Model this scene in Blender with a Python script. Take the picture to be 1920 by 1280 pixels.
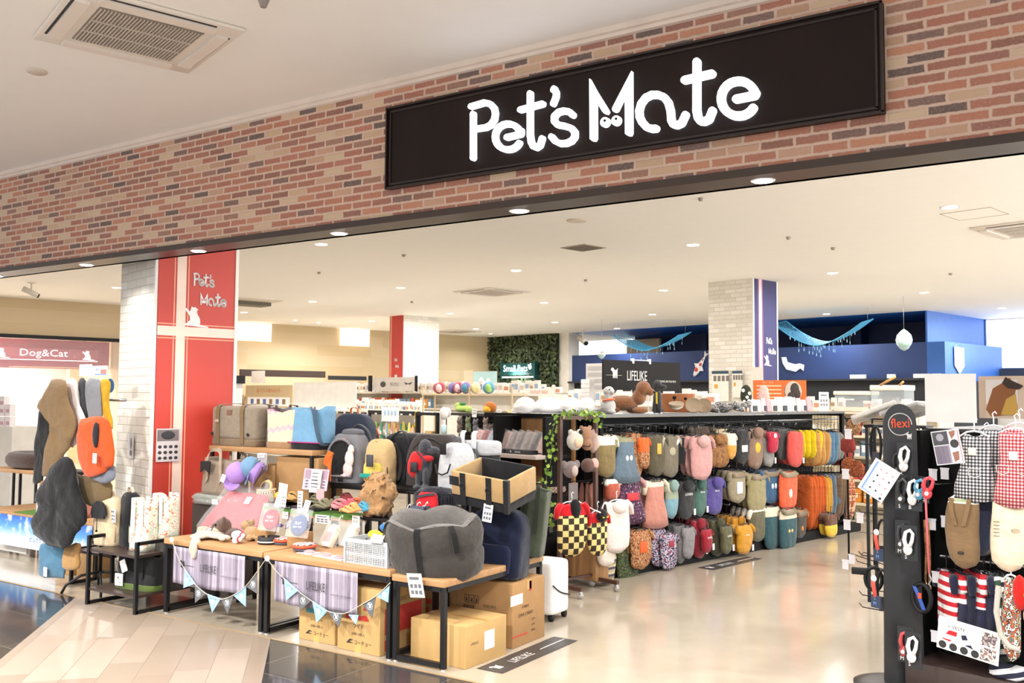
import bpy, bmesh, math, random
from math import sin, cos, pi, radians, hypot
from mathutils import Vector, Matrix, Euler
for _o in list(bpy.data.objects): bpy.data.objects.remove(_o)
S = bpy.context.scene
COL = S.collection
random.seed(7)
# ---------------------------------------------------------------- camera
FPX, YAW, PIT, ROL, EYE = 1742.0, radians(33.4), radians(3.37), radians(.35), 1.6
fw = Vector((-sin(YAW)*cos(PIT), cos(YAW)*cos(PIT), sin(PIT)))
r0 = Vector((cos(YAW), sin(YAW), 0)); u0 = r0.cross(fw)
rt = r0*cos(ROL)+u0*sin(ROL); up = u0*cos(ROL)-r0*sin(ROL)
cam = bpy.data.cameras.new('camera'); cam.sensor_width = 36; cam.lens = FPX/1920*36
cam.clip_start = .05; cam.clip_end = 200
camo = bpy.data.objects.new('camera', cam); COL.objects.link(camo)
camo.matrix_world = Matrix(((rt.x, up.x, -fw.x, 0), (rt.y, up.y, -fw.y, 0), (rt.z, up.z, -fw.z, EYE), (0, 0, 0, 1)))
S.camera = camo
# ---------------------------------------------------------------- light of the place
S.view_settings.view_transform = 'Standard'; S.view_settings.look = 'None'
S.view_settings.gamma = 1; S.view_settings.use_curve_mapping = False
S.view_settings.exposure = 0.42
W = bpy.data.worlds.new('world'); S.world = W; W.use_nodes = True
bgn = W.node_tree.nodes['Background']; bgn.inputs[0].default_value = (1, 1, 1.02, 1); bgn.inputs[1].default_value = WORLD = 1.35
def lamp(kind, loc, power, size=.2, color=(1, .98, .96), rot=(0, 0, 0), angle=150, name='lamp_light'):
    l = bpy.data.lights.new(name, kind); l.energy = power; l.color = color
    if kind == 'AREA': l.shape = 'DISK'; l.size = size; l.spread = radians(angle)
    if kind == 'SPOT': l.shadow_soft_size = size; l.spot_size = radians(angle); l.spot_blend = .8
    if kind == 'POINT': l.shadow_soft_size = size
    if kind == 'SUN': l.angle = size
    o = bpy.data.objects.new(name, l); COL.objects.link(o); o.location = loc; o.rotation_euler = rot
    return o
SHOP_LIGHT, SOFFIT_LIGHT, MALL_LIGHT, ASSUMED_DAYLIGHT = 50.0, 8.0, 185.0, 480.0
# ---------------------------------------------------------------- coordinates: shop grid (a to the right, b into the shop) is turned 14 degrees
GA = radians(14)
def g(a, b, z=0): return Vector((a*cos(GA)+b*sin(GA), -a*sin(GA)+b*cos(GA), z))
def _ray(x, y): return fw*FPX+rt*(x-960)+up*(640-y)
def atZ(x, y, z=0):
    d = _ray(x, y); return d*((z-EYE)/d.z)+Vector((0, 0, EYE))
def atY(x, y, Y):
    d = _ray(x, y); return d*(Y/d.y)+Vector((0, 0, EYE))
def ga(x, y, a):      # (b, z) of a point seen on the shop plane a = const
    d = _ray(x, y); t = a/(d.x*cos(GA)-d.y*sin(GA)); d = d*t; return (d.x*sin(GA)+d.y*cos(GA), d.z+EYE)
def gb(x, y, b):      # (a, z) on the shop plane b = const
    d = _ray(x, y); t = b/(d.x*sin(GA)+d.y*cos(GA)); d = d*t; return (d.x*cos(GA)-d.y*sin(GA), d.z+EYE)
RG = (0, 0, -GA)                    # rotation of things standing square to the shop grid
# ---------------------------------------------------------------- materials
_m = {}
def lin(c):
    if isinstance(c, str):
        c = c.lstrip('#'); c = [int(c[i:i+2], 16)/255 for i in (0, 2, 4)]
        c = [((v+.055)/1.055)**2.4 if v > .04045 else v/12.92 for v in c]
    return (c[0], c[1], c[2], 1)
class NT:
    def __init__(s, name):
        s.m = bpy.data.materials.new(name); s.m.use_nodes = True; s.t = s.m.node_tree
        s.b = s.t.nodes['Principled BSDF']
    def n(s, typ, ins=None, **kw):
        nd = s.t.nodes.new('ShaderNode'+typ)
        for k, v in kw.items(): setattr(nd, k, v)
        if ins:
            for k, v in ins.items(): s.set(nd.inputs[k], v)
        return nd
    def set(s, sock, v):
        if isinstance(v, bpy.types.NodeSocket): s.t.links.new(v, sock)
        else: sock.default_value = v
    def math(s, op, a, b=0.0, c=0.0): return s.n('Math', {0: a, 1: b, 2: c}, operation=op).outputs[0]
    def ramp(s, fac, stops, const=False):
        r = s.n('ValToRGB', {0: fac}); r.color_ramp.interpolation = 'CONSTANT' if const else 'LINEAR'
        e = r.color_ramp.elements
        while len(e) < len(stops): e.new(.5)
        for q, (p, c) in zip(e, stops): q.position = p; q.color = lin(c)
        return r.outputs[0]
    def mix(s, f, a, b, bt='MIX'):
        x = s.n('Mix', data_type='RGBA', blend_type=bt); s.set(x.inputs[0], f); s.set(x.inputs[6], a); s.set(x.inputs[7], b); return x.outputs[2]
    def coord(s, scale=(1, 1, 1), rot=(0, 0, 0), loc=(0, 0, 0), kind='Object'):
        return s.n('Mapping', {0: s.n('TexCoord').outputs[kind], 1: loc, 2: rot, 3: scale}).outputs[0]
    def noise(s, v, sc=5, det=3, out=0, rough=.5): return s.n('TexNoise', {'Vector': v, 'Scale': sc, 'Detail': det, 'Roughness': rough}).outputs[out]
    def bump(s, h, st=.3, d=.01): s.t.links.new(s.n('Bump', {'Height': h, 'Strength': st, 'Distance': d}).outputs[0], s.b.inputs['Normal'])
    def done(s, col=None, rough=.6, metal=0, **kw):
        if col is not None: s.set(s.b.inputs['Base Color'], col)
        s.set(s.b.inputs['Roughness'], rough); s.set(s.b.inputs['Metallic'], metal)
        for k, v in kw.items(): s.set(s.b.inputs[k], v)
        return s.m
def plain(c, rough=.55, metal=0, var=.06, sc=6, bump=0, **kw):
    key = ('p', str(c), rough, metal, var, sc, bump, str(kw))
    if key in _m: return _m[key]
    t = NT('plain'); L = lin(c)
    v = t.noise(t.coord(), sc, 3)
    lo = tuple(max(0, x*(1-var*2)) for x in L[:3])+(1,); hi = tuple(min(1, x*(1+var*2)) for x in L[:3])+(1,)
    col = t.mix(v, lo, hi)
    if bump: t.bump(t.noise(t.coord(), 90, 2), bump, .003)
    _m[key] = t.done(col, rough, metal, **kw); return _m[key]
def fabric(c, rough=.9, folds=1., sc=9, sheen=.2):
    key = ('f', str(c), rough, folds, sc)
    if key in _m: return _m[key]
    t = NT('fabric'); L = lin(c); v = t.coord()
    n = t.noise(v, 25, 4); lo = tuple(x*.86 for x in L[:3])+(1,); hi = tuple(min(1, x*1.12) for x in L[:3])+(1,)
    h = t.math('ADD', t.math('MULTIPLY', t.noise(v, sc, 3), 1.0*folds), t.math('MULTIPLY', t.noise(v, 260, 1), .05))
    t.bump(h, .6, .03)
    _m[key] = t.done(t.mix(n, lo, hi), rough, 0, **{'Sheen Weight': sheen, 'Specular IOR Level': .25}); return _m[key]
def fur(c1, c2=None, sc=120):
    key = ('fur', str(c1), str(c2), sc)
    if key in _m: return _m[key]
    t = NT('fur'); v = t.coord(); n = t.noise(v, sc, 4, rough=.7); n2 = t.noise(v, 12, 2)
    a = lin(c1); b = lin(c2) if c2 else tuple(x*.55 for x in a[:3])+(1,)
    t.bump(n, 1.0, .012)
    _m[key] = t.done(t.mix(t.math('MULTIPLY', n, t.math('ADD', n2, .5)), b, a), .95, 0, **{'Sheen Weight': .4}); return _m[key]
def glow(c, st=1.0):
    key = ('g', str(c), st)
    if key in _m: return _m[key]
    t = NT('glow'); _m[key] = t.done(lin(c), .5, 0, **{'Emission Color': lin(c), 'Emission Strength': st}); return _m[key]
def clear(c='#ffffff', alpha=.25, rough=.08):
    key = ('c', str(c), alpha, rough)
    if key in _m: return _m[key]
    t = NT('clear_plastic')
    n = t.noise(t.coord(), 14, 4)
    t.bump(n, .5, .02)
    _m[key] = t.done(lin(c), rough, 0, Alpha=alpha, **{'Specular IOR Level': .8}); return _m[key]
def cells(name, w, h, gap, cols, mortar, ax='XZ', stag=.5, rough=.8, bumpd=.004, distort=.0, rot=0, grime=.25, scl=1, coat=0, spec=.5, fleck=0):
    """running-bond cells (bricks, planks, tiles); ax picks the two object axes"""
    t = NT(name); tc = t.n('TexCoord').outputs['Object']
    v = t.n('Mapping', {0: tc, 2: (0, 0, rot)}).outputs[0]
    if distort:
        nz = t.n('TexNoise', {'Vector': v, 'Scale': 22.0/scl, 'Detail': 3}).outputs[1]
        v = t.n('VectorMath', {0: v, 1: t.n('VectorMath', {0: t.n('VectorMath', {0: nz, 1: (.5, .5, .5)}, operation='SUBTRACT').outputs[0], 'Scale': distort}, operation='SCALE').outputs[0]}, operation='ADD').outputs[0]
    sx = t.n('SeparateXYZ', {0: v}); U = sx.outputs['XYZ'.index(ax[0])] if ax != 'XZ' else t.math('ADD', sx.outputs[0], sx.outputs[1]); V = sx.outputs['XYZ'.index(ax[1])]
    vr = t.math('DIVIDE', V, h); row = t.math('FLOOR', vr)
    odd = t.math('MULTIPLY', row, stag)
    if stag == .37: odd = t.math('MULTIPLY', t.math('SINE', t.math('MULTIPLY', row, 12.9)), 3.7)
    ur = t.math('ADD', t.math('DIVIDE', U, w), odd); cu = t.math('FLOOR', ur)
    cell = t.n('CombineXYZ', {0: cu, 1: row, 2: 3.3}).outputs[0]
    rnd = t.n('TexWhiteNoise', {'Vector': cell}).outputs[0]
    k = len(cols); col = t.ramp(rnd, [(i/k, c) for i, c in enumerate(cols)], True)
    fu = t.math('FRACT', ur); fv = t.math('FRACT', vr)
    du = t.math('MULTIPLY', t.math('MINIMUM', fu, t.math('SUBTRACT', 1.0, fu)), w)
    dv = t.math('MULTIPLY', t.math('MINIMUM', fv, t.math('SUBTRACT', 1.0, fv)), h)
    d = t.math('MINIMUM', du, dv)
    mk = t.n('MapRange', {0: d, 1: gap*.35, 2: gap*.65, 3: 0., 4: 1.}).outputs[0]
    n = t.noise(v, 30/scl, 5, rough=.7)
    col = t.mix(t.math('MULTIPLY', n, grime*2), col, t.mix(.5, col, lin(mortar)))
    if fleck:
        f = t.n('MapRange', {0: t.noise(v, 55/scl, 4, rough=.8), 1: .55, 2: .72, 3: 0., 4: fleck}).outputs[0]
        col = t.mix(f, col, lin(mortar))
    col = t.mix(mk, lin(mortar), col)
    if bumpd: t.bump(t.math('ADD', mk, t.math('MULTIPLY', n, .3)), .5, bumpd)
    return t.done(col, rough, 0, **{'Specular IOR Level': spec, 'Coat Weight': coat, 'Coat Roughness': .04})
def stripes(name, cols, period, ax=2, rough=.85, rot=0, duty=.5, coordk='Object'):
    t = NT(name); sx = t.n('SeparateXYZ', {0: t.coord(rot=(0, rot, 0), kind=coordk)}); f = t.math('FRACT', t.math('DIVIDE', sx.outputs[ax], period))
    k = len(cols); st = [(i/k, c) for i, c in enumerate(cols)] if k > 2 else [(0, cols[0]), (duty, cols[1])]
    t.bump(t.noise(t.coord(), 10, 3), .6, .02)
    return t.done(t.ramp(f, st, True), rough)
def checks(name, c1, c2, size, mid=None, rough=.85):
    t = NT(name); sx = t.n('SeparateXYZ', {0: t.coord()})
    a = t.math('GREATER_THAN', t.math('FRACT', t.math('DIVIDE', sx.outputs[0], size*2)), .5)
    b = t.math('GREATER_THAN', t.math('FRACT', t.math('DIVIDE', sx.outputs[2], size*2)), .5)
    if mid is None: f = t.math('ABSOLUTE', t.math('SUBTRACT', a, b)); col = t.mix(f, lin(c1), lin(c2))
    else: col = t.ramp(t.math('DIVIDE', t.math('ADD', a, b), 2.0), [(0, c1), (.4, mid), (.8, c2)], True)
    t.bump(t.noise(t.coord(), 10, 3), .6, .02)
    return t.done(col, rough)
def blotch(name, cols, sc=30, rough=.9, voro=False, bump=.6):
    t = NT(name); v = t.coord(loc=(random.random(),)*3)
    if voro: f = t.n('TexWhiteNoise', {'Vector': t.n('TexVoronoi', {'Vector': v, 'Scale': sc}).outputs['Position']}).outputs[0]
    else: f = t.n('MapRange', {0: t.noise(v, sc, 3), 1: .3, 2: .7}).outputs[0]
    k = len(cols); t.bump(t.noise(v, 10, 3), bump, .02)
    return t.done(t.ramp(f, [(i/k, c) for i, c in enumerate(cols)], True), rough)
# ---------------------------------------------------------------- geometry
_txt = {}
def text_geo(s, bold=False, align='CENTER', sp=1.0):
    key = (s, align, sp)
    if key in _txt: return _txt[key]
    c = bpy.data.curves.new('t', 'FONT'); c.body = s; c.align_x = align; c.align_y = 'CENTER'; c.size = 1; c.extrude = 0; c.resolution_u = 2; c.space_character = sp
    o = bpy.data.objects.new('t', c); COL.objects.link(o)
    dg = bpy.context.evaluated_depsgraph_get(); me = bpy.data.meshes.new_from_object(o.evaluated_get(dg))
    r = ([v.co.copy() for v in me.vertices], [tuple(p.vertices) for p in me.polygons])
    bpy.data.objects.remove(o); bpy.data.curves.remove(c); bpy.data.meshes.remove(me)
    if r[0]:
        x0 = min(v.x for v in r[0]); x1 = max(v.x for v in r[0]); y0 = min(v.y for v in r[0]); y1 = max(v.y for v in r[0])
        r = ([Vector(((v.x-(x0+x1)/2)/(y1-y0), (v.y-(y0+y1)/2)/(y1-y0), 0)) for v in r[0]], r[1], (x1-x0)/(y1-y0))
    _txt[key] = r; return r
class MB:
    def __init__(s, M=None): s.v = []; s.f = []; s.mi = []; s.sm = []; s.M = M
    def add(s, vs, fs, m=0, smooth=False, X=None):
        k = len(s.v)
        for p in vs:
            p = Vector(p)
            if X is not None: p = X @ p
            s.v.append(p)
        for q in fs: s.f.append([i+k for i in q]); s.mi.append(m); s.sm.append(smooth)
        return s
    def box(s, x0, x1, y0, y1, z0, z1, m=0, X=None, taper=1., bev=0):
        if bev:
            bm = bmesh.new(); bmesh.ops.create_cube(bm, size=1)
            for v in bm.verts: v.co = Vector(((x0+x1)/2+v.co.x*(x1-x0), (y0+y1)/2+v.co.y*(y1-y0), (z0+z1)/2+v.co.z*(z1-z0)))
            bmesh.ops.bevel(bm, geom=bm.edges[:], offset=bev, segments=2, affect='EDGES', profile=.5)
            bm.verts.index_update(); s.add([v.co.copy() for v in bm.verts], [[v.index for v in f.verts] for f in bm.faces], m, True, X); bm.free(); return s
        cx, cy = (x0+x1)/2, (y0+y1)/2
        T = lambda x, y: (cx+(x-cx)*taper, cy+(y-cy)*taper)
        vs = [(x0, y0, z0), (x1, y0, z0), (x1, y1, z0), (x0, y1, z0)]+[T(*p)+(z1,) for p in ((x0, y0), (x1, y0), (x1, y1), (x0, y1))]
        return s.add(vs, [(3, 2, 1, 0), (4, 5, 6, 7), (0, 1, 5, 4), (1, 2, 6, 5), (2, 3, 7, 6), (3, 0, 4, 7)], m, False, X)
    def prism(s, pts, d0, d1, m=0, ax='y', X=None, smooth=False):
        """outline pts in the plane across ax, extruded from d0 to d1"""
        n = len(pts); P = {'y': lambda p, d: (p[0], d, p[1]), 'z': lambda p, d: (p[0], p[1], d), 'x': lambda p, d: (d, p[0], p[1])}[ax]
        a = sum(pts[i][0]*pts[(i+1) % n][1]-pts[(i+1) % n][0]*pts[i][1] for i in range(n))
        if a < 0: pts = pts[::-1]
        vs = [P(p, d0) for p in pts]+[P(p, d1) for p in pts]
        return s.add(vs, [tuple(range(n)), tuple(range(2*n-1, n-1, -1))]+[(i, i+n, (i+1) % n+n, (i+1) % n) for i in range(n)], m, smooth, X)
    def loft(s, rings, m=0, caps=True, smooth=True, X=None, closed=True):
        k = len(rings[0]); vs = [p for r in rings for p in r]; fs = []
        for i in range(len(rings)-1):
            for j in range(k if closed else k-1): fs.append((i*k+j, i*k+(j+1) % k, (i+1)*k+(j+1) % k, (i+1)*k+j))
        if caps and closed: fs += [tuple(range(k))[::-1], tuple(range((len(rings)-1)*k, len(rings)*k))]
        return s.add(vs, fs, m, smooth, X)
    def tube(s, pts, r, m=0, n=6, X=None, closed=False, flat=1.):
        pts = [Vector(p) for p in pts]; rings = []; N = len(pts); pv = None
        for i, p in enumerate(pts):
            t = (pts[min(i+1, N-1)]-pts[max(i-1, 0)])
            if closed: t = pts[(i+1) % N]-pts[i-1]
            if t.length < 1e-9: t = Vector((0, 0, 1))
            t.normalize()
            if pv is None: pv = Vector((0, 0, 1)) if abs(t.z) < .9 else Vector((0, 1, 0))
            pv = pv-t*pv.dot(t); 
            if pv.length < 1e-6: pv = t.orthogonal()
            pv.normalize(); b = t.cross(pv)
            rr = r[i] if isinstance(r, (list, tuple)) else r
            rings.append([p+pv*(rr*cos(2*pi*k/n))*flat+b*(rr*sin(2*pi*k/n)) for k in range(n)])
        if closed: rings.append(rings[0]); 
        return s.loft(rings, m, not closed, True, X)
    def cyl(s, x, y, z0, z1, r, r1=None, n=12, m=0, X=None): 
        r1 = r if r1 is None else r1
        return s.loft([[(x+q*cos(2*pi*k/n), y+q*sin(2*pi*k/n), z) for k in range(n)] for q, z in ((r, z0), (r1, z1))], m, True, n > 12, X)
    def lathe(s, prof, n=16, m=0, X=None, sx=1., sy=1.):
        return s.loft([[(r*sx*cos(2*pi*k/n), r*sy*sin(2*pi*k/n), z) for k in range(n)] for r, z in prof], m, True, True, X)
    def ball(s, c, r, m=0, n=12, X=None, jit=0):
        r = (r, r, r) if not isinstance(r, (tuple, list)) else r; rings = []
        for i in range(n//2+1):
            th = pi*i/(n//2); q = max(sin(th), .02)
            rings.append([(c[0]+r[0]*q*cos(2*pi*k/n)*(1+jit*random.uniform(-1, 1)), c[1]+r[1]*q*sin(2*pi*k/n)*(1+jit*random.uniform(-1, 1)), c[2]-r[2]*cos(th)) for k in range(n)])
        return s.loft(rings, m, True, True, X)
    def surf(s, fn, nu, nv, m=0, thick=0, X=None):
        vs = [Vector(fn(i/nu, j/nv)) for j in range(nv+1) for i in range(nu+1)]
        fs = [(j*(nu+1)+i, j*(nu+1)+i+1, (j+1)*(nu+1)+i+1, (j+1)*(nu+1)+i) for j in range(nv) for i in range(nu)]
        if thick:
            nr = []
            for j in range(nv+1):
                for i in range(nu+1):
                    a = vs[j*(nu+1)+min(i+1, nu)]-vs[j*(nu+1)+max(i-1, 0)]; b = vs[min(j+1, nv)*(nu+1)+i]-vs[max(j-1, 0)*(nu+1)+i]
                    c = a.cross(b); nr.append(c.normalized() if c.length > 1e-9 else Vector((0, 1, 0)))
            k = len(vs); vs = vs+[p+q*thick for p, q in zip(vs, nr)]; fs2 = [tuple(x+k for x in q[::-1]) for q in fs]
            L = nu+1; ed = [j for j in range(nu+1)]+[j*L+nu for j in range(1, nv+1)]+[nv*L+i for i in range(nu-1, -1, -1)]+[j*L for j in range(nv-1, 0, -1)]
            fs = fs+fs2+[(ed[i], ed[i]+k, ed[(i+1) % len(ed)]+k, ed[(i+1) % len(ed)]) for i in range(len(ed))]
        return s.add(vs, fs, m, True, X)
    def text(s, st, h, X, m=0, maxw=None, sx=1., sp=1.):
        """lettering lying in the local XZ plane of X, facing -y, capital height h, centred"""
        r = text_geo(st, sp=sp)
        if not r[0]: return s
        k = h*sx
        if maxw and r[2]*k > maxw: k = maxw/r[2]
        return s.add([Vector((v.x*k, 0, v.y*h)) for v in r[0]], r[1], m, False, X)
    def strokes(s, paths, w, d0, d1, m=0, X=None, n=12):
        for p in paths:
            for i, (x, z) in enumerate(p):
                s.prism([(x+w/2*cos(2*pi*k/n), z+w/2*sin(2*pi*k/n)) for k in range(n)], d0, d1, m, 'y', X)
                if i:
                    px, pz = p[i-1]; L = hypot(x-px, z-pz)
                    if L < 1e-6: continue
                    nx, nz = -(z-pz)/L*w/2, (x-px)/L*w/2
                    s.prism([(px+nx, pz+nz), (px-nx, pz-nz), (x-nx, z-nz), (x+nx, z+nz)], d0, d1, m, 'y', X)
        return s
    def crumple(s, amp, sc=9., seed=0, fine=.35):
        from mathutils import noise
        for i, v in enumerate(s.v):
            q = v*sc+Vector((seed*3.1, seed, 0)); s.v[i] = v+noise.turbulence_vector(q, 2, False)*amp+noise.noise_vector(q*3.3)*amp*fine
        return s
    def obj(s, name, mats, parent=None, loc=None, rot=None, label=None, group=None, cat=None, kind=None, bev=0, sub=0, disp=None):
        me = bpy.data.meshes.new(name)
        me.from_pydata([tuple(v) for v in s.v], [], s.f)
        if not isinstance(mats, (list, tuple)): mats = [mats]
        for q in mats: me.materials.append(q)
        me.polygons.foreach_set('material_index', s.mi); me.polygons.foreach_set('use_smooth', s.sm); me.update()
        bm = bmesh.new(); bm.from_mesh(me); bmesh.ops.recalc_face_normals(bm, faces=bm.faces); bm.to_mesh(me); bm.free()
        o = bpy.data.objects.new(name, me); COL.objects.link(o)
        if parent is not None: o.parent = parent
        if loc is not None: o.location = loc
        if rot is not None: o.rotation_euler = rot
        if bev: b = o.modifiers.new('bevel', 'BEVEL'); b.width = bev; b.segments = 2; b.limit_method = 'ANGLE'
        if sub: b = o.modifiers.new('sub', 'SUBSURF'); b.levels = sub; b.render_levels = sub
        if label: o['label'] = label
        if group: o['group'] = group
        if cat: o['category'] = cat
        if kind: o['kind'] = kind
        return o
def thing(name, label, cat, loc=(0, 0, 0), rot=(0, 0, 0), group=None):
    o = bpy.data.objects.new(name, None); o.empty_display_size = .05; COL.objects.link(o)
    o.location = loc; o.rotation_euler = rot; o['label'] = label; o['category'] = cat
    if group: o['group'] = group
    return o
def dup(root, loc, rot=None, label=None, scale=None):
    r = root.copy(); COL.objects.link(r); r.location = loc
    if rot is not None: r.rotation_euler = rot
    if label: r['label'] = label
    if scale: r.scale = (scale,)*3 if not isinstance(scale, tuple) else scale
    for ch in list(root.children):
        c = ch.copy(); COL.objects.link(c); c.parent = r
        for gch in ch.children:
            d = gch.copy(); COL.objects.link(d); d.parent = c
    return r
def ease(a, b, t): t = max(0, min(1, t)); t = t*t*(3-2*t); return a+(b-a)*t
def XF(loc=(0, 0, 0), rot=(0, 0, 0), sc=1.0):
    return Matrix.Translation(Vector(loc)) @ Euler(rot).to_matrix().to_4x4() @ Matrix.Diagonal((sc, sc, sc, 1) if not isinstance(sc, tuple) else sc+(1,))
def catmull(pts, n=5, closed=False):
    out = []; N = len(pts); P = [Vector(p) for p in pts]
    for i in range(N if closed else N-1):
        if closed: a, b, c, d = P[i-1], P[i], P[(i+1) % N], P[(i+2) % N]
        else: a, b, c, d = P[max(i-1, 0)], P[i], P[i+1], P[min(i+2, N-1)]
        for k in range(n):
            t = k/n; out.append(.5*((2*b)+(c-a)*t+(2*a-5*b+4*c-d)*t*t+(3*b-a-3*c+d)*t**3))
    if not closed: out.append(P[-1])
    return out
WHITE = '#f2efe9'; BLK = '#161616'
BLACKM = plain('#121213', .5, 0, **{'Specular IOR Level': .3}); BLACKF = fabric('#17171a'); PAPER = plain('#f3f1ee', .6, var=.02)
CHROME = plain('#b9bcc0', .25, .9); CARD = plain('#a27c50', .8, var=.07, sc=14); CARD2 = plain('#b8955f', .8, var=.05, sc=10)
WOODL = None
# ================================================================ the setting
def struct(o): o['kind'] = 'structure'; return o
def setb(name, mat, boxes, rot=None, **kw):
    m = MB()
    for b in boxes: m.box(*b)
    return struct(m.obj(name, mat, rot=rot, **kw))
BRICKS = ['#9f5e4c', '#915747', '#aa6854', '#b87b5e', '#995e4b', '#b38d72', '#815043', '#a56953', '#c1a384', '#8d584e', '#a26450', '#483c3d', '#ae7056', '#bc947b', '#8e6555', '#9f5d4a', '#694f4c', '#cab294', '#ac6a51']
M_brick = cells('brick', .165, .0487, .0145, BRICKS, '#cfb3a0', 'XZ', .5, .85, .006, distort=.0105, scl=.5, grime=.3, fleck=.6)
M_wbrick = cells('white_brick', .21, .07, .007, ['#ece7dd', '#e6e0d4', '#f1ece3', '#e2dccf'], '#cfc7b8', 'XZ', .5, .7, .006, grime=.05)
M_ceil = plain('#f2efe9', .8, var=.01); M_ceil2 = plain('#f9f6f0', .8, var=.01)
M_trim = plain('#3a2b24', .35, var=.1)
M_tile = cells('dark_tile', .547, .542, .0045, ['#343233', '#2f2e2f', '#393637'], '#6b6662', 'XY', 0, .09, 0, grime=.12, spec=.45)
M_plank = cells('floor_plank', .9, .2, .003, ['#9a8b7d', '#918273', '#a29486', '#968778', '#9d8d7e', '#8e7e70'], '#6f6053', 'XY', .37, .32, 0, rot=pi/4, grime=.25, scl=5)
t = NT('vinyl_floor'); v = t.coord()
_c = t.ramp(t.noise(v, 1.3, 5, rough=.65), [(.3, '#a49988'), (.7, '#b4a999')])
M_vinyl = t.done(t.mix(t.math('MULTIPLY', t.noise(v, 60, 2), .25), _c, lin('#978b78')), .14, 0, **{'Specular IOR Level': .5})
t = NT('beige_board'); v = t.coord(scale=(1, 1, 1))
M_beige = cells('beige_board', 1.8, .3, .002, ['#cdb894', '#cab48f', '#d0bc9a'], '#bfa884', 'YZ', .37, .6, 0, grime=.06, scl=8)
M_beigeX = cells('beige_board', 1.8, .3, .002, ['#cdb894', '#cab48f', '#d0bc9a'], '#bfa884', 'XZ', .37, .6, 0, grime=.06, scl=8)
M_navy = plain('#12234f', .6); M_blue = plain('#1f3769', .6, var=.05, sc=1.5); M_blue_daylit = plain('#2b5ea8', .5)

m = MB().box(-22, 8, -6, 4.318, -.1, 0); struct(m.obj('floor', M_tile, loc=(.05, -.021, 0)))
m = MB().add([(-2.63-4.318, 4.318, .0015), (-.415-4.318, 4.318, .0015), (5.585-0, -6, .0015), (3.37, -6, .0015)], [(0, 1, 2, 3)]); struct(m.obj('floor', M_plank))
m = MB().add([(-30, 4.318, 0), (12, 4.318, 0), (12, 36, 0), (-30, 36, 0), (-30, 4.318, -.1), (12, 4.318, -.1), (12, 36, -.1), (-30, 36, -.1)], [(0, 1, 2, 3), (7, 6, 5, 4), (0, 4, 5, 1), (1, 5, 6, 2), (2, 6, 7, 3), (3, 7, 4, 0)]); struct(m.obj('floor', M_vinyl))
setb('trim_5', plain('#9b8466', .4), [(-14, 6, 4.31, 4.33, .0, .003)])
setb('ceiling', M_ceil, [(-22, 8, -6, 4.318, 3.555, 3.7)])
P0, P1 = g(-30, 21.2), g(2.5, 21.2)
m = MB().prism([(-24.0, 4.5), (6, 4.5), (P1.x, P1.y), (P0.x, P0.y)], 3.5, 3.62, ax='z'); struct(m.obj('ceiling', M_ceil2))
setb('wall_front', M_brick, [(-15, 7, 4.318, 4.50, 2.70, 3.6)])
m = MB().prism([(4.318, 3.495), (4.30, 3.50), (4.30, 3.52), (4.285, 3.525), (4.285, 3.555), (4.318, 3.555)], -15, 7, ax='x'); struct(m.obj('trim_1', plain('#ddcfc2', .6)))
m = MB().box(-15, 7, 4.298, 4.54, 2.66, 2.70); m.box(-15, 7, 4.50, 4.54, 2.66, 3.6); struct(m.obj('trim_2', M_trim))
# shop walls
setb('wall_left', M_beige, [(-22.9, -22.66, 7.0, 20.1, 0, 3.5)], rot=RG)
setb('wall_left', M_beige, [(-20.6, -20.3, -2, 7.35, 2.76, 3.5), (-22.7, -20.3, 7.3, 7.45, 0, 3.5), (-20.6, -20.3, 5.2, 7.35, 2.13, 2.14)], rot=RG)
setb('wall_left', plain('#f6f1ea', .7), [(-24, -23.8, -4, 8, 0, 3.5)], rot=RG)
setb('trim_3', BLACKM, [(-20.32, -20.2, -2, 7.35, 2.70, 2.77)], rot=RG)
m = MB().box(-20.29, -20.28, -2, 7.3, .9, 2.70); struct(m.obj('window_2', clear('#ffffff', .10, .03), rot=RG))
setb('wall_back', M_navy, [(-19.2, -8.66, 23.0, 23.2, 0, 3.5)], rot=RG)
setb('wall_back', M_blue, [(-19.2, -8.66, 20.1, 23.0, 2.05, 2.82)], rot=RG)
setb('wall_back', plain('#1d2028', .5), [(-19.2, -8.3, 20.2, 23.0, 0, 2.05)], rot=RG)
setb('wall_back', M_blue_daylit, [(-8.68, -8.64, 20.1, 23.3, 2.82, 3.5), (-8.66, -8.28, 20.1, 23.3, 2.0, 2.82)], rot=RG)  # face towards the window: daylight on it is put into a lighter blue
setb('wall_back', M_navy, [(-14.9, -14.6, 22.6, 23.0, 2.82, 3.5), (-16.3, -16.15, 22.6, 23.0, 2.82, 3.5), (-11.6, -11.4, 22.6, 23.0, 2.82, 3.5)], rot=RG)
setb('ceiling', plain('#1c63b4', .5), [(-19.3, -8.66, 20.1, 23.2, 3.497, 3.6)], rot=RG)
setb('ceiling', M_ceil2, [(-8.66, 2.5, 21.2, 23.4, 3.5, 3.62), (-30, -19.3, 21.2, 23.4, 3.5, 3.62)], rot=RG)
setb('wall_back', plain('#e7e2d8', .7), [(-22.9, -19.6, 20.1, 20.3, 0, 3.5), (-19.6, -19.2, 19.95, 20.4, 0, 3.5)], rot=RG)
setb('wall_back', M_beigeX, [(-19.2, -17.9, 22.6, 22.7, 2.9, 3.4)], rot=RG)
setb('wall_right', plain('#ece6da', .7), [(-8.6, 2.6, 23.3, 23.5, 0, 2.3), (-8.75, 2.6, 23.3, 23.5, 3.47, 3.5), (2.4, 2.6, 5, 23.5, 0, .9), (2.4, 2.6, 5, 23.5, 2.9, 3.5)], rot=RG)  # right side is out of view; its window opening is assumed
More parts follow.
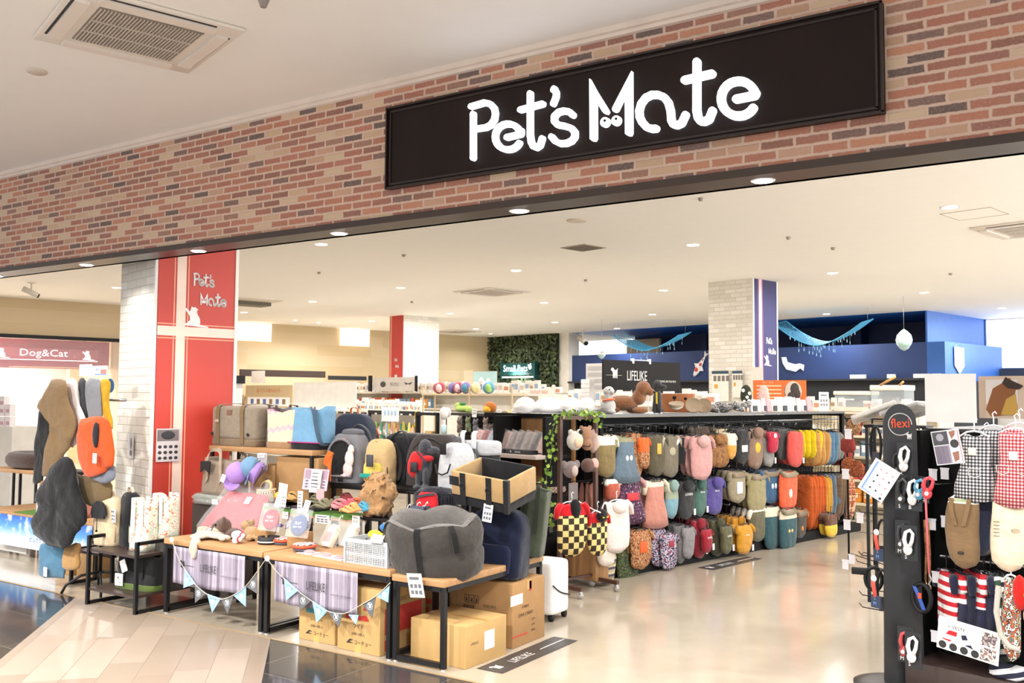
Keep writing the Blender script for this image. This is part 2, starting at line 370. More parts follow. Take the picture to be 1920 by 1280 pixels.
setb('baseboard_back', plain('#2a3346', .5), [(-8.6, 2.4, 23.1, 23.32, 1.9, 2.3)], rot=RG)
# window at the back right
w = thing('window_1', '', ''); del w['label'], w['category']; w['kind'] = 'structure'; w.rotation_euler = RG
m = MB(); m.box(-8.75, -8.62, 23.25, 23.35, 2.3, 3.5); m.box(-8.62, -4, 23.25, 23.35, 2.27, 2.33); m.box(-7.45, -7.38, 23.25, 23.35, 2.3, 3.5); m.box(-5.9, -5.8, 23.25, 23.35, 2.3, 3.5)
m.obj('window_frame', plain('#27406b', .4), w)
MB().box(-8.62, -4, 23.32, 23.34, 2.33, 3.48).obj('pane', glow('#dfeaff', 2.2), w)
# assumed window wall out of view at right, added to brighten ceiling and shop
for k in range(5):
    w = thing('window_assumed', '', ''); del w['label'], w['category']; w['kind'] = 'structure'; w.rotation_euler = RG; b0 = 5.4+k*3.6
    m = MB(); [m.box(2.42, 2.5, b0+y, b0+y+.08, .9, 2.9) for y in (0, 1.76, 3.52)]; m.box(2.42, 2.5, b0, b0+3.6, .9, .96); m.box(2.42, 2.5, b0, b0+3.6, 2.84, 2.9); m.obj('window_frame', plain('#3a4250', .4), w)
    l = lamp('AREA', g(2.35, b0+1.8, 1.9), ASSUMED_DAYLIGHT/5, 1, (.94, .97, 1), (radians(90), 0, -GA+pi/2), 180, 'window_daylight'); l.data.shape = 'RECTANGLE'; l.data.size = 3.4; l.data.size_y = 1.9  # lamps for the assumed windows, added as daylight fill from the side
lamp('AREA', g(-6.5, 23.0, 2.9), 60, 1.6, (.8, .9, 1), (radians(90), 0, -GA), name='window_daylight')
# ---------------------------------------------------------------- ivy wall and Small Pets sign
t = thing('ivy_wall', 'wall panel covered in dark green artificial ivy at the back of the shop', 'plant wall', g(-21.12, 19.95), RG)
MB().box(-1.53, 1.53, -.06, .05, 1.2, 3.5).obj('panel', plain('#26301f', .8), t)
m = MB(); R = random.Random(3)
for i in range(3600):
    x = R.uniform(-1.56, 1.56); z = R.uniform(1.3, 3.48); y = R.uniform(-.2, -.06); s = R.uniform(.035, .075)
    M = XF((x, y, z), (R.uniform(-.9, .9), R.uniform(-.9, .9), R.uniform(0, 6.3)), s)
    M = Matrix.Translation((x, y, z)) @ Euler((R.uniform(-.7, .7), R.uniform(0, 6.3), R.uniform(-.7, .7))).to_matrix().to_4x4() @ Matrix.Scale(s, 4)
    m.add([(0, 0, -1), (.6, -.15, -.1), (.35, 0, .6), (0, 0, 1), (-.35, 0, .6), (-.6, -.15, -.1)], [(0, 1, 2, 3, 4, 5)], R.choice([0, 0, 1, 2]), False, M)
m.obj('leaves', [plain('#3c4a2c', .6), plain('#56663e', .6), plain('#2a351f', .6)], t)['kind'] = 'stuff'
t = thing('small_pets_sign', 'lit dark teal Small Pets sign mounted on the ivy wall', 'sign', g(-21.1, 19.7, 2.43), RG)
MB().box(-.72, .72, -.05, .05, -.17, .19).box(-.78, -.72, -.07, .05, -.3, .24, 0).box(.72, .78, -.07, .05, -.3, .24, 0).obj('backboard', [plain('#0f4a4c', .4)], t)
m = MB(); m.text('Small Pets', .2, XF((-.1, -.06, .04)), maxw=1.1); m.ball((.56, -.06, .06), (.07, .01, .07)); m.ball((.49, -.06, .12), (.025, .01, .03)); m.ball((.58, -.06, .15), (.025, .01, .03)); m.obj('lettering', glow('#f4ffff', 2.2), t)
MB().box(-.7, .7, -.07, -.05, -.26, -.215).obj('light_strip', glow('#e8ffff', 3), t)
lamp('AREA', g(-21.1, 19.4, 2.12), 14, .8, (.95, 1, .95), (radians(60), 0, -GA), name='sign_light')
# ---------------------------------------------------------------- sign lettering strokes, in metres from the sign's middle line
LOGO = {'P': [[(-0.791, 0.105), (-0.788, -0.152)], [(-0.807, 0.151), (-0.712, 0.158), (-0.672, 0.144), (-0.644, 0.114), (-0.636, 0.083), (-0.642, 0.049), (-0.667, 0.021), (-0.699, 0.012), (-0.784, 0.015)]], 'e1': [[(-0.472, -0.042), (-0.487, -0.022), (-0.507, -0.006), (-0.531, 0.005), (-0.557, 0.01), (-0.581, 0.009), (-0.604, 0.002), (-0.621, -0.012), (-0.632, -0.029), (-0.636, -0.05), (-0.633, -0.072), (-0.622, -0.094), (-0.605, -0.112), (-0.583, -0.127), (-0.559, -0.136), (-0.533, -0.139), (-0.509, -0.136), (-0.489, -0.127), (-0.473, -0.112)], [(-0.556, -0.067), (-0.463, -0.062), (-0.462, -0.043)]], 't1': [[(-0.403, 0.156), (-0.403, 0.098), (-0.402, -0.077), (-0.395, -0.117), (-0.381, -0.143), (-0.359, -0.154), (-0.337, -0.144), (-0.324, -0.108)], [(-0.467, 0.075), (-0.322, 0.084)]], 'q': [[(-0.252, 0.151), (-0.252, 0.147)], [(-0.248, 0.156), (-0.236, 0.132), (-0.237, 0.108), (-0.254, 0.073)]], 's': [[(-0.131, -0.01), (-0.155, 0.013), (-0.188, 0.023), (-0.22, 0.021), (-0.247, 0.003), (-0.247, -0.024), (-0.225, -0.048), (-0.182, -0.061), (-0.141, -0.079), (-0.119, -0.105), (-0.12, -0.131), (-0.139, -0.149), (-0.171, -0.157), (-0.209, -0.153), (-0.241, -0.134), (-0.264, -0.107)]], 'a': [[(0.352, -0.158), (0.33, -0.156), (0.301, -0.143), (0.275, -0.112), (0.261, -0.083), (0.259, -0.051), (0.27, -0.016), (0.296, 0.011), (0.33, 0.02), (0.364, 0.014), (0.397, -0.004), (0.42, -0.035), (0.432, -0.079), (0.436, -0.129), (0.447, -0.151), (0.468, -0.159), (0.492, -0.152), (0.512, -0.114)]], 't2': [[(0.573, 0.143), (0.571, -0.102), (0.578, -0.138), (0.592, -0.158), (0.612, -0.163), (0.635, -0.156), (0.652, -0.117)], [(0.509, 0.063), (0.651, 0.068)]], 'e2': [[(0.866, -0.063), (0.856, -0.043), (0.843, -0.025), (0.826, -0.01), (0.807, 0.001), (0.786, 0.007), (0.765, 0.008), (0.745, 0.005), (0.727, -0.004), (0.713, -0.017), (0.703, -0.034), (0.698, -0.054), (0.698, -0.075), (0.703, -0.096), (0.713, -0.116), (0.727, -0.134), (0.745, -0.148), (0.765, -0.159), (0.786, -0.164), (0.807, -0.165), (0.826, -0.16), (0.843, -0.151), (0.856, -0.137)], [(0.774, -0.079), (0.864, -0.077), (0.869, -0.068)]]}
LOGOW = {'P': .033, 'e1': .034, 't1': .033, 'q': .031, 's': .033, 'a': .036, 't2': .038, 'e2': .039}
LOGOM = [[(-0.027, 0.169), (0.012, 0.097), (0.079, -0.012), (0.086, -0.027), (0.077, -0.039), (0.061, -0.034), (0.05, -0.021), (0.012, 0.041), (0.014, -0.158), (0.005, -0.171), (-0.011, -0.169), (-0.024, -0.157)], [(0.22, 0.163), (0.22, -0.162), (0.212, -0.174), (0.195, -0.171), (0.183, -0.161), (0.181, 0.044), (0.139, -0.031), (0.127, -0.036), (0.113, -0.032), (0.107, -0.018), (0.114, -0.004)]]
LOGOEYE = [(0.064, -0.08), (0.129, -0.082)] ; LOGOPUP = [(0.067, -0.074), (0.133, -0.075)]
def logo(m, X, part=None, bold=1., d0=-.02, d1=0, mi=0):
    for k, st in LOGO.items():
        if part is None or k in part: m.strokes(st, LOGOW[k]*bold, d0, d1, mi, X, 10)
    if part is None or 'M' in part:
        for q in LOGOM: m.prism(q, d0, d1, mi, 'y', X)
        for c in LOGOEYE: m.strokes([[c]], .055*bold, d0, d1, mi, X, 12)
t = thing('shop_sign', 'long dark brown signboard with glowing white shop name on the brick fascia', 'sign', (-2.3, 4.318, 3.115))
MB().box(-1.458, 1.443, -.03, 0, -.25, .25).obj('board', plain('#1f1410', .6, var=.25, sc=3, **{'Specular IOR Level': .2}), t)
m = MB()
for k in range(2):
    e = .012*k; y = -.05+.012*k
    m.box(-1.458+2*e, 1.443-2*e, y, -.03, .243-2*e, .25-2*e+.005); m.box(-1.458+2*e, 1.443-2*e, y, -.03, -.255+2*e, -.243+2*e)
    m.box(-1.458+2*e, -1.448+2*e, y, -.03, -.25+2*e, .25-2*e); m.box(1.433-2*e, 1.443-2*e, y, -.03, -.25+2*e, .25-2*e)
m.obj('frame', plain('#251a17', .35), t)
GL = glow('#f2f7ff', 1.05)
for k, st in LOGO.items(): MB().strokes(st, LOGOW[k], -.062, -.035, 0, None, 14).obj('letter', GL, t)
m = MB(); [m.prism(q, -.062, -.035) for q in LOGOM]; m.obj('letter', GL, t)
for c, p in zip(LOGOEYE, LOGOPUP):
    e = MB().strokes([[c]], .052, -.062, -.035, 0, None, 14).obj('letter_eye', GL, t)
    MB().strokes([[p]], .014, -.066, -.06, 0, None, 10).obj('pupil', BLACKM, e)
# ---------------------------------------------------------------- columns
def cat_shape(s=1): return [(x*s, z*s) for x, z in [(0, 0), (-.42, .02), (-.5, .07), (-.36, .14), (-.2, .3), (-.22, .5), (-.3, .62), (-.5, .82), (-.47, .9), (-.36, .86), (-.22, .72), (-.16, .86), (-.13, 1.0), (-.04, .93), (.05, .97), (.13, .9), (.22, .84), (.14, .76), (.18, .6), (.3, .42), (.34, .2), (.3, .08), (.75, .0), (.78, -.05), (.3, -.03)]]
def ribbon(m, y0, y1, z0, z1, a, mats): pass
def column(name, label, a, b, w, d, col, col2, vertical=True, band=None, logoz=2.9, logox=.42, vx=.22, edge='#f4f0ea', k=.24):
    """square column; the face towards +a carries the coloured panel, the face towards the mall is white brick"""
    t = thing(name, label, 'column', g(a, b), RG)
    MB().box(-w, 0, 0, d, 0, 3.5).obj('shaft', M_wbrick, t)
    m = MB().box(.0, .012, .02, d-.02, 0, 3.5); m.obj('coloured_panel', plain(col, .45, var=.05, sc=2), t)
    m = MB().box(-.01, .018, -.01, .012, 0, 3.5).box(-.01, .018, d-.025, d+.004, 0, 3.5); m.obj('corner_trim', plain(edge, .4), t)
    m = MB()
    if vertical:
        m.box(.012, .0145, vx*d-.04, vx*d+.04, 0, 3.5); 
        m.box(.012, .0145, vx*d-.065, vx*d-.055, 0, 3.5, 1); m.box(.012, .0145, vx*d+.055, vx*d+.065, 0, 3.5, 1)
    if band:
        m.box(.012, .016, .02, d-.025, band-.04, band+.04); m.box(.012, .0145, .02, d-.025, band+.055, band+.065, 1); m.box(.012, .0145, .02, d-.025, band-.065, band-.055, 1)
    if m.v: m.obj('ribbon_stripe', [plain('#f7dccb' if col != '#2c2a5c' else '#e9c4cf', .4), plain(col2, .4)], t)
    # small two-line logo; X frame: x -> +b, facing +a
    Y = Matrix(((0, -1, 0, .015), (1, 0, 0, 0), (0, 0, 1, 0), (0, 0, 0, 1)))
    m = MB()
    logo(m, Y @ XF((logox*d+1.24*k, 0, logoz+.1), (0, 0, 0), (k, .1, k*1.25)), ('P', 'e1', 't1', 'q', 's'), 1.5)
    logo(m, Y @ XF((logox*d+.03+.58*k, 0, logoz-.06), (0, 0, 0), (k, .1, k*1.25)), ('M', 'a', 't2', 'e2'), 1.5)
    m.prism(cat_shape(.17), -.003, 0, 0, 'y', Y @ XF((logox*d+.12, 0, logoz-.30)))
    m.obj('logo', PAPER, t)
    return t
tr = column('red_column', 'large near column with red ribbon-striped panel and white brick side', -7.672, 3.02, .78, .726, '#cb3f30', '#f0a482', True, 2.13, 2.48, .29, .30, k=.26)
t = thing('red_column', 'far column in the left half with narrow red panel and pale brick side', 'column', g(-17.86, 12.94), RG)
MB().box(-.57, 0, 0, 1.06, 0, 3.5).obj('shaft', M_wbrick, t)
MB().box(-.55, -.01, -.012, 0, 0, 3.5).obj('coloured_panel', plain('#c23a35', .45), t)
MB().box(-.50, -.46, -.016, -.01, 0, 3.5).box(-.53, -.52, -.016, -.01, 0, 3.5).obj('ribbon_stripe', plain('#e8a48c', .4), t)
m = MB(); k = .15
logo(m, XF((-.2, -.017, 2.45), (0, 0, 0), (k, .1, k*1.5)), ('P', 'e1', 't1', 'q', 's'), 1.5); logo(m, XF((-.28, -.017, 2.3), (0, 0, 0), (k, .1, k*1.5)), ('M', 'a', 't2', 'e2'), 1.5)
m.prism(cat_shape(.15), -.02, -.012, 0, 'y', XF((-.25, 0, 1.95))); m.obj('logo', PAPER, t)
column('blue_column', 'column with dark violet panel and pale brick side behind the clothing rack', -8.25, 12.79, .85, .70, '#2c2a5c', '#c77f92', True, None, 2.42, .36, .28)
# ================================================================ ceiling fittings
def downlight(x, y, z, r, group, label, power, warm='#fff3df', st=9, angle=150):
    t = thing('downlight', label, 'ceiling light', (x, y, z), group=group)
    MB().lathe([(r*1.0, 0), (r*1.12, -.004), (r*1.15, -.001), (r*1.15, 0)], 20).obj('trim_ring', plain('#f4efe8', .4), t)
    MB().lathe([(.001, -.006), (r*.9, -.006), (r*.9, -.002), (.001, -.002)], 20).obj('lens', glow(warm, st), t)
    if power: lamp('AREA', (x, y, z-.03), power, r*1.8, (1, .975, .945), angle=angle)
    return t
for x in (-8.52, -7.12, -5.70, -4.28, -2.87, -1.45, -.03):
    downlight(x, 4.42, 2.66, .052, 'round downlights in the dark soffit', 'small round downlight in the dark brown soffit', SOFFIT_LIGHT, '#ffffff', 14)
for a, b in [(-10.2, 6.1), (-10.25, 9.5), (-6.95, 9.45), (-7.05, 13.1), (-3.78, 9.37), (-13.35, 9.6), (-13.4, 13.2), (-10.3, 13.13), (-16.6, 9.75), (-16.7, 13.4), (-19.95, 13.45), (-20, 17), (-16.75, 16.9), (-13.5, 16.8), (-10.6, 19.4), (-7.2, 16.65), (-7.3, 20.6), (-20, 9.95), (-17, 19.6), (-3.8, 5.9), (-.9, 9.3), (-4.2, 13), (-1, 13), (-7, 5.95), (-1.2, 5.9), (-3.8, 16.6), (-13.4, 6.1), (-17, 6.0), (-10.4, 16.6)]:
    p = g(a, b, 3.5); downlight(p.x, p.y, 3.5, .085, 'round downlights of the shop ceiling', 'round bright downlight in the cream shop ceiling', SHOP_LIGHT, angle=175)
for a, b in [(-21.1, 11.9), (-21.3, 12.7), (-21.3, 18.7)]:
    p = g(a, b, 3.5); downlight(p.x, p.y, 3.5, .05, 'small spot lights by the left wall', 'small round spotlight near the beige wall', 25, st=14)
for x, y in [(-6, 1), (-3, 1), (0, 1), (3, 1), (-6, -2), (-1, -2), (3, -2), (-9, 1), (-12, 1), (-9.5, -2)]:
    lamp('AREA', (x, y, 3.54), MALL_LIGHT, .3, (1, .975, .94), name='mall_fill_light')  # extra lamps out of view, added to brighten the aisle and fascia
def cassette(name, label, loc, rz, s=.42, grille='#8d8478', open_=True):
    t = thing(name, label, 'air conditioner', loc, (0, 0, rz)); W = plain('#e3dbd0', .45, var=.02)
    m = MB(); m.box(-s, s, -s, s, -.02, 0, bev=.008); m.obj('cover', W, t)
    m = MB()
    for k in range(4):
        X = XF(rot=(0, 0, k*pi/2)); m.box(-s*.68, s*.68, s*.74, s*.90, -.035, -.02, X=X @ XF((0, 0, 0), (0, 0, 0)))
    m.obj('louvre', W, t)
    m = MB()
    for k in range(4): m.box(-s*.66, s*.66, s*.905, s*.93, -.024, -.0195, X=XF(rot=(0, 0, k*pi/2)))
    m.obj('outlet_slot', plain('#2e2a28', .7), t)
    m = MB().box(-s*.62, s*.62, -s*.62, s*.62, -.024, -.02); n = 30
    for i in range(n):
        x = -s*.6+s*1.2*i/(n-1); m.box(x-.003, x+.003, -s*.6, s*.6, -.031, -.024, 1)
    for y in (-s*.2, s*.2): m.box(-s*.6, s*.6, y-.003, y+.003, -.033, -.024, 1)
    m.obj('grille', [plain(grille, .6), plain('#c9bfb2', .5)], t)
    return t
cassette('air_conditioner', 'large square ceiling air conditioner with open flaps above the mall aisle', (-4.41, 2.99, 3.555), radians(72.4), .43)
cassette('air_conditioner', 'square ceiling air conditioner in the middle of the shop ceiling', g(-12.65, 11.12, 3.5), -GA, .5)
cassette('air_conditioner', 'square ceiling air conditioner at the right edge of the shop ceiling', g(-3.6, 11.15, 3.5), -GA, .5)
cassette('air_conditioner', 'small distant ceiling air conditioner left of the ivy wall', g(-21.2, 17.3, 3.5), -GA, .5)
t = thing('air_grille', 'plain square return air grille in the shop ceiling', 'vent', g(-8.06, 8.64, 3.5), RG)
m = MB().box(-.21, .21, -.21, .21, -.006, 0); [m.box(-.19, .19, y/30-.004, y/30+.004, -.012, -.006, 1) for y in range(-5, 6)]; m.obj('slats', [plain('#a79c8b', .6), plain('#8e8475', .6)], t)
t = thing('open_air_vent', 'ceiling vent with a hanging dark flap near the red column', 'vent', g(-17.4, 8.75, 3.5), RG)
MB().box(-.5, .5, -.5, .5, -.02, 0).obj('frame', plain('#d9cfc0', .5), t); MB().box(-.35, .1, -.35, .45, -.09, -.02).obj('flap', plain('#6f695c', .6), t)
for (x, y, r, l) in [(69, 133, .06, 'round white ceiling speaker beside the mall air conditioner')]:
    p = atZ(x, y, 3.555); MB().lathe([(.001, -.012), (r*.9, -.012), (r, -.006), (r, 0), (.001, 0)], 24).obj('ceiling_speaker', plain('#cfc5b8', .5), loc=p, label=l, cat='speaker')
p = g(-6.85, 7.24, 3.5); MB().lathe([(.001, -.012), (.1, -.012), (.11, -.006), (.11, 0), (.001, 0)], 24).obj('ceiling_speaker', plain('#d9cdb9', .5), loc=p, label='round ceiling speaker in the shop ceiling behind the sign end', cat='speaker')
for i, (x, y) in enumerate([(1314, 371), (757, 477), (1098, 524), (772, 565), (598, 510), (1562, 464), (1782, 512), (1478, 444)]):
    p = atZ(x, y, 3.5); MB().cyl(0, 0, -.03, 0, .02, .03).obj('sprinkler_head', plain('#9a9080', .4), loc=p, label='tiny ceiling sprinkler head in the cream ceiling', cat='sprinkler', group='ceiling sprinkler heads')
p = atZ(494, -1, 3.555); MB().cyl(0, 0, -.04, 0, .015, .03).obj('sprinkler_head', plain('#8a8078', .4), loc=p, label='sprinkler head at the top edge in the mall ceiling', cat='sprinkler')
t = thing('ceiling_hatch', 'thin-framed square access hatch in the ceiling at upper right', 'hatch', g(-3.75, 9.9, 3.5), RG)
m = MB(); [m.box(-.25, .25, .24, .25, -.004, 0, X=XF(rot=(0, 0, k*pi/2))) for k in range(4)]; m.obj('frame', plain('#b9ab95', .5), t); MB().box(-.24, .24, -.24, .24, -.002, 0).obj('lid', M_ceil2, t)
def camera_thing(name, label, loc, rz, s=1.):
    t = thing(name, label, 'security camera', loc, (0, 0, rz))
    MB().cyl(0, 0, -.01, 0, .05*s).cyl(0, 0, -.1*s, 0, .012*s).obj('mount', plain('#d8d0c4', .4), t)
    X = XF((0, 0, -.14*s), (radians(115), 0, 0))
    MB().cyl(0, 0, -.12*s, .1*s, .04*s, X=X, n=14).obj('camera_body', plain('#cfc8bc', .4), t)
    MB().cyl(0, 0, .1*s, .115*s, .032*s, X=X, n=14).obj('camera_lens', BLACKM, t)
p = atZ(59, 530, 3.5); camera_thing('security_camera', 'white bullet security camera hanging at far left', p, 2.6, 1.2)
camera_thing('security_camera', 'small security camera near the blue wall corner', atZ(1093, 620, 3.5), 1.0, 2)
# ================================================================ soft goods helpers
def sring(w, d, z, e=3., n=28, cx=0, cy=0, puff=0, k=6, ph=0):
    out = []
    for i in range(n):
        a = 2*pi*i/n; c, s_ = cos(a), sin(a); q = 1+puff*cos(k*a+ph)
        out.append((cx+w/2*q*math.copysign(abs(c)**(2/e), c), cy+d/2*q*math.copysign(abs(s_)**(2/e), s_), z))
    return out
def soft(m, prof, w, d, e=3.5, mi=0, X=None, n=28, wob=.02, seed=1, cx=0):
    """prof: (z, width factor, depth factor[, dx, dy])"""
    R = random.Random(seed); rings = []; P = catmull([tuple(p[:3]) for p in prof], 3); O = catmull([(p[3] if len(p) > 3 else 0, p[4] if len(p) > 4 else 0, 0) for p in prof], 3)
    for p, o in zip(P, O):
        rings.append(sring(w*max(p[1], .02)*(1+R.uniform(-wob, wob)), d*max(p[2], .02)*(1+R.uniform(-wob, wob)), p[0], e, n, cx+o[0], o[1], wob*.6, 5, R.uniform(0, 6)))
    return m.loft(rings, mi, True, True, X)
def ribbon(m, pts, w, wd=(1, 0, 0), th=.004, mi=0, X=None, smooth=4):
    P = catmull(pts, smooth); W_ = Vector(wd).normalized()*w/2; rings = []
    for i, p in enumerate(P):
        t = (P[min(i+1, len(P)-1)]-P[max(i-1, 0)]); n_ = t.cross(W_); n_ = n_.normalized()*th/2 if n_.length > 1e-9 else Vector((0, 0, th/2))
        rings.append([p+W_+n_, p-W_+n_, p-W_-n_, p+W_-n_])
    return m.loft(rings, mi, True, False, X)
def card(parent, w, h, loc, rot, art='icons', name='tag', col=PAPER, thick=.002, top=None):
    """printed card: facing local -y"""
    m = MB(); m.box(-w/2, w/2, 0, thick, -h/2, h/2); R = random.Random(int(w*9999+h*777)); y0, y1 = -.0012, 0
    if art == 'icons':
        for i in range(3):
            for j in range(2): m.box(-w*.38+i*w*.28, -w*.38+i*w*.28+w*.2, y0, y1, -h*.36+j*h*.26, -h*.36+j*h*.26+h*.16, 1)
        m.box(-w*.36, w*.3, y0, y1, h*.24, h*.36, 1)
    elif art == 'text':
        for j in range(5): m.box(-w*.38, w*R.uniform(.1, .38), y0, y1, h*.32-j*h*.15, h*.32-j*h*.15+h*.05, 1)
    elif art == 'photo':
        m.box(-w*.45, w*.45, y0, y1, h*.02, h*.46, 2)
        for j in range(3):
            for i in range(4): m.ball((-w*.34+i*w*.23, 0, -h*.08-j*h*.14), (w*.07, .0012, h*.045), 1, 8)
    elif art == 'price':
        m.text('¥'+str(R.choice((398, 498, 980, 1280, 1980))), h*.3, XF((0, -.0012, -.02*h)), 1, maxw=w*.8); m.box(-w*.35, w*.35, y0, y1, h*.28, h*.34, 1)
    return m.obj(name, [col, plain('#6d6d72', .6), plain(top or '#8f7f86', .6)], parent, loc, rot)
M_oak = None
t_ = NT('oak_laminate'); _v = t_.coord(scale=(1.2, 14, 14))
M_oak = t_.done(t_.ramp(t_.noise(_v, 3, 4), [(.3, '#a67b50'), (.7, '#ba9165')]), .45)
LEGM = plain('#1c1c1e', .4, .4)
def table(label, x0, x1, y0, y1, z, side=True, rot=None, name='display_table', th=.04, leg=.03, top=True):
    t = thing(name, label, 'table', ((x0+x1)/2, (y0+y1)/2, 0), rot or (0, 0, 0)); w, d = (x1-x0)/2, (y1-y0)/2
    if top: MB().box(-w, w, -d, d, z-th, z, bev=.004).obj('tabletop', M_oak, t)
    for sx in (-1, 1):
        for sy in (-1, 1):
            cx, cy = sx*(w-leg/2-.004), sy*(d-leg/2-.01)
            l = MB().box(cx-leg/2, cx+leg/2, cy-leg/2, cy+leg/2, .01, z-th).obj('leg', LEGM, t)
            MB().cyl(cx, cy, 0, .012, .012).obj('foot_pad', plain('#c8c8c8', .4), l)
    for s_ in (-1, 1):
        if side: m = MB().box(s_*(w-leg/2-.004)-leg/2, s_*(w-leg/2-.004)+leg/2, -d+leg, d-leg, .012, .012+leg)
        else: m = MB().box(-w+leg, w-leg, s_*(d-leg/2-.01)-leg/2, s_*(d-leg/2-.01)+leg/2, .012, .012+leg)
        m.obj('floor_rail', LEGM, t)
        MB().box(-w+leg, w-leg, s_*(d-leg/2-.01)-leg/2, s_*(d-leg/2-.01)+leg/2, z-th-leg, z-th).obj('apron_rail', LEGM, t)
        MB().box(s_*(w-leg/2-.004)-leg/2, s_*(w-leg/2-.004)+leg/2, -d+leg, d-leg, z-th-leg, z-th).obj('apron_rail', LEGM, t)
    return t
table('left oak display table with black legs and grey wooden-print banner on its front', -5.93, -4.88, 4.36, 4.86, .545)
table('middle oak display table carrying grey crates and flat pink packs', -4.865, -3.75, 4.36, 4.86, .54)
table('oak table at the shop corner with a round grey pet bed on it', -3.745, -3.345, 4.37, 5.48, .52, side=False)
def open_frame(label, x0, x1, y0, y1, z, leg=.025, shelf=None):
    t = thing('bench_frame', label, 'display bench', ((x0+x1)/2, (y0+y1)/2, 0)); w, d = (x1-x0)/2, (y1-y0)/2
    for sx in (-1, 1):
        for sy in (-1, 1): MB().box(sx*w-leg/2, sx*w+leg/2, sy*d-leg/2, sy*d+leg/2, 0, z).obj('leg', LEGM, t)
        MB().box(sx*w-leg/2, sx*w+leg/2, -d, d, 0, leg).obj('floor_rail', LEGM, t); MB().box(sx*w-leg/2, sx*w+leg/2, -d, d, z-leg, z).obj('top_rail', LEGM, t)
    for zz in shelf or []: MB().box(-w+.015, w-.015, -d, d, zz-.02, zz).obj('shelf', plain('#3d2f2a', .4), t)
    return t
open_frame('black open bench frame with dark shelves holding backpacks, left of the tables', -6.64, -6.045, 4.22, 4.75, .52, shelf=[.13, .42])
# stepped risers behind the tables
def riser(label, x0, x1, y0, y1, z, th=.04, mat=None):
    t = thing('display_riser', label, 'shelf', ((x0+x1)/2, (y0+y1)/2, .0)); w, d = (x1-x0)/2, (y1-y0)/2
    MB().box(-w, w, -d, d, z-th, z, bev=.003).obj('board', mat or M_oak, t)
    for sx in (-1, 1):
        for sy in (-1, 1): MB().box(sx*(w-.02)-.012, sx*(w-.02)+.012, sy*(d-.02)-.012, sy*(d-.02)+.012, 0, z-th).obj('leg', LEGM, t)
    return t
riser('lower oak riser shelf with green turf edge behind the two long tables', -5.78, -4.55, 4.90, 5.10, .745)
riser('upper oak shelf carrying tote bags behind the tables', -6.40, -5.20, 5.12, 5.44, 1.175)
riser('black riser shelf carrying pet backpacks right of the tote bags', -5.12, -3.80, 5.24, 5.66, .93, mat=BLACKM)
m = MB(); R = random.Random(5); m.box(-5.77, -4.56, 4.892, 4.899, .725, .755); m.box(-5.77, -4.56, 4.90, 5.08, .7455, .7465)
for i in range(900): x = R.uniform(-5.76, -4.57); m.add([(x, 4.895, .745), (x+.006, 4.895, .745), (x+.003, 4.888+R.uniform(-.008, .01), .748+R.uniform(-.01, .018))], [(0, 1, 2)])
m.obj('turf_strip', plain('#4f7a2f', .9), label='green artificial turf strip along the edge of the lower riser shelf', cat='turf')
# banners
t = NT('grey_planks_print'); v = t.coord(); sx = t.n('SeparateXYZ', {0: v}); rr = t.n('TexWhiteNoise', {'W': t.math('FLOOR', t.math('MULTIPLY', sx.outputs[0], 42.0))}, noise_dimensions='1D').outputs[0]
f = t.math('FRACT', t.math('MULTIPLY', sx.outputs[0], 42.0)); e = t.n('MapRange', {0: f, 1: .0, 2: .12, 3: 0., 4: 1.}).outputs[0]
gr = t.noise(t.coord(scale=(60, 60, 3)), 4, 4)
c = t.ramp(t.math('ADD', t.math('MULTIPLY', rr, .6), t.math('MULTIPLY', gr, .5)), [(.2, '#6a6170'), (.5, '#8d8494'), (.9, '#b4abb8')])
t.bump(t.noise(v, 5, 2), .4, .03)
M_plankprint = t.done(t.mix(e, lin('#514a58'), c), .6)
def dogshape(s=1): return [(x*s, z*s) for x, z in [(-.5, .42), (-.46, .56), (-.3, .62), (-.12, .56), (-.02, .4), (.3, .38), (.42, .52), (.5, .56), (.42, .36), (.42, .1), (.4, -.4), (.28, -.4), (.26, -.05), (.18, -.05), (.14, -.4), (.02, -.4), (-.02, -.02), (-.1, -.38), (-.22, -.38), (-.22, .1), (-.3, .3), (-.4, .28)]]
for x0, x1, lab in ((-5.80, -5.03, 'left'), (-4.74, -4.0, 'right')):
    w = x1-x0
    t = thing('cloth_banner', 'grey wood-print cloth banner hanging from the %s table front' % ('left oak' if lab == 'left' else 'middle oak'), 'banner', ((x0+x1)/2, 4.352, .50))
    def fn(u, v, w=w): return ((u-.5)*w, .006*sin(u*19)*v-.004-.004*sin(u*7), -.255*v-.012*sin(u*3.0+.4)*v)
    MB().surf(fn, 30, 8, 0, .002).obj('cloth', M_plankprint, t)
    m = MB(); m.text('LIFELIKE', .052, XF((.02, -.018, -.12)), 0, sx=.62); m.prism(dogshape(.05), -.018, -.014, 0, 'y', XF((-.27, 0, -.12))); m.box(-.25, -.14, -.017, -.015, -.121, -.119)
    m.text('AWESOME LIFE FOR PETS', .011, XF((.24, -.018, -.155)), 0, maxw=.22); m.obj('lettering', plain('#2d2b30', .6), t)
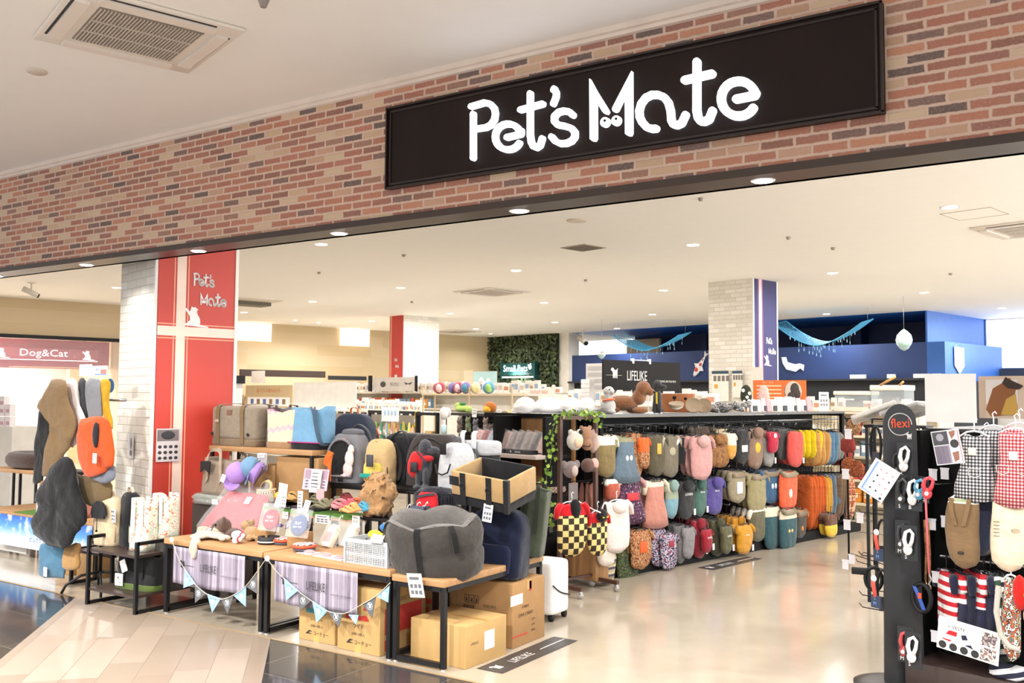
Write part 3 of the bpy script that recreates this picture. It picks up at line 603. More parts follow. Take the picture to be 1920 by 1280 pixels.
# bunting
M_flagb = plain('#8fb9dd', .7); M_flagg = plain('#5d5e61', .7)
def bunting(label, pts, flags):
    t = thing('bunting', label, 'bunting', pts[0]); o = Vector(pts[0]); P = catmull([Vector(p)-o for p in pts], 6)
    MB().tube(P, .0025, n=5).obj('string', plain('#cfc3ae', .8), t)
    MB().ball((0, 0, 0), (.02, .012, .02)).obj('knot', PAPER, t)
    for i, (px, pz, qx, qz, tx, tz, blue) in enumerate(flags):
        a = Vector((px, 4.325-.0, pz))-o; b = Vector((qx, 4.325, qz))-o; c_ = Vector((tx, 4.318, tz))-o
        m = MB().add([a, b, c_, a+Vector((0, .003, 0)), b+Vector((0, .003, 0)), c_+Vector((0, .003, 0))], [(0, 1, 2), (5, 4, 3), (0, 3, 4, 1), (1, 4, 5, 2), (2, 5, 3, 0)])
        f = m.obj('flag', M_flagb if blue else M_flagg, t)
        c0 = (a+b+c_)/3; m = MB(); ang = math.atan2((b-a).z, (b-a).x)
        if blue:
            m.strokes([[(0, 0)]], .036, -.003, -.0015, 1, XF((c0.x, c0.y, c0.z)), 14); m.text('Hello Friends!', .009, XF(((a+b)/2+(c_-(a+b)/2)*.16+Vector((0, -.004, 0))), (0, -ang, 0)), 0, maxw=.06)
        else:
            m.prism(dogshape(.03), -.004, -.002, 1, 'y', XF(c0)); ring = [(.022*cos(q/16*2*pi), .022*sin(q/16*2*pi)) for q in range(17)]; m.strokes([ring], .0016, -.003, -.0015, 1, XF(c0), 4)
        m.obj('print', [plain('#2c4f80', .6), plain('#e9eef2', .6)], f)
def bz(x, y): p = atY(x, y, 4.32); return p
def flagset(L):
    out = []
    for (ax_, ay, bx, by, cx, cy, bl) in L:
        a, b, c_ = bz(ax_, ay), bz(bx, by), bz(cx, cy); out.append((a.x, a.z, b.x, b.z, c_.x, c_.z, bl))
    return out
_f1 = flagset([(346, 1066, 365, 1094, 344, 1102, 1), (364, 1095, 386, 1112, 366, 1130, 0), (387, 1113, 413, 1122, 398, 1148, 1), (413, 1123, 437, 1116, 427, 1151, 0), (436, 1116, 460, 1099, 461, 1137, 1), (459, 1099, 480, 1074, 483, 1113, 0)])
bunting('string of blue and grey pennants across the left table front', [bz(322, 1012), bz(334, 1045), bz(346, 1066), bz(365, 1094), bz(387, 1113), bz(413, 1123), bz(436, 1116), bz(460, 1099), bz(480, 1074), bz(499, 1047)], _f1)
_f2 = flagset([(531, 1083, 558, 1107, 537, 1125, 1), (558, 1107, 584, 1125, 562, 1145, 0), (584, 1126, 613, 1145, 594, 1167, 1), (613, 1145, 642, 1148, 635, 1176, 0), (652, 1152, 671, 1153, 668, 1171, 1), (678, 1133, 704, 1117, 698, 1158, 0), (705, 1118, 729, 1098, 728, 1129, 1)])
bunting('string of blue and grey pennants across the middle table front', [bz(501, 1047), bz(516, 1068), bz(531, 1083), bz(558, 1107), bz(584, 1126), bz(613, 1145), bz(645, 1150), bz(678, 1133), bz(705, 1117), bz(732, 1092)], _f2)
# ---------------------------------------------------------------- cardboard boxes
M_tape = plain('#c79d5e', .35); M_ink = plain('#2b2320', .8); M_inkr = plain('#c0392f', .8)
def carton(label, x0, x1, y0, y1, h, mat=CARD2, marks=None, loc_z=0, rz=0, open_top=False):
    w, d = x1-x0, y1-y0
    t = thing('cardboard_box', label, 'box', ((x0+x1)/2, (y0+y1)/2, loc_z), (0, 0, rz))
    MB().box(-w/2, w/2, -d/2, d/2, 0, h, bev=.004).obj('carton_body', mat, t)
    m = MB(); m.box(-w/2, w/2, -.002, .002, h, h+.0015); m.obj('flap_seam', plain('#6f5330', .8), t)
    m = MB(); m.box(-.025, .025, -d/2-.001, -d/2+.01, 0, h*.12); m.box(-w/2-.001, w/2+.001, -.025, .025, h, h+.001); m.box(w/2-.01, w/2+.001, -.025, .025, h-h*.15, h); m.obj('packing_tape', M_tape, t)
    if marks: m = MB(); marks(m, w, d, h); m.obj('print', [M_ink, M_inkr, plain('#3d7f86', .8), plain('#e9e6e2', .6)], t)
    if open_top:
        MB().box(-w/2, w/2, 0, .004, 0, d*.45, X=XF((0, -d/2, h), (radians(62), 0, 0))).obj('flap', mat, t)
    return t
def mk_wide(m, w, d, h, word='ワイド', red=True):
    X = lambda x, z: XF((x, -d/2-.0015, z))
    m.text(word, .026, X(.0, h*.40), 0, maxw=w*.3); m.text('60枚×4袋入', .02, X(0, h*.28), 0, maxw=w*.45); m.text('コーチョー', .026, X(.04, h*.15), 0, maxw=w*.4)
    m.prism([(-.1, h*.12), (-.07, h*.19), (-.04, h*.18), (-.075, h*.15), (-.04, h*.13)], -d/2-.0015, -d/2, 0)
    k = 1 if red else 2
    m.prism([(-w*.3, h*.5), (w*.25, h*.5), (w*.2, h*.58), (-.02, h*.56), (-w*.1, h*.68), (-w*.3, h*.66)], -d/2-.0015, -d/2, k); m.box(w*.12, w*.3, -d/2-.001, -d/2, h*.66, h*.76, k)
    if red: m.box(w/2, w/2+.001, -d*.4, d*.4, h*.3, h*.7, 1); m.box(w/2, w/2+.001, -d*.4, -d*.1, h*.06, h*.22, 1)
    m.text('紙おむつ', .03, XF((w/2+.0015, 0, h*.8), (0, 0, pi/2)), 0, maxw=d*.7)
carton('square cardboard box printed in black and green under the middle table', -4.59, -4.265, 4.43, 4.85, .36, CARD2, lambda m, w, d, h: mk_wide(m, w, d, h, 'レギュラー', False))
carton('cardboard box with red print under the right end of the middle table', -4.215, -3.86, 4.40, 4.85, .40, CARD2, lambda m, w, d, h: mk_wide(m, w, d, h))
carton('wide low plain cardboard box under the corner table', -3.69, -3.262, 4.49, 4.90, .245, CARD2, lambda m, w, d, h: (m.box(w/2, w/2+.001, -.02, .08, h*.3, h*.75, 3), m.text('LIFELIKE', .014, XF((w/2+.0015, -.12, h*.55), (0, 0, pi/2)), 0)), rz=radians(-2))
def mk_big(m, w, d, h):
    X = lambda x, z: XF((x, -d/2-.0015, z))
    for i in range(3): m.strokes([[(-.12+i*.04, h*.62), (-.09+i*.04, h*.62), (-.09+i*.04, h*.74), (-.12+i*.04, h*.74), (-.12+i*.04, h*.62)]], .003, -d/2-.001, -d/2); m.prism([(-.112+i*.04, h*.64), (-.098+i*.04, h*.64), (-.105+i*.04, h*.72)], -d/2-.001, -d/2)
    m.text('取扱注意', .022, X(-.085, h*.56), 0, maxw=.13); m.text('MARUWA', .02, X(.08, h*.6), 0, maxw=.1)
    Y = lambda y, z: XF((w/2+.0015, y, z), (0, 0, pi/2))
    m.text('天地無用', .02, Y(-.05, h*.6), 0, maxw=.15); m.text('DIVA CARRY', .022, Y(-.04, h*.48), 0, maxw=.18)
    for k, s_ in enumerate(('G.W.', 'N.W.', 'MEAS.')): m.text(s_, .014, Y(.05, h*.36-k*.035), 0, maxw=.06)
    m.box(w/2, w/2+.001, -.22, -.08, h*.66, h*.82, 3); m.box(w/2, w/2+.001, .0, .03, h*.82, h*.98, 1); m.box(w/2, w/2+.001, -.2, -.02, h*.16, h*.18, 1)
carton('tall brown cardboard box with handling marks under the navy bag', -3.80, -3.285, 5.01, 5.40, .405, CARD, mk_big)
carton('brown cardboard box with red lettering in the shade under the middle table', -4.15, -3.83, 4.95, 5.40, .33, CARD, mk_wide)
carton('pale brown box with barcode standing behind the middle table legs', -4.95, -4.45, 5.15, 5.50, .35, CARD, mk_big)
carton('brown box at the back under the left table', -5.45, -5.02, 5.3, 5.65, .30, CARD, mk_big)
carton('dark brown cardboard box behind the two middle legs', -4.36, -4.16, 4.95, 5.4, .42, CARD)
carton('large brown cardboard box standing on the lower riser', -5.62, -5.16, 5.15, 5.42, .36, CARD, lambda m, w, d, h: m.prism([(.16+.02*cos(q*pi/6), h*.62+.04*sin(q*pi/6)) for q in range(12)], -d/2-.001, -d/2), loc_z=.755)
carton('kraft box with cut hand hole under the tote shelf', -5.92, -5.64, 5.15, 5.40, .28, CARD, lambda m, w, d, h: m.prism([(.05+.018*cos(q*pi/6), h*.5+.035*sin(q*pi/6)) for q in range(12)], -d/2-.001, -d/2), loc_z=.76)
MB().box(-6.0, -5.13, 5.13, 5.44, .73, .754).obj('riser_board', plain('#8d6e4c', .6), label='brown support board under the cardboard boxes on the riser', cat='board')
# floor mats with LIFELIKE
for (x0, y0, x1, y1, w, lab) in ((-3.225, 4.54, -3.045, 5.42, .18, 'dark floor sticker with white lettering beside the corner boxes'), (-3.39, 8.34, -3.06, 9.20, .17, 'dark floor sticker with white lettering at the foot of the clothing rack')):
    if y0 > 8: A = Vector((-3.315, 8.34, 0)); B = Vector((-3.145, 9.205, 0))
    else: A = Vector(((x0+x1)/2, y0, 0)); B = Vector(((x0+x1)/2, y1, 0))
    d_ = B-A; L = d_.length; rz = math.atan2(d_.y, d_.x)
    t = thing('floor_sticker', lab, 'floor sticker', (A+B)/2+Vector((0, 0, .002)), (0, 0, rz))
    MB().box(-L/2, L/2, -w/2, w/2, 0, .0015).obj('sheet', plain('#3c3a3a', .4), t)
    m = MB(); X = XF((0, 0, .0025), (-pi/2, 0, 0)); m.text('LIFELIKE', .06, X @ XF((-.1, 0, 0)), 0, sx=.75); m.prism(dogshape(.07), -.0005, 0, 0, 'y', X @ XF((-.36, 0, 0))); m.box(.12, .42, -.003, .003, .001, .003); m.text('AWESOME LIFE FOR PETS', .014, X @ XF((.28, 0, 0)), 0, maxw=.28)
    m.obj('print', plain('#d9d6d2', .5), t)
# white suitcase
t = thing('suitcase', 'white hard-shell suitcase on wheels behind the corner table', 'suitcase', (-3.54, 5.86, 0), (0, 0, radians(0)))
m = MB(); soft(m, [(.05, .9, .9), (.07, 1, 1), (.2, 1, 1), (.38, 1, 1), (.415, .9, .9), (.425, .6, .6)], .23, .26, 6, wob=0); m.obj('shell', plain('#eeecea', .25), t)
m = MB(); ribbon(m, [(.117, -.12, .26), (.119, -.02, .2), (.119, .12, .16)], .01, (0, 0, 1), .006); m.obj('seam_strap', BLACKM, t)
for sx in (-1, 1):
    for sy in (-1, 1): m = MB(); m.cyl(0, 0, -.012, .012, .024, X=XF((sx*.085, sy*.09, .025), (0, pi/2, 0)), n=14); m.box(sx*.085-.016, sx*.085+.016, sy*.09-.02, sy*.09+.01, .03, .06); m.obj('wheel', BLACKM, t)
# ================================================================ goods on and around the tables
def backpack(label, loc, w, d, h, c1, c2, c3, rot=(0, 0, 0), pocket=True, seed=1, e=3.2, name='backpack', cat='backpack', window=None):
    t = thing(name, label, cat, loc, rot); F1 = fabric(c1); F2 = fabric(c2); F3 = fabric(c3)
    m = MB(); soft(m, [(0, .9, .85), (.02, 1, 1), (h*.5, 1.02, 1.0), (h*.8, .95, .85), (h*.95, .72, .6), (h, .4, .35)], w, d, e, seed=seed); m.obj('body', F1, t)
    if pocket:
        m = MB(); soft(m, [(h*.08, .9, .8), (h*.12, 1, 1), (h*.4, 1, 1), (h*.48, .85, .7)], w*.72, d*.35, 3.5, cx=0, X=XF((0, -d*.47, 0)), seed=seed+1); m.obj('pocket', F2, t)
    m = MB(); P = [(w*.5*cos(a)*.96, -d*.28, h*.08+h*.86*max(0, sin(a))**.8) for a in [pi*i/16 for i in range(17)]]; m.tube(P, .006, n=5); m.obj('zip_piping', F3, t)
    m = MB(); ribbon(m, [(-.035, 0, h*.97), (-.03, -.005, h*1.08), (.03, -.005, h*1.08), (.035, 0, h*.97)], .022, (0, 1, 0), .005); m.obj('handle', F3, t)
    for sx in (-1, 1):
        m = MB(); ribbon(m, [(sx*w*.28, d*.40, h*.9), (sx*w*.38, d*.62, h*.6), (sx*w*.4, d*.6, h*.3), (sx*w*.4, d*.42, h*.08)], .045, (1, 0, 0), .012); m.obj('shoulder_strap', F3, t)
    if window:
        m = MB(); m.prism([(w*.30*cos(q*pi/10)*1.0, h*.5+h*.3*math.copysign(abs(sin(q*pi/10))**.7, sin(q*pi/10))) for q in range(20)], -d*.54, -d*.50); m.obj('mesh_window', plain(window, .9), t)
    return t
def tote(label, loc, w, d, h, c1, c2, rot=(0, 0, 0), base=None, hc=None, flare=1.12, mat=None, seed=3, handles=True, hh=.12, name='tote_bag', sag=.0, hw=.025):
    t = thing(name, label, 'bag', loc, rot); F1 = mat or fabric(c1)
    m = MB(); n = 32; R = random.Random(seed); rings = []
    for i in range(9):
        u = i/8; k = .93+(flare-.93)*u; rings.append([(x*(1+.02*sin(7*z+3*u)), y*(1-.35*u*(1-abs(x)/(w*.6))), z-sag*u*(1-(x/w*2)**2)+.008*sin(x*40+seed)*u) for x, y, z in sring(w*k, d*(1-.15*u), h*u, 5, n, 0, 0, .012, 5, u*2+seed)])
    rings.append([(x*.97, y*.9, z-.01) for x, y, z in rings[-1]]); rings.append([(x*.9, y*.8, .03) for x, y, z in rings[0]])
    m.loft(rings, 0, True); m.obj('body', F1, t)
    if base: m = MB(); soft(m, [(-.002, .95, 1.0), (.01, 1.02, 1.04), (h*.16, 1.02, 1.03), (h*.17, .95, .98)], w*.96, d, 5, wob=0); m.obj('base_panel', fabric(base), t)
    if handles:
        for s_ in (-1, 1):
            m = MB(); ribbon(m, [(-w*.22, s_*d*.46, h*.35), (-w*.21, s_*d*.46, h*.98), (-w*.15, s_*d*.4, h+hh*.8), (0, s_*d*.36, h+hh), (w*.15, s_*d*.4, h+hh*.8), (w*.21, s_*d*.46, h*.98), (w*.22, s_*d*.46, h*.35)], hw, (1, 0, .0) if hh < .05 else (.7, 0, .7), .005); m.obj('handle', fabric(hc or c2), t)
    return t
def plush(name, label, loc, parts, mat, extra=(), rot=(0, 0, 0), vox=.008, cat='soft toy', sc=1.0, group=None):
    """one fused soft body; parts: (centre, radii)"""
    t = thing(name, label, cat, loc, rot, group)
    m = MB()
    for c, r in parts: m.ball(tuple(x*sc for x in c), tuple(x*sc for x in r) if isinstance(r, tuple) else r*sc, n=14)
    o = m.obj('body', mat, t); md = o.modifiers.new('fuse', 'REMESH'); md.mode = 'VOXEL'; md.voxel_size = vox; md.use_smooth_shade = True
    for nm, mt, fn in extra:
        m = MB(); fn(m); o = m.obj(nm, mt, t)
        if sc != 1: o.scale = (sc,)*3
    return t
EYE_M = plain('#0e0c0b', .15); 
# --- round grey bed on the corner table
t = thing('pet_bed', 'round quilted grey pet bed with black straps standing on the corner table', 'pet bed', (-3.60, 4.63, .505), (radians(10), 0, 0)); w, d, h = .64, .48, .34
GB = fabric('#3d3935', folds=1.4); GI = fabric('#625e5b', folds=1.6)
m = MB(); n = 64; rings = []
def br(k, z, dz=0): return [(w/2*k*cos(a)*(1+.018*abs(sin(4*a))), d/2*k*sin(a)*(1+.018*abs(sin(4*a))), z+dz*abs(sin(2.5*a+.6))) for a in [2*pi*i/n for i in range(n)]]
for k, z, dz in [(.70, .0, 0), (.84, .0, 0), (.95, .03, 0), (1.0, .09, 0), (1.02, .15, 0), (.985, .17, 0), (1.02, .20, 0), (1.04, .26, .01), (1.0, .31, .02), (.93, .33, .03)]: rings.append(br(k, z, dz))
m.loft(rings, 0, False); m.crumple(.008, 10, 1); m.obj('body', GB, t)
m = MB(); m.loft([br(.935, .328, .03), br(.86, .335, .035), br(.74, .31, .03), br(.66, .22, 0), br(.64, .14, 0), br(.02, .13, 0)], 0, False); m.obj('inner_bolster', GI, t)
for a, s in ((-1.35, 1), (-2.45, 1), (-.62, 1)):
    x, y = w/2*cos(a), d/2*sin(a); dx, dy = -sin(a), cos(a)
    m = MB(); ribbon(m, [(x*.72, y*.72, .32), (x*.95, y*.98, .345), (x*1.06, y*1.08, .27), (x*1.03, y*1.05, .17), (x*1.045, y*1.05, .12), (x*.97, y*.97, .03)] if a != -.62 else [(x*.95, y*.95, .35), (x*1.08, y*1.12, .30), (x*1.13, y*1.12, .2)], .035, (dx, dy, 0), .006); m.obj('strap', fabric('#141414'), t)
card(t, .105, .145, (.075, -.30, .03), (0, radians(-4), radians(4)), 'icons', 'paper_tag')
# --- beige drive box, tilted, over a navy bag
t = thing('box_bed', 'open tan canvas box bed with black straps tilted on top of the navy bag', 'pet bed', (-3.44, 5.02, .925), (radians(12), radians(6), radians(1))); w, d, h = .42, .33, .20
T_ = fabric('#b08f60', folds=.5); BL = fabric('#17171a', folds=.5)
m = MB(); m.box(-w/2, w/2, -d/2, d/2, 0, h*.3); m.obj('base', BL, t)
for s, nm in ((-1, 'front'), (1, 'back')): MB().box(-w/2, w/2, s*d/2-.011, s*d/2+.011, h*.3, h*1.08, bev=.008).obj('side_panel', T_ if s < 0 else BL, t)
for s in (-1, 1): MB().box(s*w/2-.011, s*w/2+.011, -d/2, d/2, h*.3, h*1.08, bev=.008).obj('side_panel', T_, t)
MB().box(-w/2+.012, w/2-.012, -d/2+.012, d/2-.012, h*.3, h*.33).box(-w/2+.012, w/2-.012, -d/2+.0115, -d/2+.0135, h*.3, h*1.05).box(w/2-.0135, w/2-.0118, -d/2+.012, d/2-.012, h*.3, h*.9).obj('lining', BL, t)
for x in (-.12, .08): m = MB(); m.box(x-.02, x+.02, -d/2-.017, -d/2-.011, .0, h*1.07); m.tube([(x+.02*cos(q*pi/6), -d/2-.02, h*.66+.018*sin(q*pi/6)) for q in range(13)], .003, n=5); m.obj('strap', BL, t)
MB().box(w/2-.02, w/2+.015, -d/2-.015, -d/2+.012, .0, h*1.08).obj('corner_binding', BL, t); m = MB(); m.box(-w/2-.014, -w/2+.06, -d/2-.016, -d/2-.011, h*.62, h*.92, bev=.002); m.obj('grip_patch', BL, t)
card(t, .07, .11, (.08, -d/2-.03, -.01), (radians(-15), 0, 0), 'icons', 'paper_tag')
t = backpack('navy blue carrier bag leaning under the tan box bed', (-3.50, 5.14, .42), .38, .26, .44, '#101830', '#131c38', '#101421', (radians(-4), radians(3), .2), e=6, seed=5)
tote('dark olive soft bag hanging open behind the navy bag', (-3.37, 5.36, .54), .17, .2, .44, '#454b3c', '#34392e', (0, radians(5), .3), hh=.03, seed=8)
# --- top shelf: duffel, totes
p = Vector((-6.17, 5.13, 0)); X0 = p
t = thing('duffel_bag', 'taupe boxy duffel bag with brown straps and a leather patch on the upper shelf', 'bag', (p.x, p.y+.19, 1.175), (0, 0, radians(0))); w, d, h = .56, .32, .33
m = MB(); soft(m, [(0, .97, .97), (.015, 1, 1), (h*.18, 1.0, 1.0)], w, d, 8, wob=.003); m.obj('base_panel', fabric('#7b6a54'), t)
m = MB(); soft(m, [(h*.18, 1.0, 1.0), (h*.5, 1.01, 1.01), (h*.9, 1.0, 1), (h*.97, .97, .94), (h, .85, .8)], w, d, 7, wob=.006, seed=4); m.obj('body', fabric('#8d8170', folds=1.2), t)
for x in (-.17, .13): m = MB(); ribbon(m, [(x, -d/2-.004, .02), (x, -d/2-.007, h*.5), (x, -d/2-.006, h*.93), (x, -d/2+.05, h+.012), (x, d/2-.05, h+.012), (x, d/2, h*.9)], .045, (1, 0, 0), .005); m.obj('strap', fabric('#7a6446', folds=.4), t)
m = MB(); m.box(-.19, -.15, -d/2-.02, -d/2-.008, h*.58, h*.66, bev=.003); m.obj('buckle', plain('#d8d2c8', .25, .8), t); MB().box(-.06, 0, -d/2-.006, -d/2-.001, h*.78, h*.9).obj('leather_patch', plain('#7d5a48', .6), t)
for x in (-.24, .20): m = MB(); m.cyl(0, 0, 0, .006, .014, X=XF((x, -d/2-.003, h*.3), (pi/2, 0, 0)), n=12); m.obj('eyelet', plain('#2b2724', .4), t)
tote('dark grey brown nylon bag squeezed between the duffel and the zigzag tote', (p.x+.40, p.y+.22, 1.175), .20, .25, .32, '#5b5157', '#4a4147', flare=1.0, hh=.02, seed=2)
M_zig = NT('zigzag'); sx = M_zig.n('SeparateXYZ', {0: M_zig.coord()}); zz = M_zig.math('ABSOLUTE', M_zig.math('SUBTRACT', M_zig.math('FRACT', M_zig.math('MULTIPLY', sx.outputs[0], 16.)), .5))
f = M_zig.math('FRACT', M_zig.math('MULTIPLY', M_zig.math('ADD', M_zig.math('SUBTRACT', sx.outputs[2], M_zig.math('MULTIPLY', sx.outputs[0], .15)), M_zig.math('MULTIPLY', zz, .06)), 6.5)); M_zig.bump(M_zig.noise(M_zig.coord(), 9, 3), .6, .03)
M_zig = M_zig.done(M_zig.ramp(f, [(0, '#e0a9b4'), (.2, '#ebcfab')], True), .85)
q = Vector((-5.63, 5.14, 0)); tote('cream tote with pink zigzag lines on the upper shelf', (q.x+.0, q.y+.12, 1.175), .29, .20, .31, '#ecd4b2', '#c79a6e', (0, 0, .05), base='#9b7a5a', mat=M_zig, flare=1.14, handles=False, seed=4, sag=.02)
q = Vector((-5.36, 5.15, 0)); t = tote('sky blue tote with a black and pink base on the upper shelf', (q.x, q.y+.14, 1.175), .33, .22, .33, '#6f9dbd', '#5a7f9c', (0, 0, .06), base='#15171c', hc='#52728c', flare=1.1, handles=False, sag=.025, seed=6); m = MB(); [ribbon(m, [(.02+.04*k, -.06, .33), (.10+.02*k, -.12, .29), (.14+.02*k, -.13, .16), (.17+.02*k, -.11, .05), (.19, -.05, .04)], .022, (1, 0, .3), .005) for k in (0, 1)]; m.obj('handle', fabric('#41586c'), t)
MB().box(-.165, .165, -.118, -.112, .052, .060).obj('pink_piping', plain('#b02b78', .5), t)
# --- pet carriers on the black riser
q = atZ(655, 903, .93)
t = thing('pet_carrier', 'grey pet backpack carrier with an arched opening and orange trimmed side window', 'pet carrier', (atY(657, 860, 5.40).x, 5.40, .93), (0, 0, radians(12))); w, d, h = .34, .26, .37
GC = fabric('#77767a', folds=.4)
m = MB(); soft(m, [(0, .98, 1), (.03, 1, 1), (h*.5, .92, .9), (h*.85, .74, .7), (h*.97, .6, .55), (h, .5, .4)], w, d, 5, wob=.004); m.obj('body', GC, t)
A = [(.105*cos(a)*(1 if sin(a) > 0 else 1), (.20+.12*sin(a)) if sin(a) > 0 else .06) for a in [pi*i/12 for i in range(13)]]; A = [(x, z) for x, z in A]
tilt = radians(5)
m = MB(); m.prism([(-.11, .05)]+[(.105*cos(pi-a), .22+.11*sin(a)) for a in [pi*i/12 for i in range(13)]]+[(.11, .05)], -.008, .004, 0, 'y', XF((-.01, -d/2-.010, -.0), (-tilt, 0, 0))); m.obj('opening', plain('#121214', .9), t)
m = MB(); m.tube([(x, -.012, z) for x, z in [(-.11, .05)]+[(.107*cos(pi-a), .22+.112*sin(a)) for a in [pi*i/12 for i in range(13)]]+[(.11, .05)]], .011, n=6, X=XF((-.01, -d/2-.012, 0), (-tilt, 0, 0)), closed=True); m.obj('opening_rim', GC, t)
m = MB(); m.prism([(-.09, .06), (.08, .05), (.09, .2), (.03, .29), (-.06, .26)], 0, .006, 0, 'x', XF((w/2*.93-.0, 0, .02), (0, -radians(14), 0))); m.obj('side_window', plain('#151517', .8), t)
m = MB(); m.tube([(.008, y, z) for y, z in [(-.09, .06), (.08, .05), (.09, .2), (.03, .29), (-.06, .26)]], .006, n=5, X=XF((w/2*.93-.0, 0, .02), (0, -radians(14), 0)), closed=True); m.obj('window_trim', fabric('#d8762b'), t)
m = MB(); soft(m, [(.0, .5, .5), (.02, 1, 1), (.05, .9, .8), (.06, .3, .3)], .17, .12, 3, X=XF((.02, 0, h-.02)), seed=3); m.obj('folded_flap', fabric('#5f5e62'), t)
m = MB(); ribbon(m, [(-.02, .02, h), (.03, .05, h+.07), (.11, .06, h+.03), (.15, .06, h-.05)], .035, (0, 1, 0), .008); m.obj('handle', fabric('#3b3a3e'), t)
m = MB(); m.box(-.025, .02, -d/2-.012, -d/2-.004, .01, .05, bev=.003); m.obj('clasp', plain('#222226', .4), t); MB().box(-.045, .02, -d/2*.62-.014, -d/2*.62-.008, h*.86, h*.92).obj('brand_label', plain('#b07a68', .6), t)
plush('fabric_cat', 'pale pink cushion figure sitting inside the grey carrier opening', (atY(652, 880, 5.27).x, 5.27, .975), [((0, 0, .06), (.05, .02, .06)), ((.015, 0, .14), (.045, .02, .07)), ((.03, 0, .21), (.03, .018, .04)), ((-.04, -.01, .01), (.035, .012, .012))], fabric('#e6cfcb'), cat='cushion')
q = atZ(655, 903, .93); backpack('tall dark navy backpack with an orange zip behind the grey carrier', (atY(664, 830, 5.72).x, 5.72, .93), .38, .20, .52, '#2b3242', '#232936', '#c4672e', (0, 0, .1), False, 7, 5)
q = atZ(712, 893, .93)
t = backpack('sand backpack fitted with a small yellow dog pack and teal trim', (atY(714, 860, 5.38).x, 5.38, .93), .23, .18, .34, '#c6a878', '#d9c05c', '#3d3a36', (0, 0, .0), True, 9)
m = MB(); m.box(.0, .06, -.165, -.15, .14, .23, bev=.003); m.obj('printed_tag', plain('#3c3f44', .5), t); m = MB(); soft(m, [(.0, .9, .9), (.01, 1, 1), (.03, .9, .9)], .18, .05, 3, X=XF((0, -.13, .055))); m.obj('teal_trim', fabric('#1f8f82'), t)
q = atZ(762, 895, .93); 
t = thing('pet_carrier', 'black soft carrier bag behind the sand backpack', 'pet carrier', (atY(765, 860, 5.6).x, 5.62, .93), (0, 0, .05)); m = MB(); soft(m, [(0, .97, 1), (.02, 1, 1), (.3, .98, .95), (.36, .9, .7), (.38, .6, .5)], .36, .26, 6, wob=.01); m.obj('body', fabric('#1d1d21'), t)
m = MB(); ribbon(m, [(-.15, -.13, .1), (-.1, -.14, .30), (0, -.1, .40), (.1, -.14, .30), (.15, -.13, .1)], .03, (0, 1, 0), .006); m.obj('strap', BLACKF, t)
q = atZ(815, 905, .93)
t = thing('pet_carrier', 'wide brown-black backpack carrier behind the blue toy dog', 'pet carrier', (atY(815, 860, 5.55).x, 5.57, .93), (0, 0, .08)); m = MB(); soft(m, [(0, .97, 1), (.02, 1, 1), (.2, 1, .95), (.33, .85, .7), (.38, .6, .5)], .44, .28, 4, wob=.01); m.obj('body', fabric('#3b3432'), t)
m = MB(); m.tube([(.2*cos(a), -.13+.03*sin(a), .04+.31*sin(a)) for a in [pi*i/14 for i in range(15)]], .007, n=5); m.obj('piping', fabric('#222020'), t)
NV = fur('#262c3c', '#171b27', 200)
q = atZ(803, 912, .93)
t = plush('plush_dog', 'dark blue stuffed dog in a red harness sitting before the carriers', (atY(797, 870, 5.34).x, 5.34, .93), [((0, 0, .16), (.055, .05, .13)), ((.005, -.01, .30), (.05, .05, .055)), ((.07, -.015, .275), (.055, .033, .03)), ((.12, -.015, .265), (.02, .02, .018)), ((-.03, -.04, .07), (.026, .03, .08)), ((.03, -.04, .07), (.026, .03, .08)), ((-.03, -.06, .01), (.03, .04, .02)), ((.03, -.06, .01), (.03, .04, .02)), ((-.035, .0, .26), (.018, .022, .06))], NV,
    [('harness', fabric('#c3252b'), lambda m: (soft(m, [(-.1, .5, .5), (-.07, .95, .9), (0, 1.1, 1), (.07, .9, .9), (.09, .5, .6)], .14, .12, 2.5, X=XF((-.055, .0, .17), (0, .2, 0))), m.ball((.035, -.03, .215), (.05, .035, .025)))),
     ('strap', plain('#2d2f38', .5), lambda m: ribbon(m, [(-.04, -.07, .28), (0, -.085, .24), (.05, -.08, .19)], .016, (0, 0, 1), .004)),
     ('printed_tag', plain('#1c1c20', .5), lambda m: m.box(-.075, -.02, -.09, -.078, .12, .19, bev=.003)), ('eye', EYE_M, lambda m: m.ball((.06, -.05, .30), .007, n=8))], rot=(0, 0, .2), vox=.007)
q = atZ(862, 925, .88)
t = backpack('light grey hard backpack carrier with a black buckle and curved pocket', (atY(857, 880, 5.3).x, 5.3, .85), .28, .2, .42, '#b9bbbe', '#c5c7ca', '#55565a', (0, 0, -.25), False, 11, 3)
MB().box(-.03, .03, -.135, -.12, .34, .42, bev=.005).obj('buckle', BLACKM, t); m = MB(); m.tube([(-.08, -.128, .27), (-.06, -.132, .21), (0, -.135, .2), (.06, -.132, .22), (.085, -.128, .28)], .006, n=5); m.obj('pocket_edge', BLACKF, t)
t = thing('pet_carrier', 'black and grey striped carrier bag right of the light grey backpack', 'pet carrier', (atY(902, 880, 5.5).x, 5.5, .85), (0, 0, -.2)); m = MB(); soft(m, [(0, .97, 1), (.02, 1, 1), (.35, 1, .95), (.40, .9, .8), (.42, .7, .6)], .26, .2, 5, wob=.008); m.obj('body', fabric('#18181b'), t)
for x in (-.07, .05): m = MB(); ribbon(m, [(x, -.10, .5), (x+.0, -.122, .44), (x+.02, -.12, .1)], .04, (1, 0, 0), .01); m.obj('strap', fabric('#c3c4c7'), t)
m = MB(); soft(m, [(0, 1, 1), (.08, 1, 1), (.1, .8, .8)], .27, .205, 5, X=XF((0, 0, .33)), wob=0); m.obj('top_cover', fabric('#b3b4b7'), t)
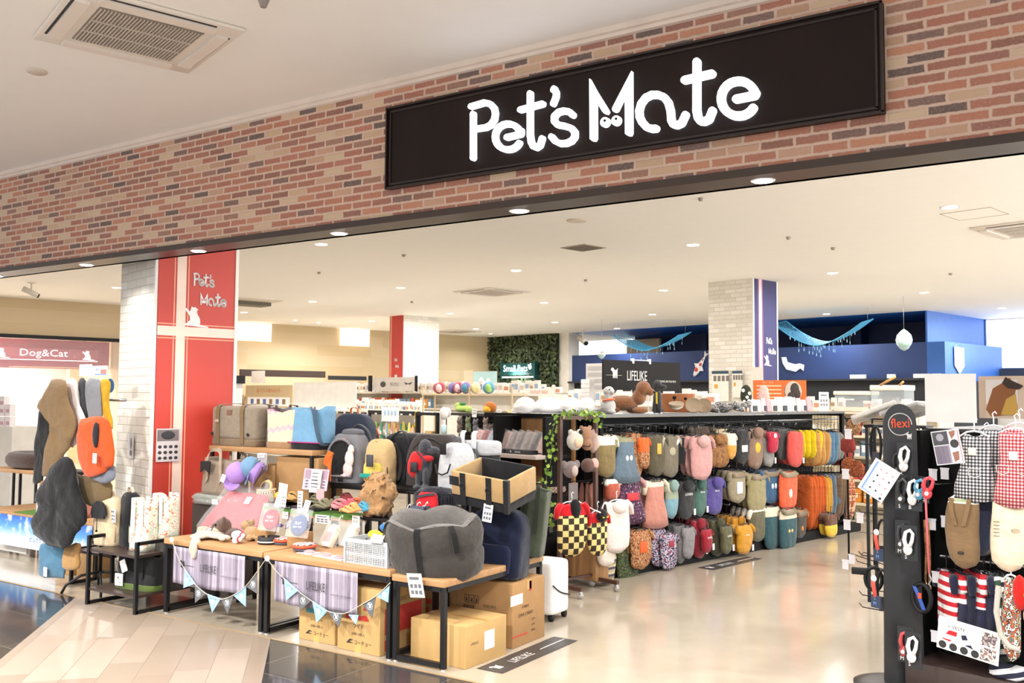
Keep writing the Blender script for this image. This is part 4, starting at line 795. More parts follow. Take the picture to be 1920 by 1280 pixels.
# --- wire basket with dark clothes and a red pack
def wire_basket(label, loc, w, d, h, rz=0, col=BLACKM, mesh=.03, r=.0017, fill=None):
    t = thing('wire_basket', label, 'basket', loc, (0, 0, rz)); m = MB()
    for z in (0, h*.5, h): m.tube([(-w/2, -d/2, z), (w/2, -d/2, z), (w/2, d/2, z), (-w/2, d/2, z)], r*1.6, n=4, closed=True)
    m.obj('rim_wire', col, t); m = MB(); nx = int(w/mesh); ny = int(d/mesh)
    for i in range(nx+1): x = -w/2+w*i/nx; m.tube([(x, -d/2, h), (x, -d/2, 0), (x, d/2, 0), (x, d/2, h)], r, n=4)
    for i in range(ny+1): y = -d/2+d*i/ny; m.tube([(-w/2, y, h), (-w/2, y, 0), (w/2, y, 0), (w/2, y, h)], r, n=4)
    m.obj('mesh_wire', col, t); return t
q = Vector((-3.97, 4.98, 0)); Z0 = .74
riser('small black stand holding the wire basket and brown bag', q.x-.62, q.x+.20, q.y-.02, q.y+.24, .74, .02, mat=BLACKM)
wire_basket('black wire basket filled with dark clothing and a red pack', (q.x, q.y+.11, Z0), .36, .2, .2)
m = MB(); soft(m, [(0, .9, .9), (.1, 1, 1), (.18, .95, .9), (.22, .6, .5), (.23, .2, .2)], .33, .18, 3, wob=.06, seed=4, n=48); m.crumple(.015, 14); m.obj('folded_clothes', fabric('#1b1c26', folds=2), loc=(q.x, q.y+.11, Z0+.004), label='heap of dark navy clothes inside the black wire basket', cat='clothes')
t = thing('dog_pack', 'bright red dog pack with a white print in the wire basket', 'dog harness', (q.x+.02, q.y-.03, Z0+.0), (radians(-8), 0, .1)); m = MB(); soft(m, [(0, .8, .8), (.03, 1, 1), (.15, 1, 1), (.2, .8, .8), (.21, .5, .5)], .16, .05, 3.5, wob=.04, seed=2); m.obj('body', fabric('#bf1d26', folds=1.8), t); m = MB(); m.ball((0, -.028, .06), (.045, .004, .028)); m.obj('print', PAPER, t); m = MB(); ribbon(m, [(-.08, -.03, .17), (0, -.035, .19), (.07, -.03, .2)], .016, (0, 0, 1), .003); m.obj('strap', plain('#23252e', .5), t)
# brown ruffled bag
m = MB(); soft(m, [(0, .5, .5), (.03, .8, .8), (.1, 1.05, 1), (.18, 1.1, 1), (.24, .9, .9), (.29, .6, .6), (.31, .4, .4)], .22, .18, 2.4, wob=.06, seed=12, n=60); m.crumple(.035, 16, 3, .5); 
q2 = Vector((-4.47, 4.97, 0)); m.obj('drawstring_bag', fabric('#a98258', folds=3.0), loc=(q2.x, q2.y+.09, .74), label='crumpled tan cloth sling bag standing at the end of the turf shelf', cat='bag')
# --- left stack by the column
q = atZ(420, 1000, .545)
t = thing('wrapped_cushion', 'pink-red cushion in shiny clear plastic leaning on the left table', 'cushion', (q.x+.0, q.y+.02, .56), (radians(-38), 0, radians(-2))); m = MB(); soft(m, [(0, .9, .6), (.02, 1, 1), (.30, .8, 1), (.33, .7, .6)], .62, .07, 4, wob=.02, seed=3, ); m.obj('cushion_body', fabric('#c64650'), t)
m = MB(); soft(m, [(-.02, .9, .8), (.0, 1.06, 1.2), (.33, .9, 1.2), (.40, .62, .5)], .64, .085, 3.5, wob=.05, seed=7, n=60); m.crumple(.012, 12, 2); m.obj('plastic_wrap', clear('#ffffff', .16, .05), t); MB().box(.08, .14, -.056, -.054, .22, .28).obj('label_sticker', PAPER, t)
q3 = Vector((-6.14, 4.92, 0))
t = thing('wrapped_mat', 'folded olive mat in clear plastic under the quilted bag', 'mat', (q3.x, q3.y+.16, .72), (0, 0, 0)); m = MB(); soft(m, [(0, .96, .95), (.02, 1, 1), (.05, 1, 1), (.07, .95, .9)], .52, .30, 5, wob=.01); m.obj('folded_mat', fabric('#6c7560'), t); m = MB(); soft(m, [(-.003, 1.0, 1.0), (.02, 1.03, 1.06), (.05, 1.03, 1.06), (.075, .98, .93)], .53, .31, 4, wob=.04); m.obj('plastic_wrap', clear('#ffffff', .2, .05), t); MB().box(.05, .12, -.168, -.166, .01, .05).obj('label_sticker', PAPER, t)
MB().box(-.25, .25, -.12, .12, 0, .715).obj('storage_stool', plain('#4b423c', .6), loc=(q3.x, q3.y+.16, .0), label='dark stool block in the shade carrying the quilted bag', cat='stool')
t = tote('taupe quilted tote with bow-shaped black insert left of the caps', (q3.x, q3.y+.16, .795), .42, .24, .29, '#8b7b6a', '#a3917b', (0, 0, -.08), hh=.07, flare=.92, seed=10, sag=.02, hw=.045)
m = MB(); m.prism([(-.16, .17), (-.10, .20), (-.04, .27), (-.16, .26)], -.128, -.12); m.prism([(-.10, .2), (-.04, .17), (-.02, .26), (-.06, .27)], -.129, -.121); m.obj('black_insert', plain('#1b1a1b', .7), t)
def cap(label, loc, col, rot, group=None, name='cap'):
    t = thing(name, label, 'cap', loc, rot); F = fabric(col, folds=.5)
    m = MB(); m.lathe([(.085, 0), (.087, .02), (.08, .055), (.055, .085), (.02, .098), (.002, .1)], 20); m.obj('crown', F, t)
    m = MB(); m.surf(lambda u, v: ((u-.5)*.15*(1-.25*v*v), -.07-.075*v*(1-(2*u-1)**2*.35), .004-.012*v+.01*(2*u-1)**2), 10, 5, 0, .003); m.obj('brim', F, t)
    m = MB(); m.tube([(-.08, .02, .0), (-.03, .075, -.02), (.03, .075, -.02), (.08, .02, 0)], .005, n=5); m.obj('back_strap', F, t)
    return t
for (x, y, c, l, r) in ((446, 888, '#a583cb', 'lavender cap with a white tag hanging beside the quilted bag', (radians(60), radians(20), .3)), (474, 878, '#6b8fae', 'denim blue cap hanging behind the lavender cap', (radians(60), radians(-25), -.5)), (486, 888, '#9d80c4', 'second lavender cap, mostly hidden behind the denim one', (radians(60), radians(-35), -.6))):
    p = atY(x, y, 4.93+(x-446)*.002); t = cap(l, p, c, r)
    if x == 446: card(t, .035, .06, (-.06, -.09, .05), (radians(-60), 0, 0), 'text', 'paper_tag')
    MB().tube([(0, .05, .06), (0, .12, .12)], .002, n=4).obj('hook', CHROME, t)
# --- cream lamb mat, plush toys and small goods on the left table
CR = fur('#eadccb', '#d2bfa8', 240)
q = atZ(375, 1015, .55)
t = plush('plush_lamb', 'flat cream stuffed toy draped over the left table corner', (q.x-.02, 4.46, .56), [((-.17, .10, .03), (.05, .05, .035)), ((-.02, .12, .03), (.055, .04, .035)), ((-.08, .06, .015), (.11, .08, .025)), ((.05, .05, .015), (.12, .045, .02)), ((.15, .04, .015), (.05, .03, .02)), ((-.07, -.02, .012), (.07, .06, .02)), ((-.02, -.085, -.02), (.05, .03, .04)), ((.0, -.12, -.06), (.045, .018, .05)), ((.015, -.125, -.10), (.022, .018, .03)), ((.16, .0, .012), (.035, .02, .015))], CR, [('nose', plain('#cda58e', .8), lambda m: (m.ball((-.17, .08, .045), (.035, .03, .02)), m.ball((-.02, .1, .05), (.04, .025, .02))))])
q = atZ(400, 1010, .545)
t = plush('plush_dog', 'small brown stuffed dog with a printed neckerchief on the left table', (q.x+.03, q.y+.06, .545), [((0, 0, .075), (.055, .05, .05)), ((-.055, -.01, .065), (.03, .03, .03)), ((.06, .03, .03), (.06, .05, .035)), ((.03, -.02, .11), (.02, .015, .03))], fur('#6e4630', '#3c2416'), [('neckerchief', blotch('bandana', ['#1c1b1e', '#c9c3bd', '#2a282b'], 90), lambda m: m.ball((-.075, -.02, .03), (.045, .04, .04))), ('eye', EYE_M, lambda m: m.ball((-.01, -.05, .085), .008, n=8))], vox=.007, sc=1.2)
q = atZ(455, 1015, .545)
t = plush('plush_giraffe', 'sandy stuffed animal lying beside the striped ball', (q.x, q.y+.09, .545), [((0, 0, .05), (.075, .05, .05)), ((-.07, 0, .10), (.045, .04, .035)), ((.08, -.03, .03), (.05, .02, .018)), ((-.03, .02, .12), (.02, .02, .03)), ((.02, -.05, .02), (.03, .02, .02))], fur('#c99f6a', '#9b7242'), [('mane', fur('#a8875b'), lambda m: [m.ball((-.06+i*.02, .0, .13-i*.012), .014, n=8) for i in range(4)])], vox=.007)
t = thing('rope_ball', 'white red and blue striped fabric ball in front of the sandy toy', 'pet toy', (atZ(436, 1020, .545).x, atZ(436, 1020, .545).y+.05, .545)); m = MB()
for i in range(9): a = i*2.4; m.ball((.025*cos(a)*(1 if i else 0), .025*sin(a), .045+.02*cos(i*1.7)), .026, n=10)
m.obj('knots', stripes('ropestripe', ['#eceae8', '#eceae8', '#b23a40', '#eceae8', '#2b3350', '#eceae8', '#eceae8'], .09, 0), t)
q = atZ(480, 1003, .545)
t = plush('plush_squid', 'purple and red felt toy behind the black roll', (q.x+.02, q.y+.17, .545), [((0, 0, .10), (.03, .03, .05)), ((.04, 0, .06), (.05, .015, .015)), ((0, 0, .04), (.015, .015, .05))], fabric('#8d62b8'), [('red_body', fabric('#c9402f'), lambda m: m.ball((-.03, 0, .05), (.04, .03, .05)))], vox=.006)
q = atZ(493, 1022, .545)
t = thing('collar_roll', 'thick black band roll with a white stripe on the table edge', 'roll', (q.x-.03, q.y+.08, .545)); m = MB(); m.lathe([(.05, 0), (.075, 0), (.077, .02), (.077, .05), (.05, .05), (.05, 0)], 24); m.obj('band', plain('#19191b', .6), t); MB().lathe([(.076, .014), (.079, .014), (.079, .022), (.076, .022)], 24).obj('white_stripe', PAPER, t)
t = thing('collar_roll', 'flat black strap coil behind the black band roll', 'roll', (q.x+.06, q.y+.13, .545)); MB().lathe([(.03, 0), (.06, 0), (.06, .04), (.03, .04), (.03, 0)], 20).obj('band', plain('#1d1d1f', .6), t)
def frisbee(label, x, y, dx=0):
    q = atZ(x, y, .545); t = thing('frisbee', label, 'frisbee', (q.x, q.y+.075, .545), (0, 0, .3))
    MB().lathe([(.001, 0), (.06, 0), (.075, .006), (.077, .016), (.06, .018), (.001, .018)], 28).obj('grey_layer', plain('#4c5563', .6), t)
    MB().lathe([(.001, .018), (.07, .018), (.084, .024), (.086, .036), (.07, .04), (.001, .04)], 28).obj('orange_layer', plain('#d4502f', .6), t)
    MB().lathe([(.001, .04), (.072, .04), (.076, .043), (.068, .046), (.001, .045)], 28).obj('top_disc', stripes('discstripe', ['#efe9e4', '#efe9e4', '#c9553c', '#efe9e4', '#3a3c46'], .07, 0), t); return t
frisbee('orange-rimmed round fabric disc toy at the joint of the two tables', 519, 1022); frisbee('orange-rimmed round fabric disc toy beside the pink packs', 555, 1034)
for i, (x, y, l) in enumerate(((497, 1003, 'small kraft box under the crimson round toy'), (562, 1008, 'kraft box under the navy round toy'))):
    q = atZ(x, y, .545); w_ = .10 if i == 0 else .15
    t = thing('kraft_box', l, 'box', (atY((497, 563)[i], 1000, 4.68).x, 4.68, .545), (0, 0, .15)); MB().box(-w_/2, w_/2, -.05, .05, 0, .10, bev=.002).obj('carton_body', CARD, t); MB().box(-.01, .01, -.051, -.049, .08, .1).obj('tape', M_tape, t)
    c = '#9c2f43' if i == 0 else '#3d537f'; xx = q.x+(.05 if i == 0 else 0)
    t = thing('round_toy', ('crimson' if i == 0 else 'navy blue')+' round canvas toy with white lettering in a clear pack', 'pet toy', (atY((508, 561)[i], 970, 4.62).x, 4.62, (.72, .70)[i]), (radians(-18), 0, .1)); m = MB(); m.lathe([(.001, -.012), (.06, -.012), (.075, 0), (.06, .012), (.001, .012)], 28, X=XF(rot=(pi/2, 0, 0))); m.obj('disc', fabric(c), t)
    m = MB(); m.text('PLAY', .018, XF((0, -.0135, .012))); m.text('DISC TOY', .012, XF((0, -.0135, -.015))); m.obj('lettering', PAPER, t); MB().box(-.085, .085, -.02, .016, -.085, .11).obj('clear_bag', clear('#ffffff', .16, .05), t)
    card(t, .05, .09, (.03, -.004, .13), (0, radians(8), 0), 'text', 'header_card')
R = random.Random(8)
q = atZ(535, 1012, .545)
for i in range(6):
    t = thing('wrapped_toy', 'shiny wrapped striped pouch in the heap between the kraft boxes', 'pet toy', (q.x-.02+R.uniform(-.07, .07), q.y+.13+R.uniform(-.05, .04), .56+i*.018), (radians(-40+R.uniform(-20, 20)), R.uniform(-.5, .5), R.uniform(-.5, .5)), 'striped pouches heaped on the middle table'); m = MB(); soft(m, [(0, .6, .2), (.01, 1, .6), (.07, 1, 1), (.13, 1, .6), (.14, .7, .2)], .07, .02, 4, wob=.05, seed=i); m.obj('pouch', blotch('pouch%d' % i, ['#ded8dc', '#3a3f57', '#a58a93', '#efeef0', '#6d7184'], 60), t)
for i, (x, y) in enumerate(((566, 1038), (597, 1044), (622, 1049))):
    q = atZ(x, y, .54); t = thing('blister_pack', 'flat pale pink blister pack, %s along the table edge' % ('leftmost of three', 'middle of three', 'rightmost of three')[i], 'pet toy pack', (q.x+.02, q.y+.05, .54), (0, 0, -.1)); MB().box(-.075, .07, -.05, .05, 0, .004).obj('backing_card', plain('#dfbfc4', .5), t); m = MB(); m.ball((0, 0, .01), (.045, .026, .012)); m.obj('dark_toy', plain('#7d4a50', .5), t); m = MB(); m.ball((0, 0, .006), (.055, .035, .02)); m.obj('blister', clear('#fff3f3', .25), t)
for i, (x, y, c) in enumerate(((585, 1030, '#d98884'), (622, 1030, '#bcd8dd'))):
    q = atZ(x, y, .54); t = thing('carton_toy', 'cream milk-carton shaped toy with a %s label in clear plastic' % ('pink' if i == 0 else 'pale blue'), 'pet toy', (q.x+.02, q.y+.12, .545), (radians(-28), radians(5), -.1)); m = MB(); m.box(-.04, .04, -.025, .025, 0, .13, bev=.006); m.prism([(-.025, .13), (.025, .13), (.003, .165), (-.003, .165)], -.04, .04, 0, 'x'); m.obj('body', fabric('#ece2cd'), t); MB().box(-.03, .028, -.028, -.024, .03, .10).obj('label_patch', plain(c, .7), t)
    m = MB(); m.box(-.055, .055, -.035, .03, -.005, .21); m.obj('clear_bag', clear('#ffffff', .15, .05), t); m = MB(); m.tube([(0, 0, .2), (0, 0, .225), (.015, 0, .24), (.025, 0, .225)], .003, n=5); m.obj('hook', PAPER, t)
def crate(label, loc, w, d, h, rz=0, col='#b5b8bb'):
    t = thing('folding_crate', label, 'crate', loc, (0, 0, rz)); P = plain(col, .45); m = MB()
    m.box(-w/2, w/2, -d/2, d/2, 0, .006); 
    def wall(X, L):
        nz = 12; nx = int(L/.02)
        for i in range(nx+1): x = -L/2+L*i/nx; big = i % 4 == 0; m.box(x-(.003 if big else .0016), x+(.003 if big else .0016), -.002, .002, 0, h*.86, X=X)
        for j in range(nz+1): z = h*.86*j/nz; big = j in (0, 5, 6, 12); m.box(-L/2, L/2, -.0022, .0022, z-(.004 if big else .0018), z+(.004 if big else .0018), X=X)
    for sy in (-1, 1): wall(XF((0, sy*d/2, 0)), w)
    for sx in (-1, 1): wall(XF((sx*w/2, 0, 0), (0, 0, pi/2)), d)
    m.obj('lattice_walls', P, t)
    m = MB()
    for sy in (-1, 1): m.box(-w/2-.005, w/2+.005, sy*d/2-.006, sy*d/2+.006, h*.84, h)
    for sx in (-1, 1): m.box(sx*w/2-.006, sx*w/2+.006, -d/2, d/2, h*.84, h)
    for sx in (-1, 1):
        for sy in (-1, 1): m.box(sx*w/2-.008, sx*w/2+.008, sy*d/2-.008, sy*d/2+.008, 0, h*.9)
    m.obj('rim', P, t); return t
q = Vector((-3.93, 4.40, 0)); crate('light grey plastic folding crate with yellow toys at the table edge', (q.x-.06, q.y+.12, .54), .36, .22, .155, radians(-2))
qc = q
q = atZ(735, 1010, .54); crate('second light grey folding crate behind, filled with dark packs', (qc.x+.05, qc.y+.36, .54), .33, .2, .20, radians(-2))
t = thing('squeaky_toy', 'yellow drumstick-shaped toy with a twisted rope lying on the front crate', 'pet toy', (qc.x-.06, qc.y+.09, .72), (0, 0, -.1)); m = MB(); m.ball((0, 0, 0), (.06, .03, .03), n=16); m.ball((.07, 0, 0), (.03, .018, .016)); m.obj('bulb', plain('#e3cd1e', .35), t); m = MB(); m.tube([(.08, 0, 0), (.12, .005, -.003), (.17, .01, .0), (.22, .0, -.004)], .014, n=8); m.obj('rope', plain('#d9a52b', .8), t)
card(None, .10, .055, (qc.x+.04, qc.y-.005, .715), (radians(-35), 0, 0), 'text', 'price_card'); o = bpy.data.objects['price_card']; o['label'] = 'white price card lying on the front grey crate'; o['category'] = 'price card'
t = plush('plush_seal', 'blue and grey stuffed toy lying between the two crates', (qc.x-.05, qc.y+.24, .70), [((0, 0, .03), (.05, .05, .045)), ((.09, .02, .05), (.04, .03, .025)), ((.12, 0, .08), (.012, .012, .05)), ((.05, .03, .02), (.06, .04, .03))], fur('#aaa9ab'), [('blue_fin', fabric('#2f6fb0'), lambda m: m.ball((-.035, -.03, .05), (.04, .025, .025)))], vox=.007)
for i in range(7):
    t = thing('harness_pack', 'black header card harness pack standing in the rear crate', 'dog harness', (qc.x-.04+.045*(i % 4), qc.y+.40-.06*(i//4)+.01*i, .72+.02*(i % 3)), (radians(-20), R.uniform(-.2, .2), R.uniform(-.4, .3)), 'black carded packs in the rear grey crate'); MB().box(-.055, .055, -.003, .003, 0, .12).obj('header_card', plain(['#24252b', '#1c2644', '#2b2c31', '#1a1c22'][i % 4], .5), t); m = MB(); m.tube([(0, -.004, .12), (0, -.004, .135), (.014, -.004, .148), (.022, -.004, .135)], .003, n=5); m.text('HARNESS', .010, XF((0, -.005, .06))); m.obj('hook', PAPER, t)
# --- turf shelf goods
def cloth_item(label, x, y, z, w, col, group=None, seed=0, dy=.08):
    q = atZ(x, y, z); t = thing('dog_harness', label, 'dog harness', (q.x, q.y+dy, z), (0, 0, R.uniform(-.5, .5)), group)
    m = MB()
    for k in range(3):
        a = R.uniform(-.4, .4); P = [(-w*.5, 0, .01), (-w*.2, .01*sin(k*2+seed), .03+.012*k), (w*.2, -.01, .022+.015*k), (w*.5, .01, .012)]
        ribbon(m, P, .045, (sin(a)*.3, 1, 0), .010, X=XF((0, -.03+.03*k, .004*k), (0, 0, a)))
    m.obj('padded_straps', fabric(col), t); MB().box(-.02, .02, -.01, .02, .045, .052).obj('buckle', plain('#2a2a2c', .4), t); return t
q = atZ(487, 947, .75)
def lattice_basket(label, loc, r, h, col):
    t = thing('round_basket', label, 'basket', loc); P = plain(col, .5); m = MB()
    for k in range(22):
        for s in (-1, 1): m.tube([((r*.8+r*.2*u)*cos(2*pi*k/22+s*u*.7), (r*.8+r*.2*u)*sin(2*pi*k/22+s*u*.7), h*u) for u in (0, .25, .5, .75, 1)], .0042, n=4)
    m.obj('woven_wall', P, t); MB().lathe([(r*.98, h-.004), (r*1.06, h-.004), (r*1.08, h+.008), (r*.98, h+.008), (r*.98, h-.004)], 28).obj('rim', P, t); MB().lathe([(.001, 0), (r*.82, 0), (r*.84, .02), (r*.8, .02), (.001, .006)], 24).obj('base', P, t); return t
lattice_basket('cream lattice basket on the turf shelf holding a disc toy', (q.x+.0, q.y+.06, .75), .072, .115, '#ead6b4')
m = MB(); m.lathe([(.001, -.008), (.05, -.008), (.06, 0), (.05, .008), (.001, .008)], 24, 0, XF((0, 0, 0), (radians(70), 0, .2))); m.lathe([(.001, -.010), (.038, -.010), (.038, .010), (.001, .010)], 24, 1, XF((0, 0, 0), (radians(70), 0, .2))); m.obj('disc_toy', [fabric('#d9b684'), plain('#8b8078', .5)], loc=(q.x+.0, q.y+.06, .885), label='tan and grey disc toy standing in the cream lattice basket', cat='pet toy')
MB().ball((0, 0, 0), (.045, .045, .035), n=16).obj('toy_ball', plain('#efb53a', .5), loc=(q.x+.11, q.y+.10, .82), label='yellow-orange toy resting behind the cream basket', cat='pet toy')
for i in range(2):
    x0 = atZ((548, 618)[i], 950, .73); t = thing('display_tray', ('left', 'right')[i]+' black product tray on the turf shelf edge', 'tray', (x0.x+.02, 5.0, .748)); MB().box(-.22, .22, -.085, .085, 0, .03, bev=.003).obj('tray_box', plain('#232426', .4), t); m = MB(); m.text('LIFELIKE', .012, XF((-.05, -.087, .015))); m.prism(dogshape(.014), -.0875, -.086, 0, 'y', XF((-.13, 0, .015))); m.obj('lettering', plain('#cfcfcf', .5), t)
HC = [(545, 935, '#c9a565', 'tan'), (572, 925, '#bd9a5a', 'sand'), (590, 942, '#6c6a4c', 'olive'), (612, 932, '#5c5f45', 'dark olive'), (603, 950, '#716d52', 'moss'), (625, 945, '#656249', 'khaki green'), (645, 938, '#d0616a', 'pink'), (632, 950, '#dc7f86', 'light pink'), (652, 950, '#c9545f', 'deep rose'), (665, 948, '#d96f3d', 'orange'), (655, 958, '#df9a5a', 'apricot'), (678, 955, '#4fa6c4', 'cyan')]
for i, (x, y, c, n_) in enumerate(HC): cloth_item('%s padded harness in the row on the black trays' % n_, x-5, y+4, .78, .12, c, None, i, .03)
t = thing('leaflet_stand', 'clear leaflet holder with lilac photo cards above the harnesses', 'card stand', (atY(590, 893, 5.1).x, 5.11, .80)); 
card(t, .26, .16, (0, 0, .16), (radians(-10), 0, 0), 'photo', 'photo_card', plain('#c9b4c2', .5), top='#a58c9a'); card(t, .11, .17, (.02, -.02, .15), (radians(-10), 0, 0), 'text', 'text_card'); MB().box(.06, .14, -.05, -.046, 0, .10).obj('pink_card', plain('#d3a5a8', .5), t)
m = MB(); m.text('愛犬と暮らす', .018, XF((.02, -.027, .16), (radians(-10), 0, 0)), maxw=.09); m.text('おうち時間', .018, XF((.02, -.030, .13), (radians(-10), 0, 0)), maxw=.09); m.obj('lettering', M_ink, t)
t = thing('price_rail', 'strip of product cards hanging below the turf shelf edge', 'price cards', (atY(560, 975, 4.88).x, 4.885, .66))
for (x, w_, h_) in ((478, .07, .05), (507, .08, .05), (535, .06, .05), (573, .06, .05), (604, .14, .06), (667, .07, .08)):
    p = atY(x, 962+(x-480)*.11, 4.885); card(t, w_, h_, (p.x-t.location.x, 0, p.z-.66+(.01 if w_ != .07 else .02)), (0, 0, 0), 'icons' if w_ > .1 else 'price', 'price_card')
p = atY(529, 945, 4.86); t = thing('price_stand', 'tall white card with a crimson picture above the round crimson toy', 'card', (p.x, 4.86, .66)); card(t, .09, .17, (0, 0, .20), (0, radians(7), 0), 'photo', 'printed_card', top='#efeaea'); 
p = atY(562, 960, 4.86); t = thing('price_stand', 'narrow white card with blue pictures above the navy round toy', 'card', (p.x, 4.86, .66)); card(t, .05, .16, (0, 0, .16), (0, radians(2), 0), 'text', 'printed_card')
t = thing('wrapped_pouch', 'clear pouch with white goods hanging under the tote shelf', 'pouch', (atY(493, 850, 5.1).x, 5.1, 1.0)); m = MB(); soft(m, [(0, .9, .8), (.02, 1, 1), (.12, 1, .8), (.14, .8, .3)], .10, .03, 5); m.obj('pouch', plain('#b9b3b5', .4), t); card(t, .08, .035, (0, -.02, .12), (0, 0, 0), 'text', 'header_card')
t = thing('orange_harness', 'orange harness hanging left of the grey carrier', 'dog harness', (atY(616, 866, 5.15).x, 5.15, .93)); m = MB(); ribbon(m, [(-.03, 0, .14), (0, -.01, .2), (.03, 0, .24)], .05, (1, 0, -.4), .012); ribbon(m, [(.03, 0, .24), (.02, -.01, .14), (.01, 0, .02)], .03, (1, 0, 0), .01); m.obj('straps', fabric('#cf6320'), t)
card(None, .09, .11, atY(922, 975, 5.7) , (0, 0, 0), 'text', 'hanging_card'); o = bpy.data.objects['hanging_card']; o['label'] = 'white card hanging behind the tan box bed'; o['category'] = 'card'; o.location = atY(1012, 950, 5.85); o.scale = (.7, 1, 1.9)
# ================================================================ clothing gondola
FBK = plain('#09090a', .6, **{'Specular IOR Level': .2})
t = thing('clothing_gondola', 'long black double-sided display rack filled with dog clothes', 'display rack', g(-5.95, 8.1), RG)   # local: x = a+5.95, y = b-8.1
MB().box(-.45, .45, -1.95, 2.72, .0, .10).obj('base', FBK, t)
MB().box(-.03, .03, -1.93, 2.36, .1, 1.40).obj('back_panel', FBK, t)
for y in (-1.93, 2.22): MB().box(-.42, .42, y-.02, y+.02, .1, 1.42).box(-.42, .42, y-.02, y+.02, 1.40, 1.43).obj('end_frame', FBK, t) if y < 0 else None
m = MB(); m.box(.38, .42, 2.36, 2.41, .1, 1.43); m.box(-.42, -.38, 2.36, 2.41, .1, 1.43); m.box(-.42, .42, 2.36, 2.41, 1.39, 1.43); m.obj('end_frame', FBK, t)
MB().box(-.46, .46, -2.08, 2.34, 1.425, 1.44).box(.455, .465, -2.08, 2.34, 1.420, 1.446).obj('top_shelf', plain('#55524f', .25, .6), t)
for z in (1.31, .90, .50): m = MB(); m.box(.03, .06, -2.0, 2.2, z, z+.03); m.obj('hanging_rail', plain('#3a3937', .4, .5), t)
m = MB(); R = random.Random(4)
for z in (1.32, .91, .52):
    for i in range(13):
        y = -1.8+i*.26; m.tube([(.04, y, z+.01), (.40, y, z-.02), (.42, y, z)], .0045, n=5); m.tube([(.04, y+.03, z+.01), (.40, y+.03, z-.02)], .003, n=4)
m.obj('prongs', CHROME, t)['kind'] = 'stuff'
for z in (1.35, .92): m = MB(); m.tube([(.28, .75, z), (.28, 2.58, z)], .009, n=8); m.obj('hanging_bar', CHROME, t)
m = MB()
for i in range(16): m.tube([(.05, 2.28+.02, .12+i*.085), (.40, 2.30, .12+i*.085)], .002, n=4)
for i in range(9): m.tube([(.05+i*.043, 2.30, .1), (.05+i*.043, 2.30, 1.4)], .002, n=4)
m.tube([(.40, 2.30, .14), (.42, 2.6, .14), (.42, 2.6, 1.28), (.40, 2.35, 1.42)], .012, n=6); m.obj('end_mesh', FBK, t)
